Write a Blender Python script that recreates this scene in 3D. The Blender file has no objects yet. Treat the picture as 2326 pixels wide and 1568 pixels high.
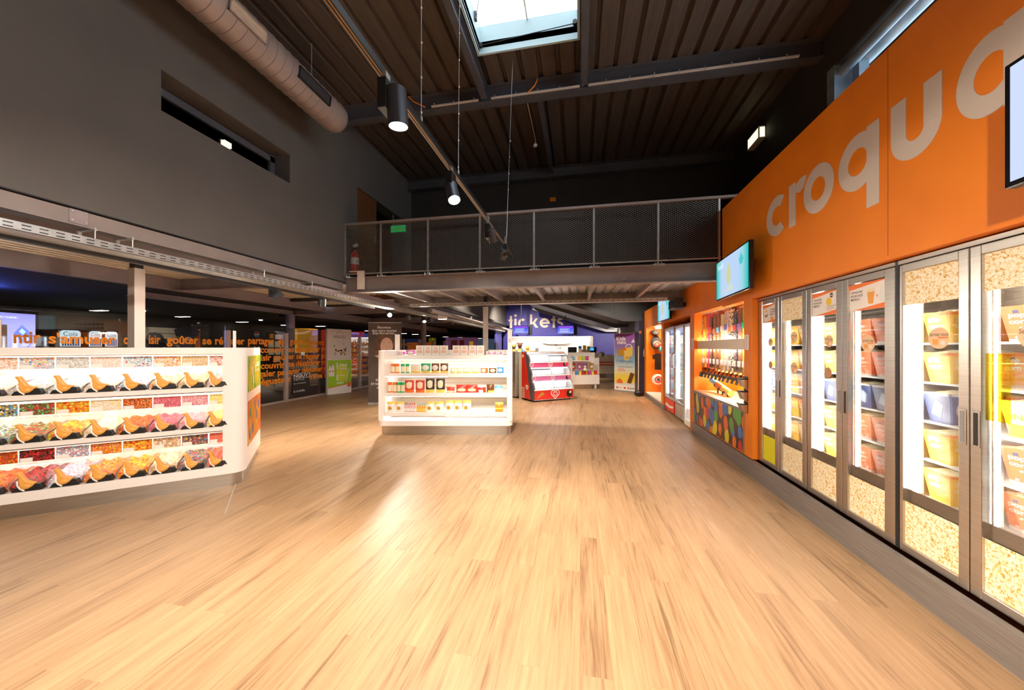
import bpy, bmesh, math, random
from mathutils import Vector, Matrix
random.seed(7)
S = bpy.context.scene
COL = S.collection
F, CX, HY, EYE = 800.0, 1163.0, 790.0, 1.5      # focal length and horizon in photo pixels, eye height
TH = math.atan(154 / 800.0)                      # the camera looks this far left of the hall's length (+Y)
FW = Vector((-math.sin(TH), math.cos(TH), 0)); RT = Vector((math.cos(TH), math.sin(TH), 0)); UP = Vector((0, 0, 1))
XA, YA, ZA = Vector((1, 0, 0)), Vector((0, 1, 0)), Vector((0, 0, 1))

def P(px, py, X=None, Y=None, Z=None, d=None):
    """world point seen at a photo pixel, on a plane of the hall"""
    r = FW + RT * ((px - CX) / F) + UP * (-(py - HY) / F)
    if X is not None: d = X / r.x
    elif Y is not None: d = Y / r.y
    elif Z is not None: d = (Z - EYE) / r.z
    return Vector((0, 0, EYE)) + r * d

def YX(px, X): return P(px, 0, X=X).y
def XY(px, Y): return P(px, 0, Y=Y).x
def hit(px, p0, dr):
    """distance along the floor line p0 + t*dr seen at column px"""
    r = FW + RT * ((px - CX) / F)
    return (p0.x * r.y - p0.y * r.x) / (dr.y * r.x - dr.x * r.y)

# ---------------------------------------------------------------- mesh builder
def frame(o, xd=XA, up=ZA):
    xd = Vector(xd).normalized(); up = Vector(up).normalized(); n = xd.cross(up)
    m = Matrix((xd, up, n)).transposed().to_4x4(); m.translation = Vector(o); return m

def wmat(o):
    m = Matrix.LocRotScale(o.location, o.rotation_euler, o.scale)
    return wmat(o.parent) @ m if o.parent else m

class MB:
    def __init__(s, M=None): s.v = []; s.f = []; s.mi = []; s.M = M; s.k = 0
    def add(s, vs, fs):
        b = len(s.v)
        for p in vs:
            p = Vector(p); s.v.append(s.M @ p if s.M is not None else p)
        for f in fs: s.f.append([b + i for i in f]); s.mi.append(s.k)
        return s
    def box(s, x0, y0, z0, x1, y1, z1):
        x0, x1 = sorted((x0, x1)); y0, y1 = sorted((y0, y1)); z0, z1 = sorted((z0, z1))
        return s.add([(x0,y0,z0),(x1,y0,z0),(x1,y1,z0),(x0,y1,z0),(x0,y0,z1),(x1,y0,z1),(x1,y1,z1),(x0,y1,z1)],
              [(0,3,2,1),(4,5,6,7),(0,1,5,4),(1,2,6,5),(2,3,7,6),(3,0,4,7)])
    def prism(s, pts, z0, z1, ax='z'):
        # pts: 2-D outline; extruded along ax
        n = len(pts)
        def mk(a, b, c): return {'z': (a, b, c), 'y': (a, c, b), 'x': (c, a, b)}[ax]
        vs = [mk(a, b, z0) for a, b in pts] + [mk(a, b, z1) for a, b in pts]
        fs = [tuple(range(n - 1, -1, -1)), tuple(range(n, 2 * n))] + [(i, (i + 1) % n, n + (i + 1) % n, n + i) for i in range(n)]
        return s.add(vs, fs)
    def cyl(s, p0, p1, r, n=16, r2=None, caps=True):
        p0, p1 = Vector(p0), Vector(p1); r2 = r if r2 is None else r2
        a = (p1 - p0).normalized(); u = a.orthogonal().normalized(); w = a.cross(u)
        vs = []
        for p, rr in ((p0, r), (p1, r2)):
            for i in range(n):
                t = 2 * math.pi * i / n; vs.append(p + (u * math.cos(t) + w * math.sin(t)) * rr)
        fs = [(i, (i + 1) % n, n + (i + 1) % n, n + i) for i in range(n)]
        if caps: fs += [tuple(range(n - 1, -1, -1)), tuple(range(n, 2 * n))]
        return s.add(vs, fs)
    def tube(s, pts, r, n=8):
        pts = [Vector(p) for p in pts]
        for a, b in zip(pts, pts[1:]): s.cyl(a, b, r, n)
        return s
    def lathe(s, c, prof, n=20, sx=1, sy=1):
        c = Vector(c); vs = []
        for r, z in prof:
            for i in range(n):
                t = 2 * math.pi * i / n; vs.append((c.x + r * math.cos(t) * sx, c.y + r * math.sin(t) * sy, c.z + z))
        fs = []
        for j in range(len(prof) - 1):
            for i in range(n): fs.append((j*n+i, j*n+(i+1)%n, (j+1)*n+(i+1)%n, (j+1)*n+i))
        fs += [tuple(range(n - 1, -1, -1)), tuple(range((len(prof)-1)*n, len(prof)*n))]
        return s.add(vs, fs)
    def ell(s, c, rx, ry, rz, n=12, m=8):
        pr = []
        for j in range(m + 1):
            a = -math.pi / 2 + math.pi * j / m; pr.append((max(math.cos(a), .02), math.sin(a) * rz))
        return s.lathe(c, pr, n, rx, ry)
    def arc(s, cx, cy, R, w, a0, a1, z0=0, z1=.01, n=28, sy=1):
        k = max(3, int(n * abs(a1 - a0) / 360)); r0 = R - w
        for i in range(k):
            t0 = math.radians(a0 + (a1 - a0) * i / k); t1 = math.radians(a0 + (a1 - a0) * (i + 1) / k)
            s.prism([(cx+r0*math.cos(t0), cy+r0*sy*math.sin(t0)), (cx+R*math.cos(t0), cy+R*sy*math.sin(t0)),
                     (cx+R*math.cos(t1), cy+R*sy*math.sin(t1)), (cx+r0*math.cos(t1), cy+r0*sy*math.sin(t1))], z0, z1)
        return s
    def disc(s, cx, cy, R, z0=0, z1=.002, n=24, sy=1):
        return s.prism([(cx+R*math.cos(6.28318*i/n), cy+R*sy*math.sin(6.28318*i/n)) for i in range(n)], z0, z1)
    def line(s, pts, w, z0=0, z1=.01):
        for (a, b), (c, d) in zip(pts, pts[1:]):
            L = math.hypot(c - a, d - b) or 1; nx, ny = -(d - b) / L * w / 2, (c - a) / L * w / 2
            s.prism([(a-nx, b-ny), (c-nx, d-ny), (c+nx, d+ny), (a+nx, b+ny)], z0, z1)
        return s
    def build(s, name, mats, parent=None, smooth=False, bev=0, world=True, link=True, solid=0):
        me = bpy.data.meshes.new(name)
        vs = s.v
        if parent is not None and world:
            inv = wmat(parent).inverted(); vs = [inv @ v for v in vs]
        me.from_pydata([tuple(v) for v in vs], [], s.f)
        mats = mats if isinstance(mats, (list, tuple)) else [mats]
        for m in mats: me.materials.append(m)
        if len(mats) > 1: me.polygons.foreach_set('material_index', s.mi)
        bm = bmesh.new(); bm.from_mesh(me); bmesh.ops.recalc_face_normals(bm, faces=bm.faces); bm.to_mesh(me); bm.free()
        if smooth:
            me.polygons.foreach_set('use_smooth', [True] * len(me.polygons))
            me.set_sharp_from_angle(angle=math.radians(40))
        o = bpy.data.objects.new(name, me); COL.objects.link(o)
        if parent is not None: o.parent = parent
        if bev:
            b = o.modifiers.new('Bevel', 'BEVEL'); b.width = bev; b.segments = 2; b.limit_method = 'ANGLE'
        return o

def tag(o, label, cat, group=None):
    o['label'] = label; o['category'] = cat
    if group: o['group'] = group
    return o
def struct(o): o['kind'] = 'structure'; return o
def stuff(o): o['kind'] = 'stuff'; return o
def thing(name, label, cat, loc=(0, 0, 0), rz=0, group=None):
    o = bpy.data.objects.new(name, None); COL.objects.link(o); o.empty_display_size = .1
    o.location = loc; o.rotation_euler = (0, 0, rz); return tag(o, label, cat, group)
def kids(o): return [c for c in bpy.data.objects if c.parent == o]
TREE = {}
def copy_thing(src, loc, rz=None, label=None, group=None):
    r = src.copy(); COL.objects.link(r); r.location = loc
    if rz is not None: r.rotation_euler = (0, 0, rz)
    if label: r['label'] = label
    if group: r['group'] = group
    if src.name not in TREE: TREE[src.name] = [(c, kids(c)) for c in kids(src)]
    for c, gs in TREE[src.name]:
        d = c.copy(); COL.objects.link(d); d.parent = r
        for g in gs:
            e = g.copy(); COL.objects.link(e); e.parent = d
    return r

def text(body, mat, M, x, y, w=None, h=None, parent=None, name='lettering', z=.001, ext=.0015, bold=0.0, align='l', res=3, tag_part=None):
    """text fitted into a box: x,y lower left corner (or centre) in the frame M"""
    cu = bpy.data.curves.new('t', 'FONT'); cu.body = body; cu.size = 1; cu.resolution_u = res; cu.offset = bold
    ob = bpy.data.objects.new('t', cu); me = bpy.data.meshes.new_from_object(ob)
    bpy.data.objects.remove(ob); bpy.data.curves.remove(cu)
    if not me.vertices: return None
    xs = [v.co.x for v in me.vertices]; ys = [v.co.y for v in me.vertices]
    x0, x1, y0, y1 = min(xs), max(xs), min(ys), max(ys)
    sx = w / (x1 - x0) if w else None; sy = h / (y1 - y0) if h else None
    sx = sx or sy; sy = sy or sx
    ox = x - (w or (x1 - x0) * sx) / 2 if align == 'c' else x
    if align == 'r': ox = x - (x1 - x0) * sx
    mb = MB(M); k = len(me.vertices)
    mb.add([(ox + (v.co.x - x0) * sx, y + (v.co.y - y0) * sy, z) for v in me.vertices], [tuple(p.vertices) for p in me.polygons])
    bpy.data.meshes.remove(me)
    return mb.build(name, mat, parent)

# ---------------------------------------------------------------- materials
MT = {}
def base(name):
    m = bpy.data.materials.new(name); m.use_nodes = True; nt = m.node_tree
    return m, nt, nt.nodes['Principled BSDF']
def mat(name, col, rough=.5, metal=0, es=0, ecol=None, spec=None):
    if name in MT: return MT[name]
    m, nt, b = base(name); c = (*col, 1)
    b.inputs['Base Color'].default_value = c; b.inputs['Roughness'].default_value = rough; b.inputs['Metallic'].default_value = metal
    if spec is not None: b.inputs['Specular IOR Level'].default_value = spec
    if es: b.inputs['Emission Color'].default_value = (*(ecol or col), 1); b.inputs['Emission Strength'].default_value = es
    # faint surface variation so nothing is a flat fill
    n = nt.nodes.new('ShaderNodeTexNoise'); n.inputs['Scale'].default_value = 9
    mr = nt.nodes.new('ShaderNodeMapRange'); mr.inputs['To Min'].default_value = max(rough - .06, .02); mr.inputs['To Max'].default_value = min(rough + .06, 1)
    nt.links.new(n.outputs['Fac'], mr.inputs['Value']); nt.links.new(mr.outputs['Result'], b.inputs['Roughness'])
    MT[name] = m; return m
def nmat(name, c1, c2, scale=5, st=(1, 1, 1), rough=.5, metal=0, bump=0, lo=.35, hi=.65, detail=4):
    if name in MT: return MT[name]
    m, nt, b = base(name); N = nt.nodes; L = nt.links
    tc = N.new('ShaderNodeTexCoord'); mp = N.new('ShaderNodeMapping'); mp.inputs['Scale'].default_value = st
    n = N.new('ShaderNodeTexNoise'); n.inputs['Scale'].default_value = scale; n.inputs['Detail'].default_value = detail
    r = N.new('ShaderNodeValToRGB'); r.color_ramp.elements[0].position = lo; r.color_ramp.elements[1].position = hi
    r.color_ramp.elements[0].color = (*c1, 1); r.color_ramp.elements[1].color = (*c2, 1)
    L.new(tc.outputs['Object'], mp.inputs[0]); L.new(mp.outputs[0], n.inputs['Vector']); L.new(n.outputs['Fac'], r.inputs[0]); L.new(r.outputs[0], b.inputs['Base Color'])
    b.inputs['Roughness'].default_value = rough; b.inputs['Metallic'].default_value = metal
    if bump:
        bp = N.new('ShaderNodeBump'); bp.inputs['Strength'].default_value = bump; bp.inputs['Distance'].default_value = .01
        L.new(n.outputs['Fac'], bp.inputs['Height']); L.new(bp.outputs[0], b.inputs['Normal'])
    MT[name] = m; return m
def vmat(name, pal, scale=40, gap=None, gapw=.12, rough=.35, st=(1, 1, 1), rnd=1.0, es=0, bump=.3, rad=None, soft=.96):
    """cells of random palette colours: sweets, popcorn, nuts, printed photographs of them"""
    if name in MT: return MT[name]
    m, nt, b = base(name); N = nt.nodes; L = nt.links
    tc = N.new('ShaderNodeTexCoord'); mp = N.new('ShaderNodeMapping'); mp.inputs['Scale'].default_value = st
    v = N.new('ShaderNodeTexVoronoi'); v.inputs['Scale'].default_value = scale; v.inputs['Randomness'].default_value = rnd
    sep = N.new('ShaderNodeSeparateColor'); r = N.new('ShaderNodeValToRGB'); r.color_ramp.interpolation = 'CONSTANT'
    while len(r.color_ramp.elements) < len(pal): r.color_ramp.elements.new(.5)
    for i, c in enumerate(pal): r.color_ramp.elements[i].position = i / len(pal); r.color_ramp.elements[i].color = (*c, 1)
    L.new(tc.outputs['Object'], mp.inputs[0]); L.new(mp.outputs[0], v.inputs['Vector']); L.new(v.outputs['Color'], sep.inputs[0]); L.new(sep.outputs[0], r.inputs[0])
    out = r.outputs[0]
    if gap is not None:
        mx = N.new('ShaderNodeMix'); mx.data_type = 'RGBA'; mx.inputs['B'].default_value = (*gap, 1)
        cr = N.new('ShaderNodeMapRange')
        if rad:
            cr.inputs['From Min'].default_value = rad * soft; cr.inputs['From Max'].default_value = rad * 1.06; L.new(v.outputs['Distance'], cr.inputs['Value'])
        else:
            v2 = N.new('ShaderNodeTexVoronoi'); v2.feature = 'DISTANCE_TO_EDGE'; v2.inputs['Scale'].default_value = scale; v2.inputs['Randomness'].default_value = rnd
            L.new(mp.outputs[0], v2.inputs['Vector']); cr.inputs['From Min'].default_value = gapw; cr.inputs['From Max'].default_value = gapw * .4; L.new(v2.outputs['Distance'], cr.inputs['Value'])
        L.new(cr.outputs['Result'], mx.inputs['Factor']); L.new(out, mx.inputs['A']); out = mx.outputs['Result']
    L.new(out, b.inputs['Base Color']); b.inputs['Roughness'].default_value = rough
    if es: L.new(out, b.inputs['Emission Color']); b.inputs['Emission Strength'].default_value = es
    if bump:
        bp = N.new('ShaderNodeBump'); bp.inputs['Strength'].default_value = bump; bp.inputs['Distance'].default_value = .01; bp.invert = True
        L.new(v.outputs['Distance'], bp.inputs['Height']); L.new(bp.outputs[0], b.inputs['Normal'])
    MT[name] = m; return m
def popmat(name, scale):
    m, nt, b = base(name); N = nt.nodes; L = nt.links
    tc = N.new('ShaderNodeTexCoord'); n = N.new('ShaderNodeTexNoise'); n.inputs['Scale'].default_value = scale; n.inputs['Detail'].default_value = 3; n.inputs['Distortion'].default_value = 1.2
    v = N.new('ShaderNodeTexVoronoi'); v.inputs['Scale'].default_value = scale * .8; ad = N.new('ShaderNodeMath'); ad.operation = 'MULTIPLY_ADD'; ad.inputs[1].default_value = .35
    r = N.new('ShaderNodeValToRGB'); e = r.color_ramp.elements; e[0].position = .36; e[0].color = (.95, .90, .78, 1); e[1].position = 1.0; e[1].color = (.45, .20, .04, 1)
    for p, c in ((.64, (.93, .83, .62)), (.74, (.88, .68, .32)), (.84, (.70, .40, .10))): q = e.new(p); q.color = (*c, 1)
    L.new(tc.outputs['Object'], n.inputs['Vector']); L.new(tc.outputs['Object'], v.inputs['Vector']); L.new(v.outputs['Distance'], ad.inputs[0]); L.new(n.outputs['Fac'], ad.inputs[2]); L.new(ad.outputs[0], r.inputs[0]); L.new(r.outputs[0], b.inputs['Base Color'])
    b.inputs['Roughness'].default_value = .35; return m
def emit(name, col, s):
    if name in MT: return MT[name]
    m = bpy.data.materials.new(name); m.use_nodes = True; nt = m.node_tree; nt.nodes.clear()
    e = nt.nodes.new('ShaderNodeEmission'); e.inputs[0].default_value = (*col, 1); e.inputs[1].default_value = s
    o = nt.nodes.new('ShaderNodeOutputMaterial'); nt.links.new(e.outputs[0], o.inputs[0]); MT[name] = m; return m
def glass(name, tint=(1, 1, 1), refl=.09, rough=.02, mx_=.8):
    if name in MT: return MT[name]
    m = bpy.data.materials.new(name); m.use_nodes = True; nt = m.node_tree; nt.nodes.clear(); N = nt.nodes; L = nt.links
    t = N.new('ShaderNodeBsdfTransparent'); t.inputs[0].default_value = (*tint, 1); g = N.new('ShaderNodeBsdfGlossy'); g.inputs['Roughness'].default_value = rough
    f = N.new('ShaderNodeFresnel'); f.inputs[0].default_value = 1.35; mx = N.new('ShaderNodeMixShader')
    mr = N.new('ShaderNodeMapRange'); mr.inputs['To Min'].default_value = refl * .2; mr.inputs['To Max'].default_value = mx_
    L.new(f.outputs[0], mr.inputs['Value']); L.new(mr.outputs['Result'], mx.inputs[0]); L.new(t.outputs[0], mx.inputs[1]); L.new(g.outputs[0], mx.inputs[2])
    o = N.new('ShaderNodeOutputMaterial'); L.new(mx.outputs[0], o.inputs[0]); MT[name] = m; return m

def floor_mat():
    m, nt, b = base('oak_plank_vinyl'); N = nt.nodes; L = nt.links
    tc = N.new('ShaderNodeTexCoord'); mp = N.new('ShaderNodeMapping'); mp.inputs['Rotation'].default_value = (0, 0, math.pi / 2)
    br = N.new('ShaderNodeTexBrick'); br.offset = .37; br.inputs['Scale'].default_value = 1; br.inputs['Brick Width'].default_value = 1.2; br.inputs['Row Height'].default_value = .15
    br.inputs['Mortar Size'].default_value = .0012; br.inputs['Mortar Smooth'].default_value = .3
    br.inputs['Color1'].default_value = (.0, .0, .0, 1); br.inputs['Color2'].default_value = (1, 1, 1, 1); br.inputs['Mortar'].default_value = (.3, .3, .3, 1)
    L.new(tc.outputs['Object'], mp.inputs[0]); L.new(mp.outputs[0], br.inputs['Vector'])
    # offset the grain per plank
    sc = N.new('ShaderNodeVectorMath'); sc.operation = 'SCALE'; sc.inputs['Scale'].default_value = 7; L.new(br.outputs['Color'], sc.inputs[0])
    ad = N.new('ShaderNodeVectorMath'); L.new(tc.outputs['Object'], ad.inputs[0]); L.new(sc.outputs[0], ad.inputs[1])
    def noise(st, s, det, dist=0):
        q = N.new('ShaderNodeMapping'); q.inputs['Scale'].default_value = st; L.new(ad.outputs[0], q.inputs[0])
        n = N.new('ShaderNodeTexNoise'); n.inputs['Scale'].default_value = s; n.inputs['Detail'].default_value = det; n.inputs['Distortion'].default_value = dist; L.new(q.outputs[0], n.inputs['Vector']); return n
    n1 = noise((34, 1.3, 1), 1.5, 5, .5); n2 = noise((150, 5, 1), 1.4, 3); n3 = noise((7, .9, 1), 1.0, 3, .8)
    mx = N.new('ShaderNodeMath'); mx.operation = 'MULTIPLY_ADD'; mx.inputs[1].default_value = .5; L.new(n1.outputs['Fac'], mx.inputs[0])
    m2 = N.new('ShaderNodeMath'); m2.operation = 'MULTIPLY'; m2.inputs[1].default_value = .22; L.new(n2.outputs['Fac'], m2.inputs[0]); L.new(m2.outputs[0], mx.inputs[2])
    m3 = N.new('ShaderNodeMath'); m3.operation = 'MULTIPLY_ADD'; m3.inputs[1].default_value = .30; L.new(n3.outputs['Fac'], m3.inputs[0]); L.new(mx.outputs[0], m3.inputs[2])
    sepb = N.new('ShaderNodeSeparateColor'); L.new(br.outputs['Color'], sepb.inputs[0])
    m4 = N.new('ShaderNodeMath'); m4.operation = 'MULTIPLY_ADD'; m4.inputs[1].default_value = .10; L.new(sepb.outputs[0], m4.inputs[0]); L.new(m3.outputs[0], m4.inputs[2])
    r = N.new('ShaderNodeValToRGB'); e = r.color_ramp.elements; e[0].position = .40; e[0].color = (.20, .115, .058, 1); e[1].position = .74; e[1].color = (.47, .295, .160, 1)
    a = e.new(.52); a.color = (.355, .214, .112, 1)
    L.new(m4.outputs[0], r.inputs[0]); L.new(r.outputs[0], b.inputs['Base Color'])
    b.inputs['Roughness'].default_value = .42; b.inputs['Specular IOR Level'].default_value = .35
    bp = N.new('ShaderNodeBump'); bp.inputs['Strength'].default_value = .12; bp.inputs['Distance'].default_value = .003; L.new(n2.outputs['Fac'], bp.inputs['Height']); L.new(bp.outputs[0], b.inputs['Normal'])
    MT['floor'] = m; return m

WARM = (1, .87, .72)
m_floor = floor_mat()
m_orange = nmat('orange_wall_paint', (.83, .21, .004), (.88, .235, .006), 3, rough=.5)
m_darkwall = nmat('dark_grey_wall_paint', (.095, .086, .080), (.106, .097, .089), 2, rough=.75)
m_dark = nmat('charcoal_paint', (.035, .031, .029), (.042, .037, .034), 2, rough=.8)
m_deck = nmat('brown_grey_roof_deck', (.072, .055, .045), (.10, .077, .062), 3, (14, .6, 1), rough=.55, metal=.1)
m_steelp = nmat('taupe_grey_painted_steel', (.22, .18, .17), (.25, .21, .195), 4, rough=.5)
m_steeld = nmat('dark_slate_painted_steel', (.07, .072, .085), (.085, .085, .098), 4, rough=.5)
m_galv = nmat('galvanised_steel', (.52, .50, .47), (.66, .64, .60), 12, rough=.38, metal=.8)
m_duct = nmat('pinkish_grey_spiral_duct', (.30, .24, .22), (.36, .29, .265), 2, rough=.42, metal=.25)
m_ss = nmat('brushed_stainless_steel', (.50, .47, .43), (.62, .58, .53), 3, (1, 1, 60), rough=.3, metal=1, lo=.3, hi=.7)
m_ssh = nmat('brushed_stainless_kick_plate', (.45, .42, .38), (.58, .54, .49), 3, (1, 1, 60), rough=.34, metal=1)
m_white = mat('white_lacquer', (.86, .84, .82), .35)
m_whitem = mat('matt_white', (.82, .80, .77), .6)
m_black = mat('black_plastic', (.012, .012, .013), .4)
m_blackg = mat('black_gloss', (.008, .008, .009), .15)
m_blue = nmat('ultramarine_wall_paint', (.035, .030, .26), (.042, .036, .29), 2, rough=.55)
m_letter = mat('off_white_lettering', (.64, .54, .46), .6)
m_glass = glass('clear_glass')
m_acryl = glass('clear_acrylic', (.99, .985, .98), .10, .03, .30)
m_cream = mat('cream_panel', (.80, .70, .58), .5)
m_grey = mat('mid_grey', (.25, .24, .24), .5)
m_redm = mat('red_gloss', (.75, .03, .012), .3)
m_orgp = mat('orange_plastic', (.85, .36, .05), .4)
m_led = emit('warm_white_led', (1, .92, .80), 42)
m_led2 = emit('shelf_led', (1, .90, .76), 12)
# ================================================================= ROOM SHELL
def sbox(name, m, *bs):
    mb = MB()
    for b in bs: mb.box(*b)
    return struct(mb.build(name, m))
XR = 1.97        # orange wall face
XL = -4.0        # dark mezzanine wall face
ZC = 5.45        # underside of roof deck
sbox('floor', m_floor, (-8.02, -3, -.12, 4, 24, 0))
m_carpet = nmat('dark_speckled_carpet', (.03, .028, .026), (.06, .055, .048), 60, rough=.7)
sbox('floor', m_carpet, (-24, -3, -.12, -8.02, 46, 0))
sbox('floor', m_carpet, (-8.02, 24, -.12, 4, 46, 0))

# dark mezzanine wall on the left, with a slot window and a doorway
y0w, y1w = 2.72, 4.27; zw0, zw1 = 3.81, 4.21
sbox('wall_left', m_darkwall, (XL-.3, -3, 2.63, XL, y0w, ZC+.1), (XL-.3, y1w, 2.63, XL, 5.8, ZC+.1), (XL-.3, y0w, 2.63, XL, y1w, zw0), (XL-.3, y0w, zw1, XL, y1w, ZC+.1),
     (XL-.3, 5.8, 4.45, XL, 8.0, ZC+.1), (XL-.3, 7.55, 2.63, XL, 8.0, 4.45))
w = MB().box(XL-.29, y0w, zw0+.02, XL-.25, y1w, zw0+.05).box(XL-.29, y0w, zw1-.10, XL-.25, y1w, zw1-.02).box(XL-.29, y1w-.07, zw0, XL-.25, y1w, zw1).build('window_1', m_steeld); struct(w)
sbox('wall_back', m_dark, (-9, 7.9, 2.7, 3.3, 8.0, ZC+.1))
sbox('wall_left', m_dark, (-8.2, -3, 2.66, -8.0, 8, ZC+.1)); sbox('wall_front', m_darkwall, (-8, -3.1, 0, 3.2, -3, ZC+.1)); sbox('floor', m_dark, (-8, -3, 3.2, XL-.3, 8, 3.3))
sbox('ceiling', m_dark, (-8.2, -3.1, ZC+.1, XL-.2, 8, ZC+.2))
sbox('wall_front', m_darkwall, (-24, -3.2, 0, -8, -3, 2.6))
# upper right wall, clerestory opening
sbox('wall_right', m_dark, (3.04, -3, 0, 3.2, 8, 3.3), (3.04, -3, 4.92, 3.2, 8, ZC+.1), (3.04, 5.06, 3.3, 3.2, 8, 4.92), (1.97, -3.1, 0, 3.2, -3, ZC))
m_bluep = nmat('blue_grey_painted_steel', (.17, .25, .34), (.24, .34, .44), 6, rough=.5)
wf = MB().box(3.03, 4.93, 3.3, 3.22, 5.06, 4.93).box(3.2, -2.9, 3.3, 3.34, -2.8, 4.92).box(3.2, 4.80, 3.3, 3.3, 4.9, 4.9).box(3.55, 2.4, 3.3, 3.6, 2.47, 5.0).build('window_2', m_bluep); struct(wf)
g = MB().box(3.58, -2.9, 3.3, 3.585, 5.0, 5.0).build('glass_pane', m_glass, wf)  # unseen pane, its height set to let more sky light onto the pipes
sbox('wall_right', m_dark, (3.6, -3, 5.0, 3.7, 5.2, 5.45), (3.2, -3, 5.35, 3.7, 5.2, 5.45), (3.2, 5.06, 3.2, 3.7, 5.2, 5.45), (3.2, -3.1, 3.2, 3.7, -3, 5.45), (3.2, -3, 3.2, 3.7, 5.2, 3.3))  # dark recess added to hide the sky behind the pipes
struct(MB().cyl((3.12, -2.9, 4.84), (3.12, 5.0, 4.84), .055).build('trim_1', m_bluep, smooth=True))
struct(MB().cyl((3.32, -2.9, 4.97), (3.32, 5.0, 4.97), .11, 20).build('trim_2', nmat('pale_blue_wrapped_pipe', (.22, .32, .40), (.42, .52, .58), 14, (1, .3, 1), rough=.7, bump=.3), smooth=True))
# roof slab and ribbed deck with the skylight hole
SX0, SX1, SY0, SY1 = -1.32, -.03, 1.55, 4.55
sbox('ceiling', m_dark, (-4.3, -3, ZC+.06, SX0, 8, ZC+.14), (SX1, -3, ZC+.06, 3.2, 8, ZC+.14), (SX0, -3, ZC+.06, SX1, SY0, ZC+.14), (SX0, SY1, ZC+.06, SX1, 8, ZC+.14))
def deck(mb, x0, x1, ya, yb, z, p=.26, rib=.075, h=.05):
    n = int(math.floor(x0 / p)) - 1; x = n * p; prof = []
    while x < x1 + p:
        prof += [(x, z), (x + p - rib, z), (x + p - rib + .02, z + h), (x + p - .02, z + h)]; x += p
    for (a, za), (b, zb) in zip(prof, prof[1:] + [(x, z)]):
        if a >= x1 or b <= x0: continue
        a2, b2 = max(a, x0), min(b, x1)
        mb.add([(a2, ya, za), (b2, ya, zb), (b2, yb, zb), (a2, yb, za)], [(0, 1, 2, 3)])
mb = MB()
for a in ((-4, SX0, -3, 8), (SX1, 3.04, -3, 8), (SX0, SX1, -3, SY0), (SX0, SX1, SY1, 8)): deck(mb, a[0], a[1], a[2], a[3], ZC)
struct(mb.build('ceiling', m_deck))
# skylight curb + glazing
m_curb = mat('pale_blue_curb_paint', (.50, .66, .70), .5)
zt = 5.80
sk = MB().box(SX0-.03, SY0, ZC-.02, SX0, SY1, zt).box(SX1, SY0, ZC-.02, SX1+.03, SY1, zt).box(SX0-.03, SY1, ZC-.02, SX1+.03, SY1+.03, zt).box(SX0-.03, SY0-.03, ZC-.02, SX1+.03, SY0, zt).build('window_3', m_curb); struct(sk)
MB().box(SX0, SY0, zt, SX1, SY1, zt+.008).build('glass_pane', m_glass, sk)
MB().box((SX0+SX1)/2-.008, SY0, zt-.02, (SX0+SX1)/2+.008, SY1, zt+.01).build('glazing_bar', m_whitem, sk)
MB().cyl((SX0+.03, SY1-.02, ZC+.08), (SX1-.02, SY1-.02, ZC+.16), .006, 6).cyl((SX0+.03, SY1-.04, ZC+.08), (SX0+.03, SY1, ZC+.08), .025, 10).cyl((SX1-.03, SY1-.04, ZC+.17), (SX1-.03, SY1, ZC+.17), .03, 10).build('opening_rod', m_black, sk)
MB().box(SX0, 4.3, 5.68, SX0+.03, 4.35, 5.78).cyl((SX0+.02, 4.32, 5.7), (SX0+.1, 4.2, 5.86), .005, 6).build('latch', m_steeld, sk)
# roof steel
def ibeam(name, m, a, b, h, w, axis, z0):
    """I section: axis 'x' runs from a to b at fixed y w0..; returns mesh"""
    mb = MB(); t = .012
    if axis[0] == 'x':
        y = axis[1]
        mb.box(a, y-w/2, z0, b, y+w/2, z0+t).box(a, y-w/2, z0+h-t, b, y+w/2, z0+h).box(a, y-t/2, z0+t, b, y+t/2, z0+h-t)
    else:
        x = axis[1]
        mb.box(x-w/2, a, z0, x+w/2, b, z0+t).box(x-w/2, a, z0+h-t, x+w/2, b, z0+h).box(x-t/2, a, z0+t, x+t/2, b, z0+h-t)
    return mb.build(name, m)
b1 = tag(ibeam('roof_beam', m_steeld, XL, 3.04, .25, .15, ('x', 5.2), 5.2), 'dark steel roof beam crossing the hall just beyond the skylight', 'beam')
b2 = tag(ibeam('roof_beam', m_steeld, XL, 3.04, .22, .15, ('x', 7.75), 5.22), 'dark steel roof beam along the top of the far wall', 'beam')
tag(ibeam('roof_purlin', m_steeld, 5.28, 7.67, .16, .08, ('y', -.6), 5.29), 'short dark roof purlin between the two roof beams', 'beam')
tag(ibeam('skylight_trimmer', m_steeld, -2.9, 5.12, .20, .09, ('y', SX0-.09), 5.24), 'long roof beam along the left edge of the skylight', 'beam')
tag(ibeam('skylight_trimmer', m_steeld, -2.9, 5.12, .20, .09, ('y', SX1+.09), 5.24), 'long roof beam along the right edge of the skylight', 'beam')
m_cond = mat('pale_conduit', (.62, .56, .50), .5)
cd = thing('conduit', 'pale cable conduit clipped along the lower edge of the roof beam', 'conduit', (0, 5.11, 5.2))
for i, (xa, xb) in enumerate(((-2.25, -1.5), (-1.3, .0), (.12, 2.75))):
    MB().box(xa, 5.095, 5.215, xb, 5.12, 5.235).build('conduit_run', m_cond, cd)
mb = MB()
for i in range(16):
    x = -2.2 + i * .32
    mb.cyl((x, 5.085, 5.2), (x, 5.085, 5.212), .008, 6).cyl((x, 5.085, 5.24), (x, 5.085, 5.252), .008, 6)
stuff(mb.build('clip', m_galv, cd))
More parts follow.
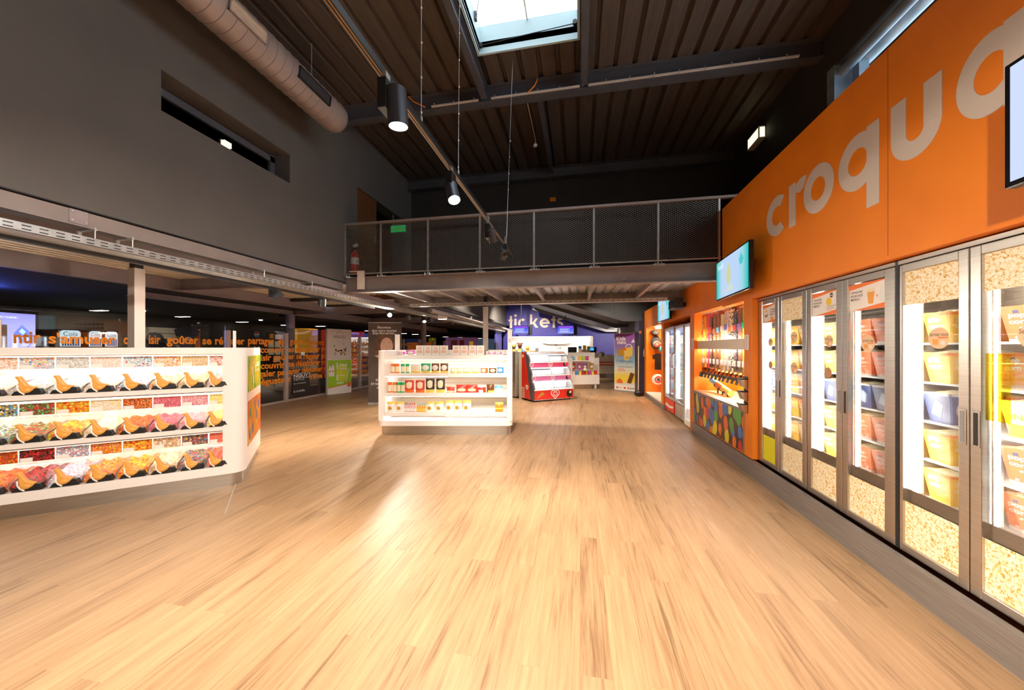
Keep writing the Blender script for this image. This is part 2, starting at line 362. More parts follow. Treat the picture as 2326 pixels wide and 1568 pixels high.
tag(MB().tube([(-2.62, 5.1, 5.43), (-2.60, 5.05, 5.38), (-2.52, 5.05, 5.30), (-2.35, 5.1, 5.225)], .008).build('cable', m_orange, smooth=True), 'orange cable looping down to the roof beam left of the skylight', 'cable')
tag(MB().tube([(-.62, 5.1, 5.43), (-.60, 5.05, 5.36), (-.64, 5.05, 5.28), (-.75, 5.1, 5.225)], .008).build('cable', m_orange, smooth=True), 'orange cable dropping to the roof beam below the skylight', 'cable')
tag(MB().box(-2.73, 0, 5.425, -2.705, 5.1, 5.448).build('conduit', m_cond), 'long pale conduit running along the roof deck to the orange cable', 'conduit')
det = thing('smoke_detector', 'white round detector hanging from the roof deck beyond the beam', 'detector', (*P(1216, 330, Z=5.33).xy, 5.33))
q = det.location
MB().lathe(q, [(.0, -.035), (.035, -.025), (.045, 0), (.03, .03), (.01, .06), (.01, .11)], 16).build('sensor_head', m_whitem, det, smooth=True)
MB().box(q.x-.008, 5.3, 5.425, q.x+.008, q.y, 5.445).build('cable_run', m_cond, det)
# spiral air duct
du = thing('air_duct', 'big pinkish grey spiral duct hanging under the roof beside the dark wall', 'duct', (-3.42, 4.4, 4.75))
R = .20; DX, DZ = -3.42, 4.76; ye = 4.42
prof = []
n = 28; mb = MB()
rings = []
y = -3.0
while y < ye: rings.append((y, R)); rings.append((y + .004, R + .006)); rings.append((y + .008, R)); y += .11
rings += [(ye, R), (ye + .05, R*.96), (ye + .09, R * .8), (ye + .11, R * .4), (ye + .115, .01)]
vs = [(DX + r * math.cos(6.28318*i/n), y, DZ + r * math.sin(6.28318*i/n)) for y, r in rings for i in range(n)]
mb.add(vs, [(j*n+i, j*n+(i+1) % n, (j+1)*n+(i+1) % n, (j+1)*n+i) for j in range(len(rings)-1) for i in range(n)])
mb.build('duct_tube', m_duct, du, smooth=True)
def grille(ya, yb, m, lab, axis):
    # rides on the lower right flank of the tube
    a = math.radians(-8); mb = MB(); fr = MB()
    c = Vector((DX + (R+.012) * math.cos(a), 0, DZ + (R+.012) * math.sin(a))); nrm = Vector((math.cos(a), 0, math.sin(a))); tz = Vector((-math.sin(a), 0, math.cos(a)))
    M = frame(c + YA * ya, YA, tz); L = yb - ya; hh = .065
    fr.M = M; fr.box(0, -hh, -.02, L, -hh+.012, .006).box(0, hh-.012, -.02, L, hh, .006).box(0, -hh, -.02, .012, hh, .006).box(L-.012, -hh, -.02, L, hh, .006).box(0, -hh, -.03, L, hh, -.02)
    f = fr.build('grille', m_duct if axis else m_black, du)
    mb.M = M
    if axis:
        for i in range(7): mb.box(.012, -hh+.015+i*.017, -.018, L-.012, -hh+.021+i*.017, .004)
    else:
        for i in range(30): mb.box(.012+i*(L-.03)/30, -hh+.01, -.018, .018+i*(L-.03)/30, hh-.01, .004)
    mb.build('louvre', m, f)
grille(YX(520, DX+R), YX(606, DX+R), m_cream, '', True)
grille(YX(679, DX+R), YX(750, DX+R), m_steeld, '', False)
for yy in (0.5, 2.6, 4.0):
    tag(MB().cyl((DX, yy, DZ+R-.01), (DX, yy, ZC), .006, 6).build('duct_hanger', m_galv), 'thin rod holding the air duct at %s' % {0.5: 'its near end', 2.6: 'its middle', 4.0: 'its far rounded end'}[yy], 'rod')

# ---- orange wall with niches
YE = 5.43
niche = {'mm': (YX(1690, XR), YX(1577, XR)), 'up': (YX(1568, XR), YX(1507, XR)), 'me': (YX(1502, XR), YX(1468, XR))}
ZN = 2.09; XB = 2.62
a, b = niche['mm']; c, d = niche['up']; e, f = niche['me']
yf = YX(1722, 2.03) + .008       # end of the freezer run
sbox('wall_right', m_orange,
     (XR, -2.9, 2.07, 3.04, YE, 3.45),                 # upper box front
     (XR, YE, ZN, 3.0, 11.5, 2.62),
     (XR, yf, .2, XB, a, 2.07), (XR, b, 0, XB, c, ZN), (XR, d, 0, XB, e, ZN), (XR, f, 0, XB, 11.5, ZN),
     (XB, yf, 0, 2.72, 11.5, ZN), (XR, a, .2, XB, b, .22), (XB, -3, 0, 2.72, yf, 2.07))
# thin seam in the panel above the freezers
struct(MB().box(XR-.0015, YX(2017, XR)-.003, 2.1, XR+.0, YX(2017, XR)+.003, 3.44).build('trim_3', mat('seam_dark_orange', (.55, .14, .008), .7)))
# kick plate along the right wall
m_kick = nmat('grey_steel_kick_plate', (.26, .235, .22), (.34, .31, .29), 3, (1, 1, 40), rough=.42, metal=.6)
k = MB().box(XR-.015, -2.9, 0, XR+.03, b+.08, .19); struct(k.build('baseboard_right', m_kick))
struct(MB().box(XR-.01, d-.05, 0, XR+.03, 11.3, .13).build('baseboard_right', m_kick))
# big letters on the orange wall
def glyph(mb, ch, x, w, xh, st, t, base=0.0, asc=1.55):
    """geometric lowercase letter, x = left edge, w = width, xh = x height, st = stroke"""
    R = xh / 2; sx = w / xh if ch in 'coqae' else 1
    cx = x + w / 2; cy = base + R
    def A(cx, cy, R, st, a0, a1, sx=1):
        k = max(4, int(40 * abs(a1 - a0) / 360)); r0 = R - st
        for i in range(k):
            t0, t1 = (math.radians(a0 + (a1 - a0) * j / k) for j in (i, i + 1))
            mb.prism([(cx+r0*math.cos(t0)*sx, cy+r0*math.sin(t0)), (cx+R*math.cos(t0)*sx, cy+R*math.sin(t0)), (cx+R*math.cos(t1)*sx, cy+R*math.sin(t1)), (cx+r0*math.cos(t1)*sx, cy+r0*math.sin(t1))], 0, t)
    cnt = [0]
    def B(x0, y0, x1, y1): cnt[0] += 1; return mb.box(x0, y0, 0, x1, y1, t*(1.1+.17*cnt[0]))
    if ch == 'c': A(cx, cy, R, st, 52, 308, sx)
    elif ch == 'o': A(cx, cy, R, st, 0, 360, sx)
    elif ch == 'e': A(cx, cy, R, st, 2, 318, sx); B(x + st*.6, cy-st*.38, x+w-.002, cy+st*.38)
    elif ch == 'r': B(x, base, x+st, base+xh); A(x+st+w*.50, base+xh-w*.72, w*.72, st, 62, 160)
    elif ch == 'q': A(cx, cy, R, st, 0, 360, sx); B(x+w-st, base-xh*.42, x+w, base+xh)
    elif ch == 'a': A(cx, cy, R, st, 0, 360, sx); B(x+w-st, base, x+w, base+xh)
    elif ch == 'u':
        r = w / 2; A(cx, base+r, r, st, 180, 360); B(x, base+r, x+st, base+xh); B(x+w-st, base+r, x+w, base+xh)
    elif ch == 'i': B(x, base, x+st, base+xh); mb.disc(x+st/2, base+xh*1.32, st*.62, 0, t)
    elif ch == 't': B(x+w*.32, base, x+w*.32+st, base+xh*1.3); B(x, base+xh*.72, x+w, base+xh*.72+st*.8)
    elif ch == 'k':
        B(x, base, x+st, base+xh*1.42)
        mb.prism([(x+st*.8, base+xh*.42), (x+w-st*1.05, base+xh), (x+w+st*.1, base+xh), (x+st*1.9, base+xh*.42)], 0, t*1.6)
        mb.prism([(x+st*.9, base+xh*.55), (x+st*1.9, base+xh*.62), (x+w+st*.25, base), (x+w-st*1.0, base)], 0, t*1.45)
    elif ch == 's':
        r = (xh + st*.9) / 4; sxx = w / (2 * r)
        A(cx, base+xh-r, r, st*.9, 30, 270, sxx); A(cx, base+r, r, st*.9, -150, 90, sxx)
    return mb
wl = thing('wall_lettering', 'large off white word painted across the upper orange wall', 'lettering', (XR, 3, 2.65))
Mw = frame((XR, 0, 0), -YA, ZA)
for ch, pa, pb in (('c', 1742, 1792), ('r', 1793, 1821), ('o', 1826, 1895), ('q', 1905, 1998), ('u', 2025, 2141), ('a', 2173, 2345)):
    ya, yb = YX(pa, XR), YX(pb, XR)
    mb = MB(Mw); glyph(mb, ch, -ya, ya - yb, .40, .105, .003, 2.64); mb.build('letter', m_letter, wl)

a, b = P(600, 922, Z=0), P(511, 1168, Z=0)
dd_ = (b-a).normalized(); nn_ = Vector((-dd_.y, dd_.x, 0))*.004
struct(MB().add([a-nn_, b-nn_, b+nn_, a+nn_]+[v+ZA*.003 for v in (a-nn_, b-nn_, b+nn_, a+nn_)], [(0,1,2,3),(4,5,6,7),(0,1,5,4),(2,3,7,6)]).build('trim_10', m_galv))
# ================================================================= WALKWAY AND LOW CEILINGS
YB = 5.43
wb = thing('walkway_beam', 'big taupe steel beam carrying the front edge of the mesh railed walkway', 'beam', (-1, YB, 2.43))
MB().box(XL, YB, 2.45, XR-.01, YB+.14, 2.465).box(XL, YB, 2.70, XR-.01, YB+.14, 2.715).box(XL, YB+.05, 2.465, XR-.01, YB+.065, 2.70).build('beam_section', m_steelp, wb)
for px in (787, 865, 972, 1090, 1213, 1349, 1495):
    x = XY(px, YB); mb = MB().box(x-.07 if px > 790 else x, YB-.012, 2.70, x+.09, YB, 2.722)
    for dx in (.03, .07) if px < 790 else (-.04, .04): mb.cyl((x+dx, YB-.03, 2.69), (x+dx, YB-.03, 2.735), .006, 6)
    mb.build('foot_plate', m_galv, wb)
MB().cyl((XY(1418, YB), YB+.05, 2.52), (XY(1418, YB), YB+.02, 2.52), .012).build('bolt', m_galv, wb)
cb = MB().box(XY(820, YB)-.06, YB-.02, 2.5, XY(820, YB)+.06, YB+.02, 2.80).box(XY(820, YB)-.22, YB-.012, 2.80, XY(820, YB)+.06, YB+.02, 2.815)
tag(cb.build('junction_box', m_cream), 'cream junction bracket screwed to the left end of the walkway beam', 'bracket')
struct(MB().box(XL, YB+.13, 2.64, XR-.01, 7.9, 2.70).build('floor', m_dark))
mb = MB(); deck(mb, XL+.02, XR-.02, YB+.15, 7.3, 2.60, .16, .06, .035); struct(mb.build('ceiling', m_galv))
for x, nm in ((1.1, 'nearest the orange wall'), (.18, 'second from the orange wall'), (-.73, 'right of the thin white column'), (-1.6, 'above the left half of the snack shelving'), (-2.4, 'second from the dark wall side'), (-3.2, 'nearest the dark wall side')):
    tag(MB().box(x-.03, YB+.15, 2.47, x+.03, 7.3, 2.48).box(x-.005, YB+.15, 2.48, x+.005, 7.3, 2.595).build('joist', m_steelp), 'steel joist under the walkway, ' + nm, 'joist')
tag(MB().box(XL, 7.31, 2.43, XR-.01, 7.4, 2.445).box(XL, 7.35, 2.445, XR-.01, 7.365, 2.62).build('walkway_beam', m_steelp), 'rear taupe beam under the far side of the walkway', 'beam')
ct = MB().box(-3.6, 7.02, 2.385, XR-.35, 7.16, 2.392).box(-3.6, 7.02, 2.385, XR-.35, 7.026, 2.44)
ctt = thing('cable_tray', 'narrow metal cable tray running across below the walkway', 'cable tray', (-1, 7.1, 2.39))
mb = ct; mb.k = 1
for i in range(52): mb.box(-3.5+i*.1, 7.0165, 2.405, -3.45+i*.1, 7.019, 2.413)
mb.build('tray', [m_galv, m_black], ctt)
for x in (-3.0, -1.2, .6): MB().cyl((x, 7.09, 2.39), (x, 7.09, 2.6), .005, 6).build('hanger', m_galv, ctt)
# railing
rl = thing('railing', 'taupe walkway railing filled with expanded metal mesh', 'railing', (-1, YB, 2.72))
posts = [XL+.02] + [XY(px, YB) for px in (865, 972, 1090, 1213, 1349, 1495)] + [1.93]
MB().box(XL, YB-.03, 3.60, 3.0, YB+.03, 3.635).build('top_rail', m_steelp, rl)
MB().box(XL, YB-.01, 2.755, 1.95, YB+.01, 2.775).build('bottom_rail', m_galv, rl)
m_mesh = mat('grey_expanded_metal', (.40, .36, .34), .45, .6)
for x in posts: MB().box(x-.012, YB-.012, 2.72, x+.012, YB+.012, 3.60).build('post', m_galv, rl)
for x0, x1 in zip(posts, posts[1:]):
    mb = MB(); cw, ch, st = .052, .030, .0052; z = 2.785; r = 0
    n = max(2, int((x1 - x0 - .02) / (cw/2))); dx = (x1 - x0 - .02) / n
    while z < 3.575:
        pz = None
        for i in range(n):
            # zigzag strand: long flat bonds joined by short legs
            za = z + (ch*.5 if (i + r) % 2 else 0); zb = z + (ch*.5 if (i + 1 + r) % 2 else 0)
            a = x0+.01+i*dx; b = a+dx
            q1, q2 = a + dx*.22, b - dx*.22
            mb.add([(a, YB, za), (q1, YB, za), (q2, YB, zb), (b, YB, zb), (b, YB, zb+st), (q2, YB, zb+st), (q1, YB, za+st), (a, YB, za+st)], [(0, 1, 6, 7), (1, 2, 5, 6), (2, 3, 4, 5)])
        z += ch*.5; r += 1
    o = mb.build('mesh_panel', m_mesh, rl)
    md = o.modifiers.new('Solidify', 'SOLIDIFY'); md.thickness = .004
# things on the walkway
dw = thing('wooden_door', 'tall reddish wooden door panel in the dark wall above the walkway', 'door', (XL-.02, 6.1, 2.70))
m_wood = nmat('reddish_slatted_wood', (.10, .035, .012), (.16, .06, .02), 3, (1, 30, .6), rough=.5)
MB().box(XL-.06, 5.81, 2.70, XL-.01, 6.43, 4.44).build('door_leaf', m_wood, dw)
MB().box(XL-.01, 6.36, 3.60, XL+.02, 6.38, 3.72).build('handle', m_ss, dw)
tag(MB().box(-5.2, 7.80, 2.72, -4.32, 7.86, 4.40).build('wooden_panel', m_wood), 'dim wooden panel in the far corner behind the walkway mesh', 'panel')
ex = thing('exit_sign', 'green exit sign reading sortie, seen through the walkway mesh', 'sign', (-3.73, 6.8, 3.72))
p = P(905, 521, Y=6.8); p0 = p - XA*.16 - ZA*.06
MB(frame(p0)).box(0, 0, 0, .33, .13, .03).build('panel', mat('exit_green', (.01, .22, .05), .4, es=.35, ecol=(.01, .4, .08)), ex)
text('sortie', m_letter, frame(p0), .04, .035, w=.25, h=.07, parent=ex, z=.032)
MB().cyl(p0 + XA*.04 + YA*0 - YA*.0 + ZA*.13, p0 + XA*.04 + ZA*(4.3-p0.z), .004, 6).build('hanger', m_galv, ex)
fe = thing('fire_extinguisher', 'red fire extinguisher hanging at the left end of the walkway', 'fire extinguisher', (*P(806, 590, Y=5.62).xy, 2.75))
q = fe.location; zb = 2.80
MB().lathe((q.x, q.y, zb), [(.06, 0), (.07, .02), (.07, .30), (.055, .37), (.025, .41), (.025, .43)], 18).build('cylinder', m_redm, fe, smooth=True)
MB().lathe((q.x, q.y, zb+.17), [(.0715, 0), (.0715, .12)], 18).build('label_band', m_white, fe, smooth=True)
MB().box(q.x-.03, q.y-.015, zb+.43, q.x+.06, q.y+.015, zb+.47).cyl((q.x, q.y, zb+.42), (q.x, q.y, zb+.5), .014).build('valve', m_black, fe)
MB().tube([(q.x-.03, q.y, zb+.45), (q.x-.09, q.y, zb+.40), (q.x-.09, q.y, zb+.15)], .012).build('hose', m_black, fe)
MB().cyl((q.x-.02, q.y, zb+.50), (q.x+.05, q.y, zb+.53), .03, 10).build('hook', m_whitem, fe)
tag(MB().box(*P(1249, 458, Y=7.86), *(P(1262, 448, Y=7.86)+YA*.03)).build('alarm_box', m_orange), 'small orange box on the dark wall above the walkway', 'alarm box')
sg = thing('exit_light', 'glowing emergency exit light high on the right side wall', 'sign', (3.0, 6.8, 5.0))
MB().box(2.93, 6.55, 5.0, 3.035, 6.95, 5.2).build('housing', m_whitem, sg)
MB().box(2.93, 6.57, 5.02, 2.935, 6.93, 5.18).box(2.95, 6.545, 5.02, 3.02, 6.55, 5.18).build('lit_face', emit('exit_glow', (1, .95, .55), 1.0), sg)
s2 = thing('exit_light', 'small lit exit sign glimpsed through the slot window in the dark wall', 'sign', (-4.6, 3.45, 3.75))
pp = P(518, 327, X=-4.7)
MB().box(-4.75, pp.y-.05, pp.z-.04, -4.70, pp.y+.05, pp.z+.03).build('lit_face', emit('exit_glow', (1, .95, .55), 1.0), s2)
MB().box(-4.78, pp.y-.06, pp.z-.05, -4.75, pp.y+.06, pp.z+.04).build('housing', m_whitem, s2)

# ---- low ceiling zone left of the dark wall
m_warmlit = nmat('warm_lit_galvanised_deck', (.72, .62, .46), (.82, .72, .56), 8, rough=.45, metal=.2)  # galvanised deck; the warm light on it is put into the colour
mb = MB(); deck(mb, -7.45, XL-.05, -2.9, 9.3, 2.78, .16, .07, .09)
struct(mb.build('ceiling', m_warmlit))
m_purl = nmat('mauve_grey_painted_steel', (.25, .20, .21), (.30, .245, .25), 4, rough=.45)
eb = thing('edge_beam', 'taupe steel edge beam along the foot of the dark upper wall', 'beam', (XL, 2, 2.5))
MB().box(XL-.14, -3, 2.50, XL-.13, 5.42, 2.63).box(XL-.14, -3, 2.49, XL+.0, 5.42, 2.50).box(XL-.03, -3, 2.50, XL-.02, 5.42, 2.62).build('beam_section', m_steelp, eb)
MB().box(XL-.02, YX(160, XL), 2.51, XL-.01, YX(203, XL), 2.62).build('splice_plate', m_purl, eb)
mb = MB()
for yy in (YX(165, XL), YX(196, XL)):
    for zz in (2.53, 2.60): mb.cyl((XL-.012, yy, zz), (XL+.0, yy, zz), .008, 8)
mb.build('bolts', m_galv, eb)
MB().box(XL-.02, -3, 2.628, XL+.006, 5.8, 2.636).build('trim_strip', m_black, eb)
lb = tag(MB().box(-4.62, -3, 2.44, -4.60, 9, 2.66).box(-4.66, -3, 2.44, -4.56, 9, 2.45).build('long_beam', m_purl), 'mauve grey beam running lengthways just behind the cable tray', 'beam')
def tray(): 
    t = thing('cable_tray', 'long slotted white metal cable tray below the dark upper wall', 'cable tray', (-3.95, 2, 2.33))
    X0, X1, Z0 = -4.13, -3.93, 2.335
    tm = MB().box(X0, -2.9, Z0, X1, 18.5, Z0+.004).box(X1-.003, -2.9, Z0, X1, 18.5, Z0+.065).box(X0, -2.9, Z0, X0+.003, 18.5, Z0+.065); mb = tm; mb.k = 1; y = .2
    while y < 9:
        mb.box(X1+.0005, y, Z0+.042, X1+.002, y+.045, Z0+.049).box(X1+.0005, y, Z0+.016, X1+.002, y+.045, Z0+.023); y += .085
    mb.build('tray', [m_galv, m_black], t)
    MB().box(X0-.07, -2.9, Z0-.03, X0-.02, 6.6, Z0+.0).build('lighting_rail', m_black, t)
    for px in (202, 288, 590, 700):
        y = YX(px, XL-.04)
        b = MB().box(XL-.18, y-.008, 2.475, XL+.04, y+.008, 2.49).box(XL-.16, y-.012, Z0+.004, XL-.14, y+.012, 2.48).cyl((XL+.03, y, Z0+.01), (XL+.03, y, 2.50), .005, 6)
        b.build('bracket', m_galv, t)
tray()
def lbeam(n, lab, *bs):
    mb = MB()
    for b in bs: mb.box(*b)
    return tag(mb.build(n, m_purl), lab, 'beam')
lbeam('long_beam', 'long beam at the outer edge of the warm lit ribbed ceiling', (-7.46, -2.9, 2.56, -7.34, 9.2, 2.575), (-7.41, -2.9, 2.575, -7.39, 9.2, 2.79))
lbeam('cross_beam', 'cross beam meeting the long beam behind the nearest square column', (-7.34, 5.25, 2.56, -4.15, 5.37, 2.575), (-7.34, 5.30, 2.575, -4.15, 5.32, 2.78))
lbeam('cross_beam', 'purple tinted cross beam nearest the camera at the far left', (-7.34, 1.75, 2.56, -4.15, 1.87, 2.575), (-7.34, 1.80, 2.575, -4.15, 1.82, 2.78))
lbeam('cross_beam', 'cross beam resting on the round column behind the glass', (-8.6, 9.25, 2.50, -4.15, 9.37, 2.515), (-8.6, 9.3, 2.515, -4.15, 9.32, 2.72))
lbeam('cross_beam', 'far cross beam beyond the round column', (-8.6, 13.2, 2.50, -4.15, 13.32, 2.515), (-8.6, 13.25, 2.515, -4.15, 13.27, 2.72))
lbeam('long_beam', 'far long beam over the glass partition', (-8.66, 5.3, 2.50, -8.54, 22, 2.515), (-8.61, 5.3, 2.515, -8.59, 22, 2.74))
struct(MB().box(-16, -3, 2.62, -7.5, 9.3, 2.7).box(-16, 9.3, 2.78, XL-.15, 46, 2.86).box(-16, 9.3, 2.62, -8.7, 46, 2.7).build('ceiling', m_dark))
struct(MB().box(-9.1, 9.3, 2.45, -9.0, 46, 2.8).build('trim_4', m_dark))
# wall above the far opening and ceiling of the far hall
sbox('wall_left', m_darkwall, (XL-.5, 8, 2.62, XL-.37, 20.9, 4.4))
sbox('ceiling', m_dark, (XL-.5, 7.9, 4.3, 3, 22, 4.4))
tag(MB().box(XL-.37, 8, 2.62, XL-.20, 20.8, 2.635).box(XL-.33, 8, 2.635, XL-.32, 20.8, 2.86).build('long_beam', m_steelp), 'long beam along the grey wall leading to the blue ticket wall', 'beam')
tag(MB().cyl((XL+.35, 8.2, 2.42), (XL+.35, 20.5, 2.42), .06, 14).build('pipe', m_steelp, smooth=True), 'round grey pipe running towards the blue ticket wall', 'pipe')
# seating soffit (stepped underside)
def prof(z=0): return [(-2.6, 3.62+z), (1.39, 2.35+z), (3.0, 2.35+z), (3.0, 2.35+z+.14), (1.44, 2.35+z+.14), (-2.6, 3.62+z+.15)]
m_soff = nmat('slate_grey_soffit', (.075, .080, .088), (.09, .095, .105), 2, rough=.6)
struct(MB().prism([(-2.6, 3.76), (1.42, 2.48), (3.0, 2.48), (3.0, 4.3), (-2.6, 4.3)], 12.0, 20.8, 'y').build('ceiling', m_soff))
for y, lab in ((11.85, 'nearest bent steel beam under the sloping soffit'), (15.2, 'middle bent steel beam under the sloping soffit'), (19.6, 'farthest bent steel beam, just in front of the ticket lettering')):
    tag(MB().prism(prof(), y, y+.14, 'y').build('bent_beam', m_steeld), lab, 'beam')
tag(MB().box(1.0, 11.93, 2.5, 1.06, 11.99, 4.2).build('stiffener', m_steeld), 'short upright steel piece on the dark panel above the soffit bend', 'bracket')
# columns
def column(px, X, Y, w, z1, m, lab, rnd=False, z0=0):
    t = thing('column', lab, 'column', (X, Y, z0))
    mb = MB()
    if rnd: mb.cyl((X, Y, z0), (X, Y, z1), w/2, 24)
    else: mb.box(X-w/2, Y-w/2, z0, X+w/2, Y+w/2, z1)
    mb.build('shaft', m, t, smooth=rnd)
    return t
m_col = nmat('pale_taupe_column_paint', (.48, .41, .37), (.52, .45, .41), 3, rough=.5)
qx = P(310, 0, d=5.0)
c1 = column(310, qx.x, qx.y, .125, 2.62, m_col, 'pale square steel column standing behind the sweet counter')
MB().box(qx.x-.05, qx.y-.05, 2.62, qx.x+.05, qx.y+.05, 2.79).build('collar', m_black, c1)
x = XY(1103, 7.2)
c2 = column(1103, x, 7.2, .09, 2.36, m_col, 'thin pale square column rising behind the snack shelving')
MB().box(x-.035, 7.165, 2.36, x+.035, 7.235, 2.58).build('collar', m_black, c2)
column(657, -8.64, 9.24, .24, 2.5, m_purl, 'round grey column just behind the glass partition', True)
q = P(962, 800, d=15.5); column(962, q.x, q.y, .24, 2.62, m_purl, 'round grey column behind the snack shelving, right of the portrait banner', True)

# ---- glass partition with orange words
XG = -8.0
ys = [1.8, 3.45, 5.1, 6.75, 8.4, 10.05, 11.74, 13.4, 15.05, 16.7, 18.35, 20.0]
m_post = nmat('champagne_aluminium', (.55, .46, .40), (.60, .51, .45), 5, (1, 1, .2), rough=.38, metal=.35)
posn = ['at the far left behind the lit display', 'left of the black phone advert', 'right behind the nearest square column', 'behind the right end of the sweet counter', 'standing beside the round column', 'at the left edge of the green and white banner', 'between the green banner and the portrait banner', 'hidden behind the portrait banner', 'just right of the portrait banner', 'right of the far round column', 'second last before the blue wall', 'last before the blue wall']
mg = thing('partition_post', '', 'post', (XG, ys[0], 0))
MB().box(XG-.045, ys[0]-.045, 0, XG+.045, ys[0]+.045, 1.90).build('post_profile', m_post, mg, bev=.004)
MB().box(XG-.05, ys[0]-.05, 0, XG+.05, ys[0]+.05, .03).build('foot', m_post, mg)
mg['label'] = 'aluminium partition post ' + posn[0]; mg['group'] = 'glass partition posts'
for yv, lb_ in zip(ys[1:], posn[1:]): copy_thing(mg, (XG, yv, 0), label='aluminium partition post ' + lb_)
m_ow = mat('orange_vinyl_lettering', (.95, .30, .01), .5)
panes = {}
MG = frame((XG, 0, 0), YA, ZA)
for i, (a, b) in enumerate(zip(ys, ys[1:])):
    t = thing('glass_partition_panel', 'clear glass partition panel with orange words, the one %s' % ['farthest left', 'over the phone advert and vending machines', 'over the cap wall', 'over the price board', 'over the dark takeaway poster', 'behind the green and white banner', 'between the green and the portrait banner', 'behind the portrait banner', 'just right of the portrait banner', 'right of the far round column', 'nearest the blue wall'][i], 'glass panel', (XG, (a+b)/2, 0), group='glass partition panels')
    MB().box(XG-.006, a+.05, .05, XG+.006, b-.05, 2.05).build('pane', m_glass, t)
    MB().box(XG-.02, a+.05, 0, XG+.02, b-.05, .05).build('bottom_rail', m_post, t)
    panes[i] = t
def wrd(i, s, pa, pb, z, h=.165, full=True):
    ya, yb = YX(pa, XG), YX(pb, XG)
    lo = .045 if any(c in s for c in 'gpqy') else 0
    up = any(c in s for c in "tdlkbhéûf'i")
    text(s, m_ow, MG, ya, z-lo, w=yb-ya, h=(.175 if up else .122)+lo, parent=panes[i], z=.008, bold=.03)
wrd(0, 'ntir', 30, 97, 1.565) if False else None
wrd(1, 'ntir', 30, 92, 1.56); wrd(1, "s'amuser", 109, 262, 1.56); wrd(1, 'ch', 280, 300, 1.56)
wrd(2, 'isir', 337, 364, 1.565); wrd(2, 'goûter', 378, 450, 1.565); wrd(2, 'se', 459, 480, 1.565); wrd(2, 'ré', 488, 507, 1.565)
wrd(3, 'aler', 524, 555, 1.57); wrd(3, 'partager', 563, 622, 1.57); wrd(3, 'dé', 630, 645, 1.57)
for k, s in enumerate(('découvrir', 'choisir goû', 'découvrir', 'régaler pa', 'déguste')): wrd(3, s, (570, 560, 572, 570, 580)[k], 646, 1.36-.207*k)
wrd(4, 'guster', 658, 688, 1.575); wrd(4, 'découvrir', 693, 738, 1.575)
for k, s in enumerate(('se désaltérer re', 'er se régaler pa', 'se désaltérer re', 'ager déguster c', 'r découvrir se c')): wrd(4, s, 655, 740, 1.37-.207*k)
for k, s in enumerate(('ressentir', 'déguster c', 'déguster', 'goûter c', 'se déso', 'ressent')): wrd(5, s, 760, 815, 1.58-.207*k)
for k, s in enumerate(('entir s\'amuser', 'oisir se régaler', 'découvrir se', 'choisir goûter', 'altérer ressentir', "s'amuser partager")): wrd(6, s, 821, 846, 1.58-.207*k)
for j in (7, 8, 9):
    wrd(j, ('déguster découvrir', 'partager goûter se', 'choisir ressentir')[j-7], [YX_ for YX_ in (850, 893, 917)][j-7], (888, 915, 940)[j-7], 1.58)
nb = thing('poster', 'dark takeaway poster with white capitals stuck low on the glass', 'poster', (XG+.01, 9, .5))
ya, yb = YX(664, XG), YX(702, XG)
MB(MG).box(ya, .16, .012, yb, .78, .015).build('sheet', mat('poster_black', (.03, .025, .022), .6), nb)
fr_ = MB(MG).line([(ya+.02, .62), (yb-.02, .62), (yb-.02, .76), (ya+.02, .76)], .012, .016, .018); fr_.build('frame_line', m_white, nb)
text('NGUY', m_white, MG, ya+.03, .64, w=yb-ya-.08, h=.095, parent=nb, z=.017, bold=.03)
text('& RETOUR', m_white, MG, ya+.03, .55, w=.4, h=.045, parent=nb, z=.017)
text('EN LIVRAISON', m_white, MG, ya+.03, .45, w=.45, h=.035, parent=nb, z=.017)
text('& 15 AVRIL', m_white, MG, ya+.03, .22, w=.42, h=.05, parent=nb, z=.017, bold=.02)
# ================================================================= SWEET COUNTER (left)
CA = math.radians(40.35); CO = Vector((-3.667, 3.256, 0))
sc = thing('sweet_counter', 'long glowing white pick and mix sweet counter with three tiers and a steel plinth', 'counter', CO, CA)
MC = wmat(sc)
LX = -2.75; DY = 1.37
def rrect(x0, y0, x1, y1, r, corners=(0, 1, 2, 3), n=6):
    pts = []
    for i, (cx, cy, a) in enumerate(((x1-r, y0+r, -90), (x1-r, y1-r, 0), (x0+r, y1-r, 90), (x0+r, y0+r, 180))):
        if i in corners: pts += [(cx + r*math.cos(math.radians(a+90*k/n)), cy + r*math.sin(math.radians(a+90*k/n))) for k in range(n+1)]
        else: pts.append(((x1, x1, x0, x0)[i], (y0, y1, y1, y0)[i]))
    return pts
m_wl = mat('white_lacquer_counter', (.84, .80, .77), .3)
MB(MC).prism(rrect(LX, 0, 0, DY, .10, (0, 1)), 0, .135).build('plinth', m_ssh, sc, smooth=True)
MB(MC).prism(rrect(LX, -.03, .03, DY+.03, .12, (0, 1)), .135, .225).build('base_shelf', m_wl, sc, smooth=True)
pr = rrect(-.16, -.03, .03, DY+.03, .12, (0, 1)); 
MB(MC).prism(pr, .225, 1.44).build('end_panel', m_wl, sc, smooth=True)
MB(MC).prism(rrect(LX, -.03, .03, DY+.03, .12, (0, 1)), 1.44, 1.50).build('top_panel', m_wl, sc, smooth=True)
MB(MC).box(LX, .0, 1.425, -.16, .02, 1.432).build('trim_strip', nmat('copper_brown_strip', (.42, .28, .19), (.5, .34, .24), 3, rough=.4), sc)  # plain copper brown strip under the top panel
MB(MC).box(LX, .40, .225, -.16, .43, 1.44).build('back_panel', m_whitem, sc)
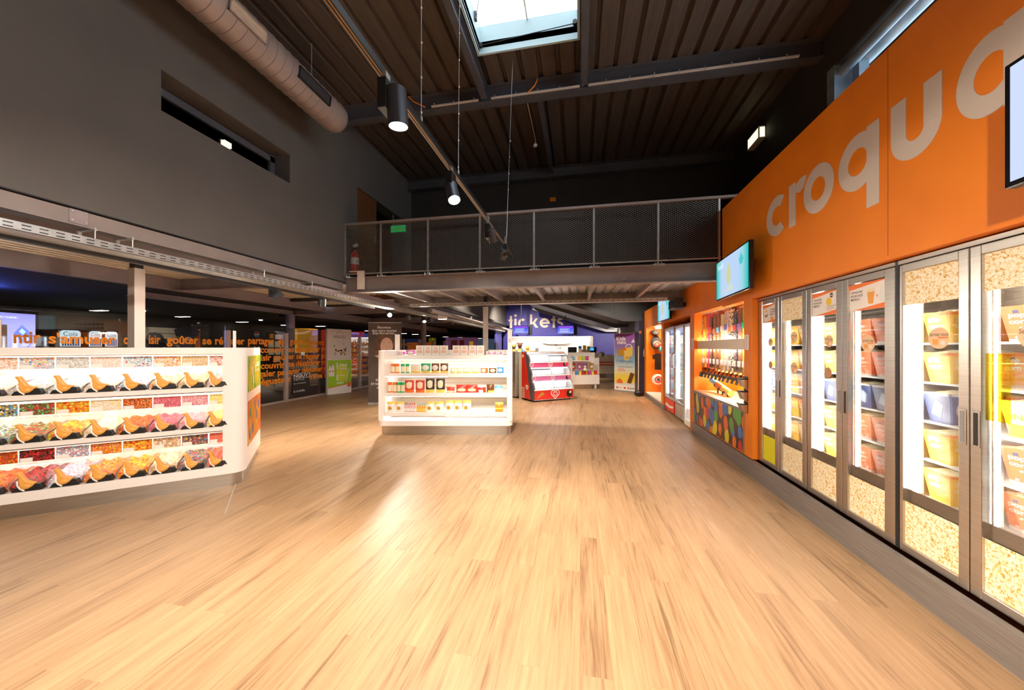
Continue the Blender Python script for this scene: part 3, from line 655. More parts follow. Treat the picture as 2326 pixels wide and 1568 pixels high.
for z, nm in ((1.08, 'top'), (.655, 'middle')):
    MB(MC).box(LX, -.02, z-.05, -.16, .40, z).build('shelf', m_wl, sc, bev=.004)
    MB(MC).box(LX, .0, z-.062, -.16, .05, z-.05).build('shelf_edge_strip', m_steelp, sc)
for z in (1.416, 1.005, .58):
    MB(MC).box(LX, .16, z-.004, -.17, .20, z+.002).build('light_strip', m_led2, sc)
# end graphics on the right hand end
ME = MC @ Matrix.Translation((.0305, 0, 0)) @ frame((0, 0, 0), YA, ZA)
eg = vmat('green_orange_sweet_print', [(.16, .42, .03), (.75, .50, .02), (.55, .20, .01), (.30, .50, .02), (.85, .55, .03)], 3.2, st=(1, 3, .8), rough=.3, bump=0)
eg2 = nmat('sweet_print_upper', (.10, .34, .01), (.80, .42, .01), 4.5, (1, 2.4, .8), rough=.3, lo=.40, hi=.56)
eg3 = nmat('sweet_print_lower', (.70, .07, .01), (.62, .36, .02), 4.5, (1, 3, .8), rough=.3, lo=.40, hi=.62)
g1 = MB(ME).box(.17, .98, 0, 1.28, 1.40, .003).build('upper_graphic', eg2, sc)
MB(ME).line([(.45, 1.27), (.55, 1.14), (.62, 1.05)], .02, .003, .0045).line([(.5, 1.26), (.60, 1.13), (.66, 1.06)], .008, .003, .0045).build('sweet_outline', m_cream, g1)
text('Lutti', m_cream, ME, .72, 1.25, w=.42, h=.09, parent=g1, z=.004)
text('bonbons', m_cream, ME, .72, 1.19, w=.42, h=.035, parent=g1, z=.004)
MB(ME).box(.17, .875, 0, 1.28, .98, .003).build('pale_band', mat('peach_band', (.80, .52, .40), .4), sc)
g2 = MB(ME).box(.17, .36, 0, 1.28, .875, .003).build('lower_graphic', eg3, sc)
mb = MB(ME)
for k, (x, z, c) in enumerate(((.35, .72, 1), (.9, .62, 0), (.55, .50, 0), (1.05, .75, 0), (.75, .78, 0), (.3, .48, 0))):
    mb.disc(x, z, .05, .003, .0042 + k*.0001, 10, 1.4)
mb.build('printed_sweets', nmat('green_blue_sweet', (.04, .22, .05), (.05, .12, .25), 2, lo=.45, hi=.5), g2)
sp = tag(MB(MC @ Matrix.Translation((-.09, .12, 1.5))).box(-.006, 0, 0, .006, .11, .19).build('price_totem', m_white), 'small white price panel standing on the right end of the sweet counter', 'sign')
sp2 = MB(MC @ Matrix.Translation((-.09, .12, 1.5)) @ frame((.0065, 0, 0), YA, ZA))
for k in range(5): sp2.box(.03, .04+.03*k, 0, .085, .043+.03*k, .0006)
sp2.build('red_print', m_redm, sp)
MB(MC @ Matrix.Translation((-.09, .12, 1.5)) @ frame((-.007, .0, 0), -YA, ZA)).box(-.1, .04, 0, -.02, .15, .0005).build('red_print', mat('pale_pink_print', (.8, .5, .5)), sp)

Wh = (.85, .83, .80); Rd = (.70, .03, .02); Or = (.85, .25, .01); Ye = (.88, .60, .03); Bl = (.08, .32, .62); Gr = (.10, .40, .10); Pk = (.80, .28, .34); Bk = (.015, .012, .012); Cr = (.85, .66, .42); LB = (.45, .68, .80); Br = (.20, .07, .02); Pu = (.3, .1, .35)
pals = {
 (0, -1): ([Rd, (.8, .2, .15), Wh, Wh], 55, Wh), (0, 0): ([Cr, (.9, .75, .45), (.9, .6, .4)], 60, (.6, .4, .25)), (0, 1): ([Ye, Rd, Cr, Or, Wh], 45, Wh), (0, 2): ([LB, Bl, Wh, Rd, (.6, .8, .9)], 45, Wh), (0, 3): ([(.9, .7, .62), (.88, .62, .52), Wh], 50, Wh), (0, 4): ([Wh, (.75, .78, .8), Wh, (.55, .58, .6)], 55, (.45, .47, .48)), (0, 5): ([LB, (.8, .2, .2), Wh, Ye, Bl, LB], 40, Wh), (0, 6): ([(.9, .55, .4), Wh, (.85, .35, .2)], 45, Wh),
 (1, -1): ([(.9, .78, .2), (.9, .85, .5)], 60, Ye), (1, 0): ([Pk, (.85, .45, .5), (.9, .6, .6)], 55, (.6, .2, .25)), (1, 1): ([(.75, .14, .2), Pk, (.6, .08, .12)], 65, (.4, .05, .08)), (1, 2): ([Or, Rd, Br, (.8, .35, .05)], 50, (.3, .05, .01)), (1, 3): ([Cr, Ye, Wh, Wh], 60, Wh), (1, 4): ([Or, Ye, (.9, .45, .03), (.5, .6, .05), Rd], 30, (.7, .15, .01)), (1, 5): ([Rd, Gr, (.6, .05, .05), (.2, .55, .25)], 42, Bk), (1, 6): ([LB, Ye, Bk, Wh, Bl], 40, Bk), 
 (2, -1): ([(.85, .12, .05), (.8, .08, .04)], 90, (.9, .4, .3)), (2, 0): ([Rd, Bl, Ye, Gr, Br, Or], 48, Bk), (2, 1): ([Cr, (.8, .5, .3), (.75, .6, .45), Wh], 30, (.5, .3, .15)), (2, 2): ([Or, Ye, Rd, (.9, .4, .02)], 34, (.7, .2, .02)), (2, 3): ([Or, Rd, Pk, Ye], 50, (.7, .25, .03)), (2, 4): ([LB, Pk, Wh, (.7, .85, .9)], 38, (.3, .3, .45)), (2, 5): ([Rd, (.55, .02, .02), Bk, Bk], 42, Bk), (2, 6): ([Or, Rd], 42, Br),
}
names = {(0, -1): 'red and white chews', (0, 0): 'pale yellow sour sticks', (0, 1): 'yellow and red fizzy mix', (0, 2): 'blue, white and red gums', (0, 3): 'pale pink marshmallow sweets', (0, 4): 'white and grey wrapped mints', (0, 5): 'pastel blue and red wrapped sweets', (0, 6): 'pinkish orange twists',
 (1, -1): 'lemon yellow sweets', (1, 0): 'light pink gums', (1, 1): 'rose red sour bits', (1, 2): 'red brown cola gums', (1, 3): 'white sweets with yellow centres', (1, 4): 'orange and yellow banana shaped gums', (1, 5): 'red and green berries on black', (1, 6): 'blue, yellow and black sweets',
 (2, -1): 'plain bright red sweets', (2, 0): 'small multicoloured chocolate drops', (2, 1): 'cream and tan liquorice pieces', (2, 2): 'orange and red jelly fish', (2, 3): 'orange and pink gum mix', (2, 4): 'light blue and pink dolphins', (2, 5): 'red raspberries on black', (2, 6): 'orange and red rolls'}
PW = .222
m_orh = nmat('ochre_plastic', (.80, .36, .06), (.86, .42, .09), 5, rough=.4)
meshes = {}
def bin_at(tier, k):
    z0 = (1.08, .655, .23)[tier]; w = PW if k >= 0 else .14
    x0 = -.31 - PW * (k + 1) if k >= 0 else -.305
    H = .335
    where = ('top', 'middle', 'bottom')[tier]
    pal, scl, gap = pals[(tier, k)]
    mc = vmat('candy_%d_%d' % (tier, k), pal, scl*1.45, tuple(.5*g_ + .25*(pal[0][i_]+pal[1][i_])*.7 for i_, g_ in enumerate(gap)), .10, rough=.35, rad=.56, soft=.72, bump=.5)
    o = MC @ Vector((x0 + w/2, .1, z0))
    t = thing('sweet_bin', 'clear bin of %s, %s tier of the sweet counter' % (names[(tier, k)], where), 'sweet bin', o, CA, 'pick and mix bins')
    M = wmat(t) @ Matrix.Translation((-w/2, -.1, 0))
    # header card with a photo of the sweets, tilted back slightly
    cy = .13
    c = MB(M).box(.005, cy, H-.112, w-.005, cy+.004, H-.004).build('header_card', mc, t)
    MB(M).box(.010, cy-.003, H-.112, .085 if k >= 0 else .07, cy-.0005, H-.075).build('price_tag', m_white, c)
    # curved clear front and dividers
    pts = [(cy-.002, H-.112)] + [(.0 + .12*(1-math.sin(math.radians(a))), .07 + .15*math.cos(math.radians(a))) for a in (15, 30, 45, 60, 75, 90)] + [(0.0, .035)]
    mb = MB(M)
    for (a, b), (c2, d) in zip(pts, pts[1:]): mb.add([(.004, a, b), (w-.004, a, b), (w-.004, c2, d), (.004, c2, d)], [(0, 1, 2, 3)])
    mb.build('clear_lid', m_acryl, t, smooth=True)
    MB(M).prism([(y, z) for y, z in pts] + [(.0, 0), (.38, 0), (.38, H-.112)], 0.0, .002, 'x').build('clear_side', m_acryl, t)
    # heap of sweets
    rnd = random.Random(tier*20+k); nx, ny = 10, 8; mb = MB(M); vs = []
    for j in range(ny + 1):
        for i in range(nx + 1):
            zz = .04 + .075 * (j / ny) ** .7 + rnd.uniform(-.008, .008) + .012*math.sin(i*1.3+tier)
            vs.append((.006 + (w-.012) * i / nx, .012 + .36 * j / ny, zz))
    nb_ = len(vs)
    vs += [(.006, .012, .001), (w-.006, .012, .001)]
    fs = [(j*(nx+1)+i, j*(nx+1)+i+1, (j+1)*(nx+1)+i+1, (j+1)*(nx+1)+i) for j in range(ny) for i in range(nx)]
    fs.append(tuple([nb_, nb_+1] + [i for i in range(nx, -1, -1)]))
    mb.add(vs, fs); stuff(mb.build('sweets', mc, t))
    # black scoop rest along the foot
    MB(M).prism([(.03, 0), (w-.01, 0), (w-.03, .035), (.05, .035)], -.03, .0, 'y').build('scoop_rest', m_black, t, bev=.003)
    return t
for tier in range(3):
    for k in range(-1, 7): bin_at(tier, k)
# scoop: ochre handle and hood, black jaws, white tether
SCP = None
def scoop(o, label):
    global SCP
    if SCP is not None: return copy_thing(SCP, o, label=label)
    t = thing('serving_scoop', label, 'scoop', o, CA, 'ochre serving scoops'); M = wmat(t)
    def prism_r(pts, y0, y1): return MB(M).prism(pts, y0, y1, 'y')
    prism_r([(-.075, .165), (-.045, .168), (-.035, .15), (-.02, .115), (.0, .085), (.05, .065), (.035, .04), (0, .018), (-.03, .012), (-.045, .04), (-.048, .08), (-.055, .13)], -.035, .01).build('handle', m_orh, t, bev=.008)
    MB(M).ell((-.01, -.015, .045), .045, .028, .032, 12, 8).build('hood', m_orh, t, smooth=True)
    prism_r([(.0, .006), (.03, .035), (.045, .058), (.075, .055), (.095, .01), (.075, .02), (.06, .006)], -.04, .012).build('jaws', m_black, t, bev=.003)
    MB(M).tube([(-.055, -.038, .10), (-.05, -.044, .06), (-.035, -.046, .03), (-.01, -.044, .006)], .0055, 8).build('tether', m_white, t, smooth=True)
    SCP = t; return t
for tier in range(3):
    for k in range(-1, 7):
        z0 = (1.08, .655, .23)[tier]; cx = -.31 - PW*(k+1) + PW*.56 if k >= 0 else -.215
        scoop(MC @ Vector((cx, -.0, z0)), 'ochre and black scoop in front of the %s, %s tier' % (names[(tier, k)], ('top', 'middle', 'bottom')[tier]))
# ================================================================= SNACK SHELVING (centre)
G0 = FW * 6.0 + RT * (-152 / 800 * 6.0)
gd = thing('display_shelving', 'glowing white snack gondola with four shelves in the middle of the hall', 'shelving', G0, TH)
MGd = wmat(gd)
gx = lambda px, y: (px - CX) / F * (6 + y) + 1.14
gz = lambda py, y: EYE - (py - HY) / F * (6 + y)
XW = 1.15; GD = 1.55
MB(MGd).prism(rrect(-XW+.03, .05, XW-.03, GD-.05, .08), 0, .165).build('plinth', m_ssh, gd, smooth=True)
MB(MGd).prism(rrect(-XW, 0, XW, GD, .10), .165, .25).build('base', m_wl, gd, smooth=True)
for s in (-1, 1):
    MB(MGd).prism(rrect(min(s*XW, s*(XW-.10)), .0, max(s*XW, s*(XW-.10)), GD, .045), .25, 1.45).build('side_panel', m_wl, gd, smooth=True)
MB(MGd).box(-XW+.1, .95, .25, XW-.1, .98, 1.30).build('back_panel', nmat('warm_white_slat_board', (.80, .70, .58), (.84, .74, .62), 2, rough=.5), gd)
mb = MB(MGd)
for z in (.5, .6, .8, .9, 1.15, 1.22): mb.box(-XW+.1, .945, z, XW-.1, .951, z+.004)
mb.build('groove_lines', m_steelp, gd)
MB(MGd).box(-XW+.1, .70, 1.27, XW-.1, GD, 1.36).build('top_shelf', m_wl, gd, bev=.006)
MB(MGd).box(-XW+.1, GD-.04, 1.36, XW-.1, GD, 1.455).build('rear_lip', m_wl, gd)
for y, z in ((.27, 1.045), (.10, .715), (.03, .39)):
    MB(MGd).box(-XW+.1, y, z-.06, -.012, .95, z).build('shelf', m_wl, gd, bev=.003)
    MB(MGd).box(-.008, y, z-.075, XW-.1, .95, z).build('shelf', m_wl, gd, bev=.003)
for z, y in ((1.262, .78), (.965, .40), (.63, .25), (.31, .15)):
    MB(MGd).box(-XW+.12, y, z, XW-.12, y+.03, z+.006).build('light_strip', m_led2, gd)
for px0, px1, py in ((897, 907, 760), (1153, 1163, 750)):
    y = .85
    t = MB(MGd).box(gx(px0, y), y, 1.36, gx(px1, y), y+.03, gz(py, y)).build('price_totem', m_white)
    tag(t, 'white upright price totem at the %s end of the snack shelving' % ('left' if px0 < 1000 else 'right'), 'sign')
MB(MGd).box(gx(1155, .85), .848, 1.6, gx(1161, .85), .85, 1.68).build('price_print', mat('pale_grey_print', (.6, .6, .62)), t)

def pouch_mesh(w, h, d, pred, mats, lean=0):
    nx, ny = 16, 18; mb = MB(); vs = []
    for side in (-1, 1):
        for j in range(ny + 1):
            for i in range(nx + 1):
                u, v = i / nx, j / ny
                t = d / 2 * (max(math.sin(math.pi*u), 0) ** .5) * (max(math.sin(math.pi*(.08+.88*v)), 0) ** .6 if v < 1 else 0.04)
                pinch = 1 - .07 * math.sin(math.pi * v) * 1 if False else 1 - .05 * abs(2*v-1) ** 2 * -1
                vs.append(((u - .5) * w * (1 + .04 * abs(2*v-1)), side * t + lean * v, v * h))
    n = (nx+1)*(ny+1)
    for side in (0, 1):
        for j in range(ny):
            for i in range(nx):
                a = side*n + j*(nx+1)+i; mb.k = pred((i+.5)/nx, (j+.5)/ny) if side == 0 else 0
                mb.add([vs[a], vs[a+1], vs[a+nx+2], vs[a+nx+1]], [(0, 1, 2, 3)])
    mb.k = 0
    for j in range(ny):
        for i in (0, nx):
            a = j*(nx+1)+i; mb.add([vs[a], vs[a+nx+1], vs[n+a+nx+1], vs[n+a]], [(0, 1, 2, 3)])
    for i in range(nx):
        for j in (0, ny):
            a = j*(nx+1)+i; mb.add([vs[a], vs[a+1], vs[n+a+1], vs[n+a]], [(0, 1, 2, 3)])
    return mb
def place(mb_fn, name, label, cat, o, rz, group): pass
PR = {}
ell_p = lambda cx, cy, rx, ry, band=0: (lambda u, v: 1 if ((u-cx)/rx)**2 + ((v-cy)/ry)**2 < 1 else (2 if v < band else 0))
def product(kind, key, xl, y, z, w, h, d, mats, label, group, pred=None, M0=None, rz=None, lean=0, cat=None):
    """one packet on a shelf, in gondola coordinates"""
    M0 = M0 or MGd; rz = TH if rz is None else rz
    o = M0 @ Vector((xl, y, z)); nm, ct = {'bag': ('snack_bag', 'bag'), 'tube': ('crisp_tube', 'tube'), 'box': ('carton', 'carton'), 'bottle': ('drink_bottle', 'bottle'), 'tub': ('tub', 'tub')}[kind]
    if key in PR:
        return copy_thing(PR[key], o, rz, label)
    t = thing(nm, label, cat or ct, o, rz, group); M = wmat(t)
    if kind == 'bag':
        mb = pouch_mesh(w, h, d, pred or ell_p(.5, .55, .36, .3, .2), mats, lean); mb.v = [M @ v for v in mb.v]
        mb.build('pouch', mats, t, smooth=True)
        MB(M).box(-w*.5, -.003+lean, h-.012, w*.5, .003+lean, h).build('crimped_seal', mats[0], t)
    elif kind == 'tube':
        MB(M).cyl((0, 0, 0), (0, 0, h*.93), w/2, 18).build('can', mats[0], t, smooth=True)
        MB(M).cyl((0, 0, h*.93), (0, 0, h), w/2*1.03, 18).build('lid', mats[2], t, smooth=True)
        MB(M).cyl((0, 0, h*.12), (0, 0, h*.72), w/2+.0012, 18, caps=False).build('printed_label', mats[1], t, smooth=True)
    elif kind == 'box':
        MB(M).box(-w/2, -d/2, 0, w/2, d/2, h).build('carton_body', mats[0], t, bev=.002)
        MB(M).box(-w*.35, -d/2-.0012, h*.2, w*.35, -d/2, h*.5).box(-w*.2, -d/2-.0012, h*.6, w*.25, -d/2, h*.82).build('print', mats[1], t)
    elif kind == 'bottle':
        r = w / 2
        MB(M).lathe(M0 @ Vector((xl, y, z)), [(r*.8, 0), (r, .01), (r, h*.45), (r*.8, h*.52), (r, h*.6), (r*.4, h*.85), (r*.4, h*.86)], 14) if False else None
        mb = MB(M); mb.lathe((0, 0, 0), [(r*.85, 0), (r, .008), (r, h*.42), (r*.86, h*.5), (r, h*.58), (r*.4, h*.82)], 14); mb.build('bottle_body', mats[0], t, smooth=True)
        MB(M).lathe((0, 0, 0), [(r*.42, h*.82), (r*.45, h*.83), (r*.45, h), (r*.2, h)], 12).build('cap', mats[2], t, smooth=True)
        MB(M).cyl((0, 0, h*.12), (0, 0, h*.4), r+.001, 14, caps=False).build('label_band', mats[1], t, smooth=True)
    elif kind == 'tub':
        MB(M).lathe((0, 0, 0), [(w*.38, 0), (w/2, h)], 18).build('tub_body', mats[0], t, smooth=True)
        MB(M).cyl((0, 0, h), (0, 0, h+.008), w/2*1.04, 18).build('lid', mats[1], t)
    PR[key] = t; return t
C = lambda n, c: mat('pack_' + n, c, .3)
cO, cG, cR, cK, cBn, cY, cB, cPk, cW, cGo = C('orange', (.80, .17, .03)), C('green', (.02, .45, .14)), C('red', (.62, .05, .03)), C('black', (.035, .03, .022)), C('brown', (.17, .06, .02)), C('yellow', (.86, .62, .12)), C('blue', (.05, .30, .70)), C('magenta', (.62, .06, .42)), C('white', (.84, .82, .78)), C('gold', (.55, .30, .03))
cCr, cPy, cSk, cPr = C('cream', (.84, .72, .50)), C('pale_yellow', (.88, .80, .52)), C('sky', (.15, .55, .82)), C('pale_red', (.80, .50, .42))
def row(items, y, z, grp):
    for it in items:
        kind, key, pa, pb, pt, mats, lab = it[:7]; pred = it[7] if len(it) > 7 else None
        w = (pb - pa) / F * (6 + y); h = gz(pt, y) - z; xl = gx((pa + pb) / 2, y)
        d = {'bag': .07, 'tube': w, 'box': .09, 'bottle': w, 'tub': w}[kind]
        product(kind, key, xl, y + .04 + (w/2 if kind in ('tube', 'bottle') else .03), z, w*.97, h, d, mats, lab, grp, pred)
pB = lambda i: [ 'first', 'second', 'third', 'fourth', 'fifth', 'sixth', 'seventh', 'eighth'][i]
Y0 = .78
row([('bag', 'pkb', 900, 917, 800, [cPk, cW, cW], 'left one of the two small magenta bags on top of the shelving'),
     ('bag', 'pkb2', 920, 941, 796, [cPk, cW, cW], 'right one of the two magenta bags, touching the white cartons')], Y0-.04, 1.36, 'packets on top of the snack shelving')
xs = [944, 962, 980, 998, 1027, 1045, 1064, 1082]
for i, x in enumerate(xs):
    row([('box', 'wbx', x, x+17.5, 785, [cW, cPr], '%s white carton with pinkish print from the left, on the very top' % pB(i))], Y0-.04, 1.36, 'white cartons on top of the snack shelving')
for i, x in enumerate((1104, 1117, 1131)):
    row([('box', 'pkx', x, x+12.5, 798, [cW, cPk], '%s small white and pink packet at the right end of the top' % ('left', 'middle', 'right')[i])], Y0-.04, 1.36, 'packets on top of the snack shelving')
E3 = ell_p(.5, .6, .34, .28, .22)
row([('tube', 'ot1', 885, 894.5, 827, [cO, cCr, cO], 'outermost orange crisp tube on the upper shelf'), ('tube', 'ot1', 895, 904.5, 827, [cO, cCr, cO], 'orange crisp tube beside the green ones on the upper shelf'),
     ('tube', 'gt1', 907, 916.5, 827, [cG, cCr, cG], 'green crisp tube touching the orange ones on the upper shelf'), ('tube', 'gt1', 918, 927.5, 827, [cG, cCr, cG], 'light green crisp tube next to the pale bag on the upper shelf'),
     ('bag', 'wb1', 930, 953, 828, [cW, cCr, cY], 'white bag with dark letters between tubes and green bag'), ('bag', 'gb1', 954, 976, 826, [cG, cW, cY], 'pale green crisp bag with dark letters on the upper shelf'),
     ('bag', 'bb1', 978, 996, 826, [cBn, cW, cY], 'left brown crisp bag with white label on the upper shelf'), ('bag', 'bb1', 998, 1017, 826, [cBn, cW, cY], 'right brown crisp bag with white label on the upper shelf')], .27, 1.045, 'snacks on the upper shelf')
row([('bag', 'py1', 1021, 1033, 837, [cPy, cW, cY], 'leftmost pale yellow packet on the upper shelf'), ('bag', 'py1', 1034, 1048, 836, [cPy, cW, cY], 'second pale yellow packet on the upper shelf'), ('bag', 'py2', 1049, 1068, 836, [cPy, cW, cY], 'wide pale yellow packet in the row of pale ones'), ('bag', 'py2', 1070, 1089, 835, [cPy, cW, cY], 'pale yellow packet touching the brown ones'),
     ('bag', 'bs1', 1091, 1108, 837, [cO, cCr, cY], 'reddish brown small packet next to the pale yellow ones', ell_p(.4, .5, .3, .4)), ('bag', 'bs2', 1110, 1127, 837, [cBn, cCr, cO], 'small packet with brown edges beside the blue one', ell_p(.5, .5, .36, .36)), ('bag', 'bl1', 1129, 1144, 835, [cB, cW, cW], 'small blue and white packet at the right end of the upper shelf', ell_p(.45, .5, .34, .3))], .27, 1.045, 'snacks on the upper shelf')
row([('tube', 'ot2', 877, 887, 869, [cO, cCr, cO], 'outermost red crisp tube on the middle shelf'), ('tube', 'ot2', 888, 898, 869, [cO, cCr, cO], 'red crisp tube beside the green ones on the middle shelf'), ('tube', 'gt2', 898.5, 907.5, 869, [cG, cCr, cG], 'left green crisp tube on the middle shelf'), ('tube', 'gt2', 908, 916, 869, [cG, cCr, cG], 'right green crisp tube on the middle shelf'),
     ('bag', 'rb1', 917, 938, 865, [cR, cCr, cO], 'left red crisp bag with round white label', E3), ('bag', 'rb1', 941, 963, 865, [cR, cCr, cO], 'right red crisp bag with round white label', E3), ('bag', 'kb1', 965, 985, 861, [cK, cCr, cY], 'left black crisp bag with round white label', E3), ('bag', 'kb1', 987, 1011, 861, [cK, cCr, cY], 'right black crisp bag with round white label', E3)], .10, .715, 'crisps on the middle shelf')
row([('bag', 'rs1', 1013, 1031, 880, [cR, cCr, cPr], 'low small red packet on the middle shelf', ell_p(.5, .2, .5, .2)), ('bag', 'rs2', 1035, 1060, 875, [cR, cCr, cPr], 'leftmost of the taller red and cream packets', ell_p(.5, .35, .4, .2)), ('bag', 'rs2', 1061, 1081, 876, [cR, cCr, cPr], 'middle red and cream packet on the middle shelf'), ('bag', 'rs3', 1083, 1103, 876, [cR, cW, cW], 'red packet with white top beside the dark brown one', lambda u, v: 1 if v > .72 or (.2 < u < .7 and v < .4) else 0),
     ('bag', 'br3', 1105, 1122, 874, [cBn, cCr, cY], 'dark brown packet with cream flakes at its foot', lambda u, v: 2 if v < .3 and u > .2 else 0), ('bag', 'bl3', 1123, 1141, 877, [cSk, cW, cW], 'blue topped white packet at the right end of the middle shelf', lambda u, v: 0 if v > .62 else 1)], .10, .715, 'sweets on the middle shelf')
E4 = lambda u, v: 2 if (u-.4)**2/.05 + (v-.38)**2/.03 < 1 else (1 if v < .78 else 0)
row([('bag', 'wy1', 876, 895, 914, [cY, cW, cGo], 'leftmost white-and-yellow bag on the bottom shelf', E4), ('bag', 'wy1', 896, 915, 914, [cY, cW, cGo], 'second white-and-yellow bag, left of the red capped bottles', E4)], .03, .39, 'bags on the bottom shelf')
for i in range(5):
    row([('bottle', 'rcb', 916+i*5.3, 920.9+i*5.3, 917, [C('pinkbottle', (.75, .45, .50)), cW, cR], '%s red capped pink bottle from the left on the bottom shelf' % pB(i))], .03, .39, 'red capped bottles')
for i in range(4):
    row([('bottle', 'bcb', 943.5+i*5.6, 948.8+i*5.6, 918, [C('orangejuice', (.85, .38, .02)), cY, cSk], '%s blue capped orange bottle from the left on the bottom shelf' % pB(i))], .03, .39, 'blue capped bottles')
row([('bag', 'wy2', 966, 985, 914, [cY, cW, cGo], 'white-and-yellow bag right of the blue capped bottles', E4), ('bag', 'wy2', 987, 1006, 914, [cY, cW, cGo], 'white-and-yellow bag at the middle joint of the bottom shelf', E4)], .03, .39, 'bags on the bottom shelf')
row([('bag', 'wy3', 1010, 1029, 911, [cY, cW, cGo], 'white-and-yellow bag just right of the shelf joint', E4), ('bag', 'wy3', 1030, 1048, 911, [cY, cW, cGo], 'middle one of the three taller white-and-yellow bags', E4), ('bag', 'wy3', 1050, 1069, 911, [cY, cW, cGo], 'rightmost of the three taller white-and-yellow bags', E4), ('bag', 'gld', 1124, 1143, 915, [cGo, cY, cK], 'single golden brown bag at the right end of the bottom shelf', lambda u, v: 1 if .25 < v < .45 or v > .8 else 0)], .03, .39, 'bags on the bottom shelf')
for i in range(6):
    row([('tub', 'wtb', 1076+i*5.6, 1081+i*5.6, 931, [cW, cW], '%s tiny white pot from the left on the bottom shelf' % pB(i))], .03, .39, 'tiny white pots')
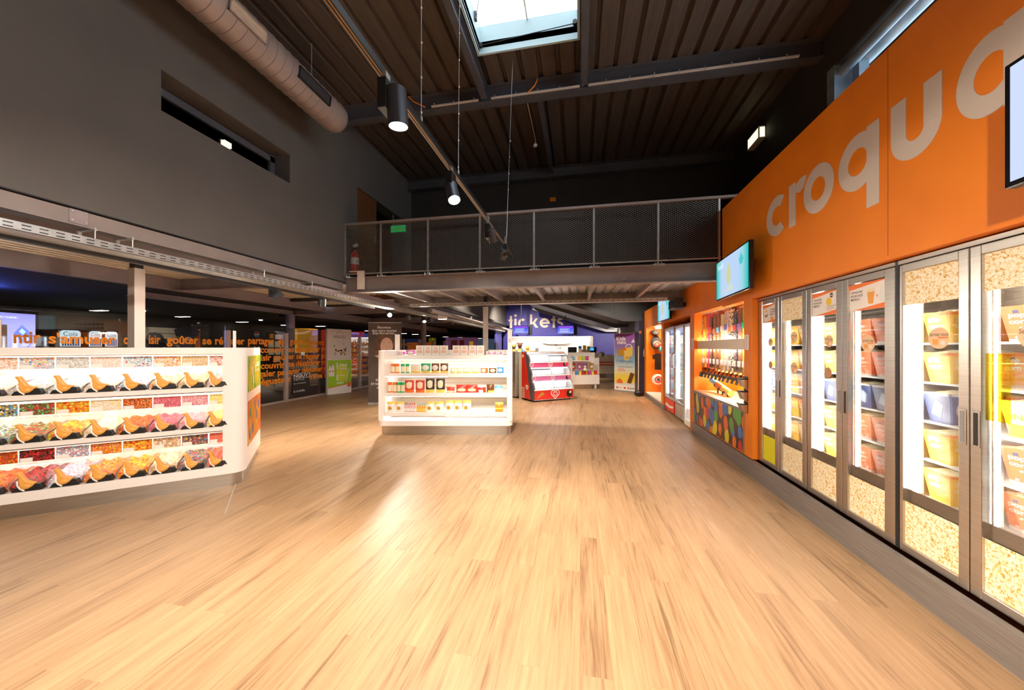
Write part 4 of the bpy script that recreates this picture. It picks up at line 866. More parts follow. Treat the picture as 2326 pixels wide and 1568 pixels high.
# ================================================================= RIGHT WALL: FREEZERS, DISPENSERS, COOLERS
XD = 2.03
m_pop = popmat('popcorn_print', 75)
m_inner = nmat('freezer_inner_steel', (.55, .50, .44), (.68, .62, .55), 4, (1, 1, 40), rough=.35, metal=.9)
m_shelf = mat('frosted_glass_shelf', (.80, .84, .84), .25)
m_pwhite = mat('poster_white', (.86, .80, .74), .4)
m_porg = mat('poster_orange', (.88, .20, .03), .4)
m_ptxt = mat('poster_dark_text', (.10, .05, .03), .5)
m_yel = mat('acid_yellow_panel', (.72, .66, .01), .4)
m_serve = mat('peach_sticker', (.86, .58, .34), .45)
def rframe(X): return frame((X, 0, 0), -YA, ZA)      # drawing plane on the right wall: x = -Y, y = Z
def freezer(label, yf, ym, yn, gl, posters):
    """yf far side, ym between doors, yn near side; gl = glass limits of both doors"""
    t = thing('glass_door_freezer', label, 'freezer', (2.3, (yf+yn)/2, .2), group='glass door popcorn freezers')
    mb = MB().box(XD+.06, yf-.02, .2, 2.58, yf, 2.03).box(XD+.06, yn, .2, 2.58, yn+.02, 2.03).box(XD+.06, yn, .2, 2.58, yf, .45).box(XD+.06, yn, 1.99, 2.58, yf, 2.03)
    mb.build('cabinet', m_ss, t)
    MB().box(2.56, yn+.02, .45, 2.575, yf-.02, 1.99).build('inner_back', m_inner, t)
    MB().box(XD-.005, yn, 2.035, 2.5, yf, 2.06).build('top_cover', m_ss, t)
    MB().cyl((XD+.03, yf-.012, 2.03), (XD+.03, yf-.012, 2.06), .015, 10).cyl((XD+.03, yf-.012, .19), (XD+.03, yf-.012, .215), .015, 10).build('hinge', m_ss, t)
    for z in (.56, .80, 1.04, 1.285, 1.53): MB().box(2.14, yn+.02, z-.012, 2.56, yf-.02, z).build('shelf', m_shelf, t)
    MB().box(XD+.046, gl[0][0]-.034, .56, XD+.062, gl[0][0]-.004, 1.97).build('light_strip', m_led, t)
    MB().box(XD+.050, gl[1][0]-.010, .56, XD+.060, gl[1][0]-.003, 1.97).build('light_strip', m_led, t)
    MB().box(2.13, ym-.006, .45, 2.15, ym+.006, 1.99).build('mullion', m_inner, t)
    Mr = rframe(XD)
    for i, (a, b) in enumerate(((yf, ym), (ym, yn))):
        ga, gb = gl[i]; a -= .003; b += .003
        d = MB().box(XD, b, .20, XD+.045, gb, 2.03).box(XD, ga, .20, XD+.045, a, 2.03).box(XD, gb, .20, XD+.045, ga, .25).box(XD, gb, 1.982, XD+.045, ga, 2.03).build('door', m_ss, t, bev=.003)
        MB().box(XD+.018, gb, .25, XD+.024, ga, 1.982).build('glass_pane', m_glass, d)
        hy = (b + .03) if i == 0 else (a - .03)
        MB().box(XD-.003, hy-.020, .98, XD+.0, hy+.020, 1.17).build('handle', m_ss, d, bev=.002)
        MB().box(XD-.0045, hy-.010, .99, XD-.003, hy+.010, 1.16).build('handle_recess', m_black if i else m_grey, d)
        po = posters[i]
        x0, x1 = -ga, -gb; W = x1 - x0
        zt = XD + .017
        Mp = frame((zt, 0, 0), -YA, ZA)
        # lower print
        MB(Mp).box(x0, .25, -.0, x1, po.get('lowz', .52), .002).build('lower_print', po.get('low', m_pop), d)
        MB(frame((XD+.026, 0, 0), -YA, ZA)).box(x0, po.get('lowz', .52)-.03, -.003, x1, .60, .0).build('steel_band', m_inner, d)
        if po['top'] == 'pop': MB(Mp).box(x0, po.get('topz', 1.77), 0, x1, 1.982, .002).build('upper_print', m_pop, d)
        else:
            c = MB(Mp).box(x0, 1.775, 0, x1, 1.975, .002).build('header_poster', m_pwhite, d)
            MB(Mp).prism([(x0, 1.945), (x0, 1.975), (x1, 1.975), (x1, 1.968)], .002, .003).prism([(x0, 1.775), (x1, 1.775), (x1, 1.81), (x0+W*.3, 1.778)], .002, .003).build('orange_stripes', m_porg, c) if False else None
            m1 = MB(Mp).prism([(x0, 1.935), (x0, 1.975), (x1, 1.975), (x1, 1.970)], .002, .003); m1.build('orange_stripe', m_porg, c)
            MB(Mp).prism([(x0+W*.05, 1.776), (x1, 1.776), (x1, 1.815)], .002, .003).build('orange_stripe', m_porg, c)
            tx = x0 + W*.04 if po['top'] != 'G' else x0 + W*.55
            for k, s in enumerate(('CRAQUEZ', 'POUR NOS', 'MENUS !')):
                text(s, m_ptxt, Mp, tx, 1.905-.026*k, w=W*(.34 if po['top'] != 'G' else .36)*(.8 if k == 2 else 1), h=.018, parent=c, z=.003, bold=.02)
            if po['top'] == 'cup':
                MB(Mp).prism([(x0+W*.5, 1.90), (x0+W*.54, 1.815), (x0+W*.66, 1.815), (x0+W*.70, 1.90)], .003, .0036).build('cup_picture', m_orgp, c)
                m3 = MB(Mp); [m3.disc(x0+W*(.52+.05*j), 1.91+.008*(j % 2), .012, .0036, .0042, 10) for j in range(4)]; m3.build('popcorn_picture', mat('popcorn_cream', (.88, .78, .5)), c)
                MB(Mp).prism([(x0+W*.82, 1.82), (x0+W*.92, 1.82), (x0+W*.92, 1.88), (x0+W*.885, 1.91), (x0+W*.885, 1.935), (x0+W*.855, 1.935), (x0+W*.855, 1.91), (x0+W*.82, 1.88)], .003, .0036).build('bottle_picture', mat('pale_bottle_print', (.75, .78, .72)), c)
                MB(Mp).box(x0+W*.745, 1.862, .003, x0+W*.785, 1.868, .004).box(x0+W*.762, 1.85, .003, x0+W*.768, 1.88, .004).build('plus_sign', m_porg, c)
            elif po['top'] == 'solo':
                MB(Mp).disc(x0+W*.66, 1.885, .032, .003, .0036).build('yellow_disc', mat('sun_yellow', (.86, .58, .02), .4), c)
                k_ = MB(Mp).disc(x0+W*.76, 1.935, .020, .0036, .0042).build('black_disc', m_ptxt, c)
                text('SOLO', m_white, Mp, x0+W*.69, 1.928, w=W*.14, h=.012, parent=c, z=.0044, bold=.03)
                text('+ 1 POP CORN PETIT', m_ptxt, Mp, x0+W*.52, 1.842, w=W*.4, h=.010, parent=c, z=.003)
                text('1 BOISSON', m_ptxt, Mp, x0+W*.56, 1.825, w=W*.3, h=.010, parent=c, z=.003)
                text('OFFERT', m_porg, Mp, x0+W*.58, 1.810, w=W*.2, h=.010, parent=c, z=.003)
            else:
                g = MB(Mp).arc(x0+W*.24, 1.87, .03, .013, 180, 360, .003, .0038).build('logo_mark', m_ptxt, c)
                MB(Mp).arc(x0+W*.24, 1.89, .028, .013, -10, 170, .003, .0038).build('logo_mark', mat('sun_yellow', (.86, .58, .02), .4), c)
                MB(Mp).prism([(x0+W*.58, 1.835), (x0+W*.6, 1.79), (x0+W*.74, 1.79), (x0+W*.78, 1.835)], .003, .0036).build('cup_picture', m_orgp, c)
        for (cxp, cz, rr, mm, tt) in po.get('disc', []):
            cx = x0 + W * cxp; e = MB(frame((XD+.016, 0, 0), -YA, ZA)).disc(cx, cz, rr, 0, .001, 32).build('sticker', mm, d)
            if tt:
                Ms = frame((XD+.0145, 0, 0), -YA, ZA)
                text(tt, m_ptxt, Ms, cx, cz+rr*.18, w=rr*1.75, h=rr*.38, parent=e, align='c', z=.0005)
                MB(Ms).box(cx-rr*.05, cz-rr*.02, 0, cx+rr*.85, cz+rr*.10, .0006).build('orange_bar', m_porg, e)
                MB(Ms).prism([(cx-rr*.62, cz-rr*.1), (cx-rr*.52, cz-rr*.62), (cx-rr*.1, cz-rr*.62), (cx-rr*.02, cz-rr*.1)], 0, .0006).build('cup_picture', m_orgp if tt else m_white, e)
                MB(Ms).disc(cx+rr*.4, cz-rr*.45, rr*.22, 0, .0006, 12).build('popcorn_picture', m_pwhite, e)
    return t
yv = lambda p: YX(p, XD)
st = m_serve; s2_ = mat('brown_photo_sticker', (.50, .26, .12), .5)
freezer('farthest glass freezer, with the acid yellow panel at the foot of its left door', yv(1722), yv(1768), yv(1832), ((yv(1731), yv(1760)), (yv(1775), yv(1822))),
    ({'top': 'G', 'low': m_yel, 'disc': [(.55, 1.56, .045, st, 'Servez vous'), (.55, 1.31, .04, s2_, '')]}, {'top': 'pop', 'disc': [(.55, 1.60, .055, st, 'Servez vous'), (.55, 1.30, .055, st, 'Servez vous')]}))
freezer('middle glass freezer with two white and orange menu posters', yv(1833), yv(1913), yv(2034), ((yv(1842), yv(1899)), (yv(1925), yv(2009))),
    ({'top': 'solo', 'disc': [(.66, 1.555, .05, st, 'Servez vous'), (.62, 1.29, .045, s2_, '')]}, {'top': 'cup', 'disc': [(.52, 1.53, .060, st, 'Servez vous')]}))
ye3 = yv(2202) - (yv(2034) - yv(2202)) * .98
freezer('nearest glass freezer with popcorn prints at the top of both doors', yv(2042), yv(2202), ye3, ((yv(2050), yv(2177)), (yv(2229), ye3+.06)),
    ({'top': 'pop', 'disc': [(.63, 1.555, .062, st, 'Servez vous')]}, {'top': 'pop', 'topz': 1.79, 'disc': [(.62, 1.555, .062, st, 'Servez vous')]}))
MB_p = MB(frame((XD+.016, 0, 0), -YA, ZA)).box(-yv(2230)+.0, 1.13, 0, -yv(2287), 1.47, .001)
# translucent yellow sheet stuck inside the near door
yp = tag(MB_p.build('yellow_sheet', glass('yellow_film', (.95, .82, .20), .05)), 'see-through yellow sheet stuck on the nearest freezer door', 'sheet')
struct(MB().box(XD+.0, yv(2042)-.0, .2, XD+.06, yv(2034)+.0, 2.06).build('trim_5', m_black))
struct(MB().box(XR+.0, yv(1722)+.001, .2, XR+.05, yv(1722)+.006, 2.06).build('trim_6', m_orange))

# ---- popcorn tubs inside the freezers
m_by, m_br, m_bw, m_bb = mat('tub_yellow', (.86, .52, .05), .4), mat('tub_red', (.74, .20, .08), .4), mat('tub_white', (.86, .82, .74), .4), mat('tub_blue', (.05, .08, .22), .4)
m_bo, m_bl = mat('tub_orange', (.86, .36, .03), .4), mat('tub_lime', (.60, .72, .04), .4)
m_corn = vmat('popcorn', [(.92, .84, .62), (.95, .9, .75), (.86, .68, .32)], 60, rough=.8, bump=.6)
TUB = {}
def tub(kind, o, rz, label):
    if kind in TUB: return copy_thing(TUB[kind], o, rz, label)
    w, h = .175, .185
    t = thing('popcorn_tub', label, 'popcorn tub', o, rz, 'popcorn tubs in the freezers'); M = wmat(t)
    b0, b1 = w*.36, w*.5
    body = {'yellow': m_by, 'red': m_br, 'film': m_bb, 'orange': m_bo, 'lime': m_bw}[kind]
    def ring(z): f = b0 + (b1-b0)*z/h; return [(-f, -f, z), (f, -f, z), (f, f, z), (-f, f, z)]
    mb = MB(M); a, b = ring(0), ring(h); mb.add(a + b, [(3, 2, 1, 0), (0, 1, 5, 4), (1, 2, 6, 5), (2, 3, 7, 6), (3, 0, 4, 7)]); mb.build('tub_wall', body, t)
    # popcorn heaped at the top
    mb = MB(M); rnd = random.Random(3)
    n = 7; vs = [(-b1*.97 + 2*b1*.97*i/n, -b1*.97 + 2*b1*.97*j/n, h - .012 + .022*math.sin(math.pi*i/n)*math.sin(math.pi*j/n) + rnd.uniform(0, .009)) for j in range(n+1) for i in range(n+1)]
    mb.add(vs, [(j*(n+1)+i, j*(n+1)+i+1, (j+1)*(n+1)+i+1, (j+1)*(n+1)+i) for j in range(n) for i in range(n)]); stuff(mb.build('popcorn', m_corn, t))
    # printed faces, each leaning with the wall
    for ang in (0, -90):
        R_ = M @ Matrix.Rotation(math.radians(ang), 4, 'Z')
        nrm = Vector((0, b1-b0, h)).normalized()
        F_ = R_ @ frame((0, -b0-.0008, 0), XA, Vector((0, -(b1-b0), h)))
        if kind in ('yellow', 'orange'):
            MB(F_).box(-b1*.93, h*.90, 0, b1*.93, h*.98, .0008).build('red_rim', m_porg, t)
            p_ = text('pop\ncorn', m_pwhite, F_, -b0*.85, h*.46, w=b0*1.3, h=h*.36, parent=t, z=.0012, bold=.04)
            MB(F_).prism([(-b0*.2, h*.34), (b0*.7, h*.42), (b0*.7, h*.38), (0, h*.28)], .0, .001).build('red_swoosh', m_porg, t)
            MB(F_).box(-b0*.5, h*.84-.01, 0, -b0*.2, h*.84+.006, .001).build('blue_square', m_bb, t)
        elif kind == 'red':
            mb = MB(F_); rn = random.Random(ang)
            for q in range(14): mb.disc(rn.uniform(-b0*.8, b0*.8), rn.uniform(h*.10, h*.42), .0055, 0, .0009, 8)
            mb.build('white_dots', m_pwhite, t)
            text('pop\ncorn', m_pwhite, F_, -b0*.8, h*.50, w=b0*1.4, h=h*.28, parent=t, z=.0012, bold=.03)
            MB(F_).box(-b0*.45, h*.84-.008, 0, -b0*.1, h*.84+.008, .001).build('blue_square', m_bb, t)
            MB(F_).box(-b0*1.0, 0, 0, b0*1.0, h*.08, .0008).build('cream_foot', m_pwhite, t)
        elif kind == 'film':
            MB(F_).box(-b1*.9, h*.93, 0, b1*.9, h, .001).build('white_rim', m_pwhite, t)
            if ang == 0:
                MB(F_).disc(b0*.05, h*.5, b0*.82, .0008, .0016, 28).build('white_disc', m_pwhite, t)
                mb = MB(F_)
                for q, (x, y) in enumerate(((-.4, .55), (.35, .38), (.1, .68), (-.1, .3))): mb.disc(x*b0, h*y, .012, .0016, .0022, 12)
                mb.build('cartoon_spots', m_bo, t)
            else: MB(F_).prism([(-b0*.7, h*.3), (0, h*.75), (b0*.6, h*.6), (b0*.2, h*.2)], .0008, .0015).build('picture', mat('pale_blue_print', (.5, .6, .75)), t)
        else:
            MB(F_).box(-b0*.98, 0, .0, b0*.98, h*.36, .001).build('lime_band', m_bl, t)
            text('iNo', mat('leaf_green', (.2, .55, .04)), F_, -b0*.7, h*.48, w=b0*1.4, h=h*.18, parent=t, z=.0015, bold=.03)
    TUB[kind] = t; return t
SH = (.56, .80, 1.04, 1.285, 1.53); FLR = ('lowest', 'second', 'middle', 'fourth', 'top')
def fill(cols, who):
    for (yc, xc, kinds, col, rz) in cols:
        for k, kd in enumerate(kinds):
            if kd: tub(kd, (xc, yc, SH[k]), rz, '%s popcorn tub, %s shelf, %s of the %s freezer' % ({'film': 'picture', 'lime': 'white and lime'}.get(kd, kd), FLR[k], col, who))
XT = 2.22
def rowy(yf): return [yf - .115 - .181*k for k in range(5)]
r3, r2, r1 = rowy(yv(2042)), rowy(yv(1833)), rowy(yv(1722))
fill([(r3[0], XT, ['yellow', 'yellow', 'film', 'yellow', 'yellow'], 'next to the light strip', -.03),
      (r3[2], XT+.05, ['red', 'red', 'lime', None, 'red'], 'right door', .0), (r3[0]-.02, XT+.2, ['orange', None, 'orange', 'orange', 'orange'], 'back row', .08)], 'nearest')
fill([(r2[0], XT, ['yellow', 'yellow', 'film', 'yellow', 'yellow'], 'next to the light strip', 0), (r2[1], XT, ['orange', 'yellow', 'orange', 'yellow', 'yellow'], 'behind the door joint', 0),
      (r2[2], XT, ['red', 'red', 'film', 'red', 'red'], 'middle of the right door', 0), (r2[3], XT, ['red', 'red', 'film', 'red', 'red'], 'right end', 0)], 'middle')
fill([(r1[0], XT, ['orange', 'orange', 'film', 'orange', 'orange'], 'next to the light strip', .05), (r1[1], XT, ['orange', 'yellow', 'orange', 'film', 'orange'], 'behind the door joint', 0),
      (r1[2], XT, ['yellow', 'yellow', 'yellow', 'yellow', 'yellow'], 'middle of the right door', 0), (r1[3], XT, ['yellow', 'yellow', 'yellow', 'yellow', 'yellow'], 'right end', 0)], 'farthest')

# ---- sweet dispenser niche
ya, yb = niche['mm']
m_mm = vmat('chocolate_drop_print', [(.03, .17, .50), (.80, .15, .02), (.08, .36, .05), (.82, .68, .02), (.70, .03, .02), (.85, .22, .02), (.06, .22, .60), (.10, .035, .02), (.12, .04, .02)], 8.0, (.05, .018, .015), .10, rough=.3, st=(1, 1, .68), bump=0, rad=.60, rnd=.8, soft=.97)
dn = thing('dispenser_counter', 'niche counter fronted by a giant print of coloured chocolate drops', 'counter', (2.2, (ya+yb)/2, .2))
MB().box(XR-.005, ya+.0, .215, XR+.02, yb, .72).build('printed_front', m_mm, dn)
MB().box(XR+.02, ya, .22, 2.6, yb, .72).build('carcass', m_orange, dn)
MB().box(XR-.02, ya, .72, 2.6, yb, .755).build('worktop', m_kick, dn)
MB().box(XR+.03, ya+.02, .755, 2.6, yb-.02, .760).build('wood_inlay', nmat('pale_wood_laminate', (.80, .50, .22), (.86, .62, .34), 5, (8, 1, 1), rough=.4), dn)
MB().box(XR-.012, ya-.012, .215, XR+.0, ya, .72).build('side_trim', m_kick, dn)
wp = tag(MB().box(2.02, ya, 1.475, 2.035, yb, 1.615).build('cream_fascia', mat('cream_fascia_paint', (.86, .78, .64), .6)), 'plain cream fascia band crossing the front of the sweet dispensers', 'fascia')
lt = thing('shelf_light', 'warm strip light hidden behind the cream fascia', 'lamp', (2.05, 5.6, 1.55))
MB().box(2.036, ya+.03, 1.60, 2.05, yb-.03, 1.615).box(2.036, ya+.03, 1.475, 2.05, yb-.03, 1.49).build('light_strip', m_led, lt)
l2 = thing('shelf_light', 'warm strip light under the row of black spouts', 'lamp', (2.45, 5.6, 1.0)); MB().box(2.30, ya+.05, 1.10, 2.33, yb-.05, 1.12).build('light_strip', m_led, l2)
dpal = [('white and brown', [(.8, .7, .55), (.35, .12, .05), (.8, .7, .5)]), ('orange', [(.86, .35, .03), (.8, .45, .05)]), ('pink red', [(.75, .05, .10), (.7, .1, .15)]), ('dark brown', [(.08, .035, .025), (.2, .1, .06)]), ('nut brown', [(.35, .14, .04), (.25, .09, .03)]), ('red brown', [(.40, .14, .05), (.2, .07, .03)]),
        ('pale yellow', [(.85, .65, .15), (.8, .7, .4)]), ('pastel mixed', [(.7, .5, .4), (.55, .45, .6), (.8, .6, .4)]), ('black and cream', [(.8, .68, .4), (.05, .03, .02), (.85, .75, .5)]), ('charcoal', [(.06, .05, .07), (.2, .16, .16)]), ('chestnut', [(.30, .10, .05), (.4, .16, .08)]), ('lime green', [(.45, .6, .02), (.5, .7, .05)])]
tagc = [m_redm, cY, cGo, cR, cO, cSk, cPr, C('indigo', (.1, .08, .35)), cO, cR, C('purple', (.25, .1, .3)), cG]
pxs = [1592, 1599.5, 1606.5, 1614, 1622, 1630.5, 1639.5, 1648, 1658, 1668.5, 1679.5, 1690]
for i, px in enumerate(pxs):
    y = YX(px, 2.09); w = .052 if i > 5 else .046 if i > 1 else .036; y = min(y, yb - .05); nm, pl = dpal[i]
    if y < ya + .06: y = ya + .065
    t = thing('sweet_dispenser', 'tall clear dispenser of %s sweets, number %s from the far end' % (nm, ['one', 'two', 'three', 'four', 'five', 'six', 'seven', 'eight', 'nine', 'ten', 'eleven', 'twelve'][i]), 'dispenser', (2.140, y, 1.16), group='upright sweet dispensers')
    mc = vmat('dispenser_' + nm.replace(' ', '_'), pl, 48, rough=.35)
    MB().box(2.090, y-w, 1.16, 2.210, y+w, 2.07).build('tube', m_acryl, t)
    stuff(MB().box(2.094, y-w+.004, 1.17, 2.205, y+w-.004, 2.0 + .03*(i % 3)).build('sweets', mc, t))
    MB().box(2.085, y-w-.002, 2.07, 2.215, y+w+.002, 2.085).build('lid', m_cream, t)
    MB().box(2.080, y-w*.8, 1.24, 2.086, y+w*.8, 1.32).build('name_tag', m_pwhite, t)
    MB().box(2.082, y-w*.9, 1.72+.012*(i % 4), 2.087, y+w*.9, 1.80+.012*(i % 4)).build('brand_patch', tagc[i], t)
    MB().add([(2.090, y-w*.8, 1.16), (2.090, y+w*.8, 1.16), (2.210, y+w*.8, 1.16), (2.210, y-w*.8, 1.16), (2.080, y-.025, 1.07), (2.080, y+.025, 1.07), (2.130, y+.025, 1.05), (2.130, y-.025, 1.05)], [(0, 1, 5, 4), (1, 2, 6, 5), (2, 3, 7, 6), (3, 0, 4, 7), (4, 5, 6, 7)]).build('chute', glass('smoky_acrylic', (.55, .42, .30), .1), t)
    sp_ = MB().box(2.060, y-.028, 1.045, 2.120, y+.028, 1.085).cyl((2.070, y-.04, 1.06), (2.070, y+.04, 1.06), .012, 8).cyl((2.050, y, 1.0), (2.070, y, 1.06), .018, 8).build('spout', m_black, t)
cr = thing('cup_rack', 'tilted rack holding stacked blue and orange paper cups in the dispenser niche', 'rack', (2.2, 6.1, .76))
q0, q1 = Vector((2.20, 6.52, .95)), Vector((2.20, 5.74, .82)); dv = (q1-q0)
MB().cyl(q0, q0+dv*.35, .045, 16).build('blue_cups', cSk, cr, smooth=True)
MB().cyl(q0+dv*.35, q0+dv*.65, .047, 16).build('orange_cups', cO, cr, smooth=True)
MB().cyl(q0+dv*.65, q1, .046, 16).build('yellow_cups', cY, cr, smooth=True)
for k, f_ in enumerate((.35, .6, .85)):
    c_ = q0 + dv*f_; MB(frame(c_ - ZA*.0, XA, ZA)).arc(0, 0, .062, .010, 180, 360, -.012, .012).build('cradle', m_black, cr)
    MB().box(c_.x-.01, c_.y-.01, .76, c_.x+.01, c_.y+.01, c_.z-.05).build('rack_leg', m_black, cr)
for k, z in enumerate((1.03, .88, .73)):
    yy = ya + .045
    t = thing('bag_holder', '%s of the three black and steel bag holders beside the dispensers' % ('top', 'middle', 'bottom')[k], 'holder', (XR-.04, ya-.05, z))
    yq = ya - .055
    MB().add([(XR, yq-.045, z-.02), (XR, yq+.045, z-.02), (XR-.05, yq+.045, z), (XR-.05, yq-.045, z), (XR, yq-.05, z+.10), (XR, yq+.05, z+.10), (XR-.08, yq+.05, z+.085), (XR-.08, yq-.05, z+.085)], [(0, 1, 2, 3), (2, 3, 7, 6), (1, 2, 6, 5), (0, 3, 7, 4)]).build('pocket', m_ss, t)
    MB().box(XR-.085, yq-.054, z+.085, XR-.0, yq+.054, z+.10).box(XR-.006, yq-.05, z-.02, XR-.001, yq+.05, z+.12).build('black_rim', m_black, t)
def card(px0, px1, py0, py1, lab):
    a, b = P(px0, py0, X=XR-.004), P(px1, py1, X=XR-.004); t = thing('price_card', lab, 'sign', (XR, (a.y+b.y)/2, b.z))
    MB(rframe(XR-.001)).box(-a.y, b.z, 0, -b.y, a.z, .006).build('orange_frame', m_porg, t)
    w = a.y - b.y; h = a.z - b.z
    c = MB(rframe(XR-.001)).box(-a.y+w*.12, b.z+h*.08, .006, -b.y-w*.12, a.z-h*.08, .008).build('paper', m_pwhite, t)
    mb = MB(rframe(XR-.001))
    for i in range(9): mb.box(-a.y+w*.25, b.z+h*(.15+.08*i), .008, -b.y-w*(.25+.06*(i % 3)), b.z+h*(.17+.08*i), .0085)
    mb.build('text_lines', m_grey, c)
card(1690.5, 1703, 758, 798, 'orange framed price card on the pillar between dispensers and freezers')
card(1570, 1577, 768, 795, 'narrow price card on the thin pillar beside the drinks coolers')

# ---- drinks coolers
yd, ye_ = niche['up']
def cooler(pa, pb, lab, style):
    a, b = YX(pa, 2.0), YX(pb, 2.0); a -= .02; b += .02
    t = thing('drinks_cooler', lab, 'cooler', (2.3, (a+b)/2, 0), group='upright drinks coolers')
    zt = 1.97; m_c = m_galv if style != 2 else m_white
    MB().box(2.03, b, .03, 2.58, b+.02, zt).box(2.03, a-.02, .03, 2.58, a, zt).box(2.03, b, .03, 2.58, a, .34).box(2.03, b, zt-.08, 2.58, a, zt).box(2.56, b, .03, 2.58, a, zt).build('cabinet', m_c, t)
    fr_ = MB().box(1.985, b, .36 if style < 2 else .12, 2.03, b+.035, zt-.02).box(1.985, a-.035, .36 if style < 2 else .12, 2.03, a, zt-.02).box(1.985, b, zt-.08, 2.03, a, zt-.02).box(1.985, b, .34 if style < 2 else .1, 2.03, a, .38 if style < 2 else .14)
    d = fr_.build('door', m_c, t, bev=.012)
    MB().box(2.005, b+.035, .38, 2.010, a-.035, zt-.08).build('glass_pane', m_glass, d)
    MB().box(2.54, b+.03, .36, 2.555, a-.03, zt-.1).build('lit_back', emit('cool_white_panel', (.80, .87, 1), 7.0), t)  # back wall glows by itself, standing in for the interior light
    if style < 2:
        for k in range(5): MB().box(2.08, b+.02, .42+.29*k, 2.54, a-.02, .43+.29*k).build('shelf', m_whitem, t)
        MB().box(1.99, b+.02, .06, 2.03, a-.02, .33).build('foot_panel', m_redm if style == 0 else m_galv, t, bev=.01)
        if style == 0: MB(rframe(1.989)).prism([(-a+.06, .16), (-a+.12, .22), ((-a-b)/2, .19), (-b-.06, .22), (-b-.1, .17), ((-a-b)/2, .14)], 0, .003).build('white_wave', m_pwhite, t)
        hx = b + .05 if style == 0 else a - .05
        MB().tube([(1.985, hx, 1.36), (1.95, hx, 1.36), (1.95, hx, 1.08), (1.985, hx, 1.08)], .012, 8).build('handle', m_galv, d)
        if style == 0: MB().box(2.0, (a+b)/2-.03, .38, 2.004, (a+b)/2+.03, zt-.08).build('red_ribbon', glass('pink_ribbon', (.85, .35, .5), .05), d)
        # rows of bottles as things
    else:
        MB().box(1.99, b+.03, zt-.07, 1.994, a-.03, zt-.02).build('display', m_black, t)
        MB().box(1.985, b, .03, 2.03, a, .11).build('foot_panel', m_cream, t)
    MB().box(2.04, a-.075, .42 if style < 2 else .18, 2.06, a-.042, zt-.11).build('light_strip', emit('cool_strip', (.84, .9, 1), 11), t)  # strip added to brighten the liner and the cooler interior
    MB().box(2.07, a-.012, .36, 2.55, a-.004, zt-.09).build('white_liner', m_white, t)
    for yy in (a-.04, b+.04):
        MB().cyl((2.1, yy, 0), (2.1, yy, .03), .015, 8).build('foot', m_black, t)
        MB().cyl((2.5, yy, 0), (2.5, yy, .03), .015, 8).build('foot', m_black, t)
    return a, b
for pa, pb, lab, stl in ((1511, 1533, 'farthest drinks cooler, with a red foot panel and ribbon', 0), (1533.5, 1555, 'middle drinks cooler with grey foot panel', 1), (1555.5, 1570, 'nearest tall white cooler, empty and brightly lit', 2)):
    a, b = cooler(pa, pb, lab, stl)
    if stl < 2:
        for k in range(5):
            for j in range(4):
                y = b + .07 + (a-b-.14)*j/3
                product('bottle', 'cool%d' % (stl*2+j % 2), 0, 0, 0, .055, .22, .06, [C('clearbottle', (.45, .62, .70)), (cB, cR, cW, cG)[stl*2+j % 2], (cR, cSk, cG, cW)[stl*2+j % 2]], '%s bottle on the %s shelf of the %s cooler' % (('left', 'second left', 'second right', 'right')[3-j], ('lowest', 'second', 'middle', 'fourth', 'top')[k], ('farthest', 'middle')[stl]), 'bottles in the drinks coolers', M0=Matrix.Translation((2.16, y, .432+.29*k)), rz=0)

# ---- merchandise niche
m_bagk = mat('charcoal_fabric', (.05, .05, .06), .8)
yg, yh = niche['me']
ps = lambda px, py, X: P(px, py, X=X)
MBs = lambda: MB()
struct(MB().box(XR, yg, .13, 2.6, yh, .17).build('trim_7', m_white))
def hang(nm, lab, cat, px, py, fn):
    o = P(px, py, Y=yh-.14); t = thing(nm, lab, cat, o); fn(t, o); 
    MB().cyl(o + YA*.0 + ZA*.12, o + YA*.12 + ZA*.14, .005, 6).build('hook', m_galv, t)
def bpk(t, o):
    MB().ell(o, .15, .10, .20, 16, 10).build('bag_body', m_bagk, t, smooth=True); MB().ell(o - YA*.09 - ZA*.06, .11, .05, .10, 14, 8).build('front_pocket', m_grey, t, smooth=True)
    MB(frame(o - YA*.142 - ZA*.06, XA, ZA)).arc(0, 0, .07, .02, 0, 360, 0, .003).build('round_badge', m_redm, t)
def cap(t, o):
    MB().ell(o, .12, .10, .09, 14, 8).build('crown', m_bagk, t, smooth=True); MB().ell(o - YA*.13 - ZA*.05, .10, .09, .012, 14, 6).build('peak', m_bagk, t, smooth=True)
def shirt(t, o): MB(frame(o - YA*.03, XA, ZA)).prism([(-.16, .2), (-.05, .26), (.05, .26), (.16, .2), (.14, .08), (.09, .1), (.09, -.22), (-.09, -.22), (-.09, .1), (-.14, .08)], 0, .03).build('cloth', m_black, t)
def cush(t, o):
    MB().ell(o, .17, .09, .16, 16, 10).build('pad', m_pwhite, t, smooth=True); MB(frame(o - YA*.086, XA, ZA)).arc(0, -.0, .10, .03, 0, 360, -.01, .004).build('red_ring', m_redm, t); MB(frame(o - YA*.087, XA, ZA)).disc(0, 0, .045, -.01, .004).build('blue_dot', m_bb, t)
hang('cap', 'dark cap on the highest hook of the merchandise niche', 'cap', 1488, 756, cap)
hang('backpack', 'charcoal backpack with a round red and white badge', 'backpack', 1490, 778, bpk)
hang('plush_toy', 'blue and red soft toy hanging beside the backpack', 'toy', 1500, 792, lambda t, o: (MB().ell(o, .07, .08, .11, 12, 8).build('body', cSk, t, smooth=True), MB().ell(o + ZA*.13, .07, .08, .07, 12, 8).build('head', cR, t, smooth=True)))
hang('t_shirt', 'small black shirt hanging in the middle of the niche', 't-shirt', 1494, 823, shirt)
hang('cushion', 'white cushion with a red ring at the bottom of the niche', 'cushion', 1494, 862, cush)
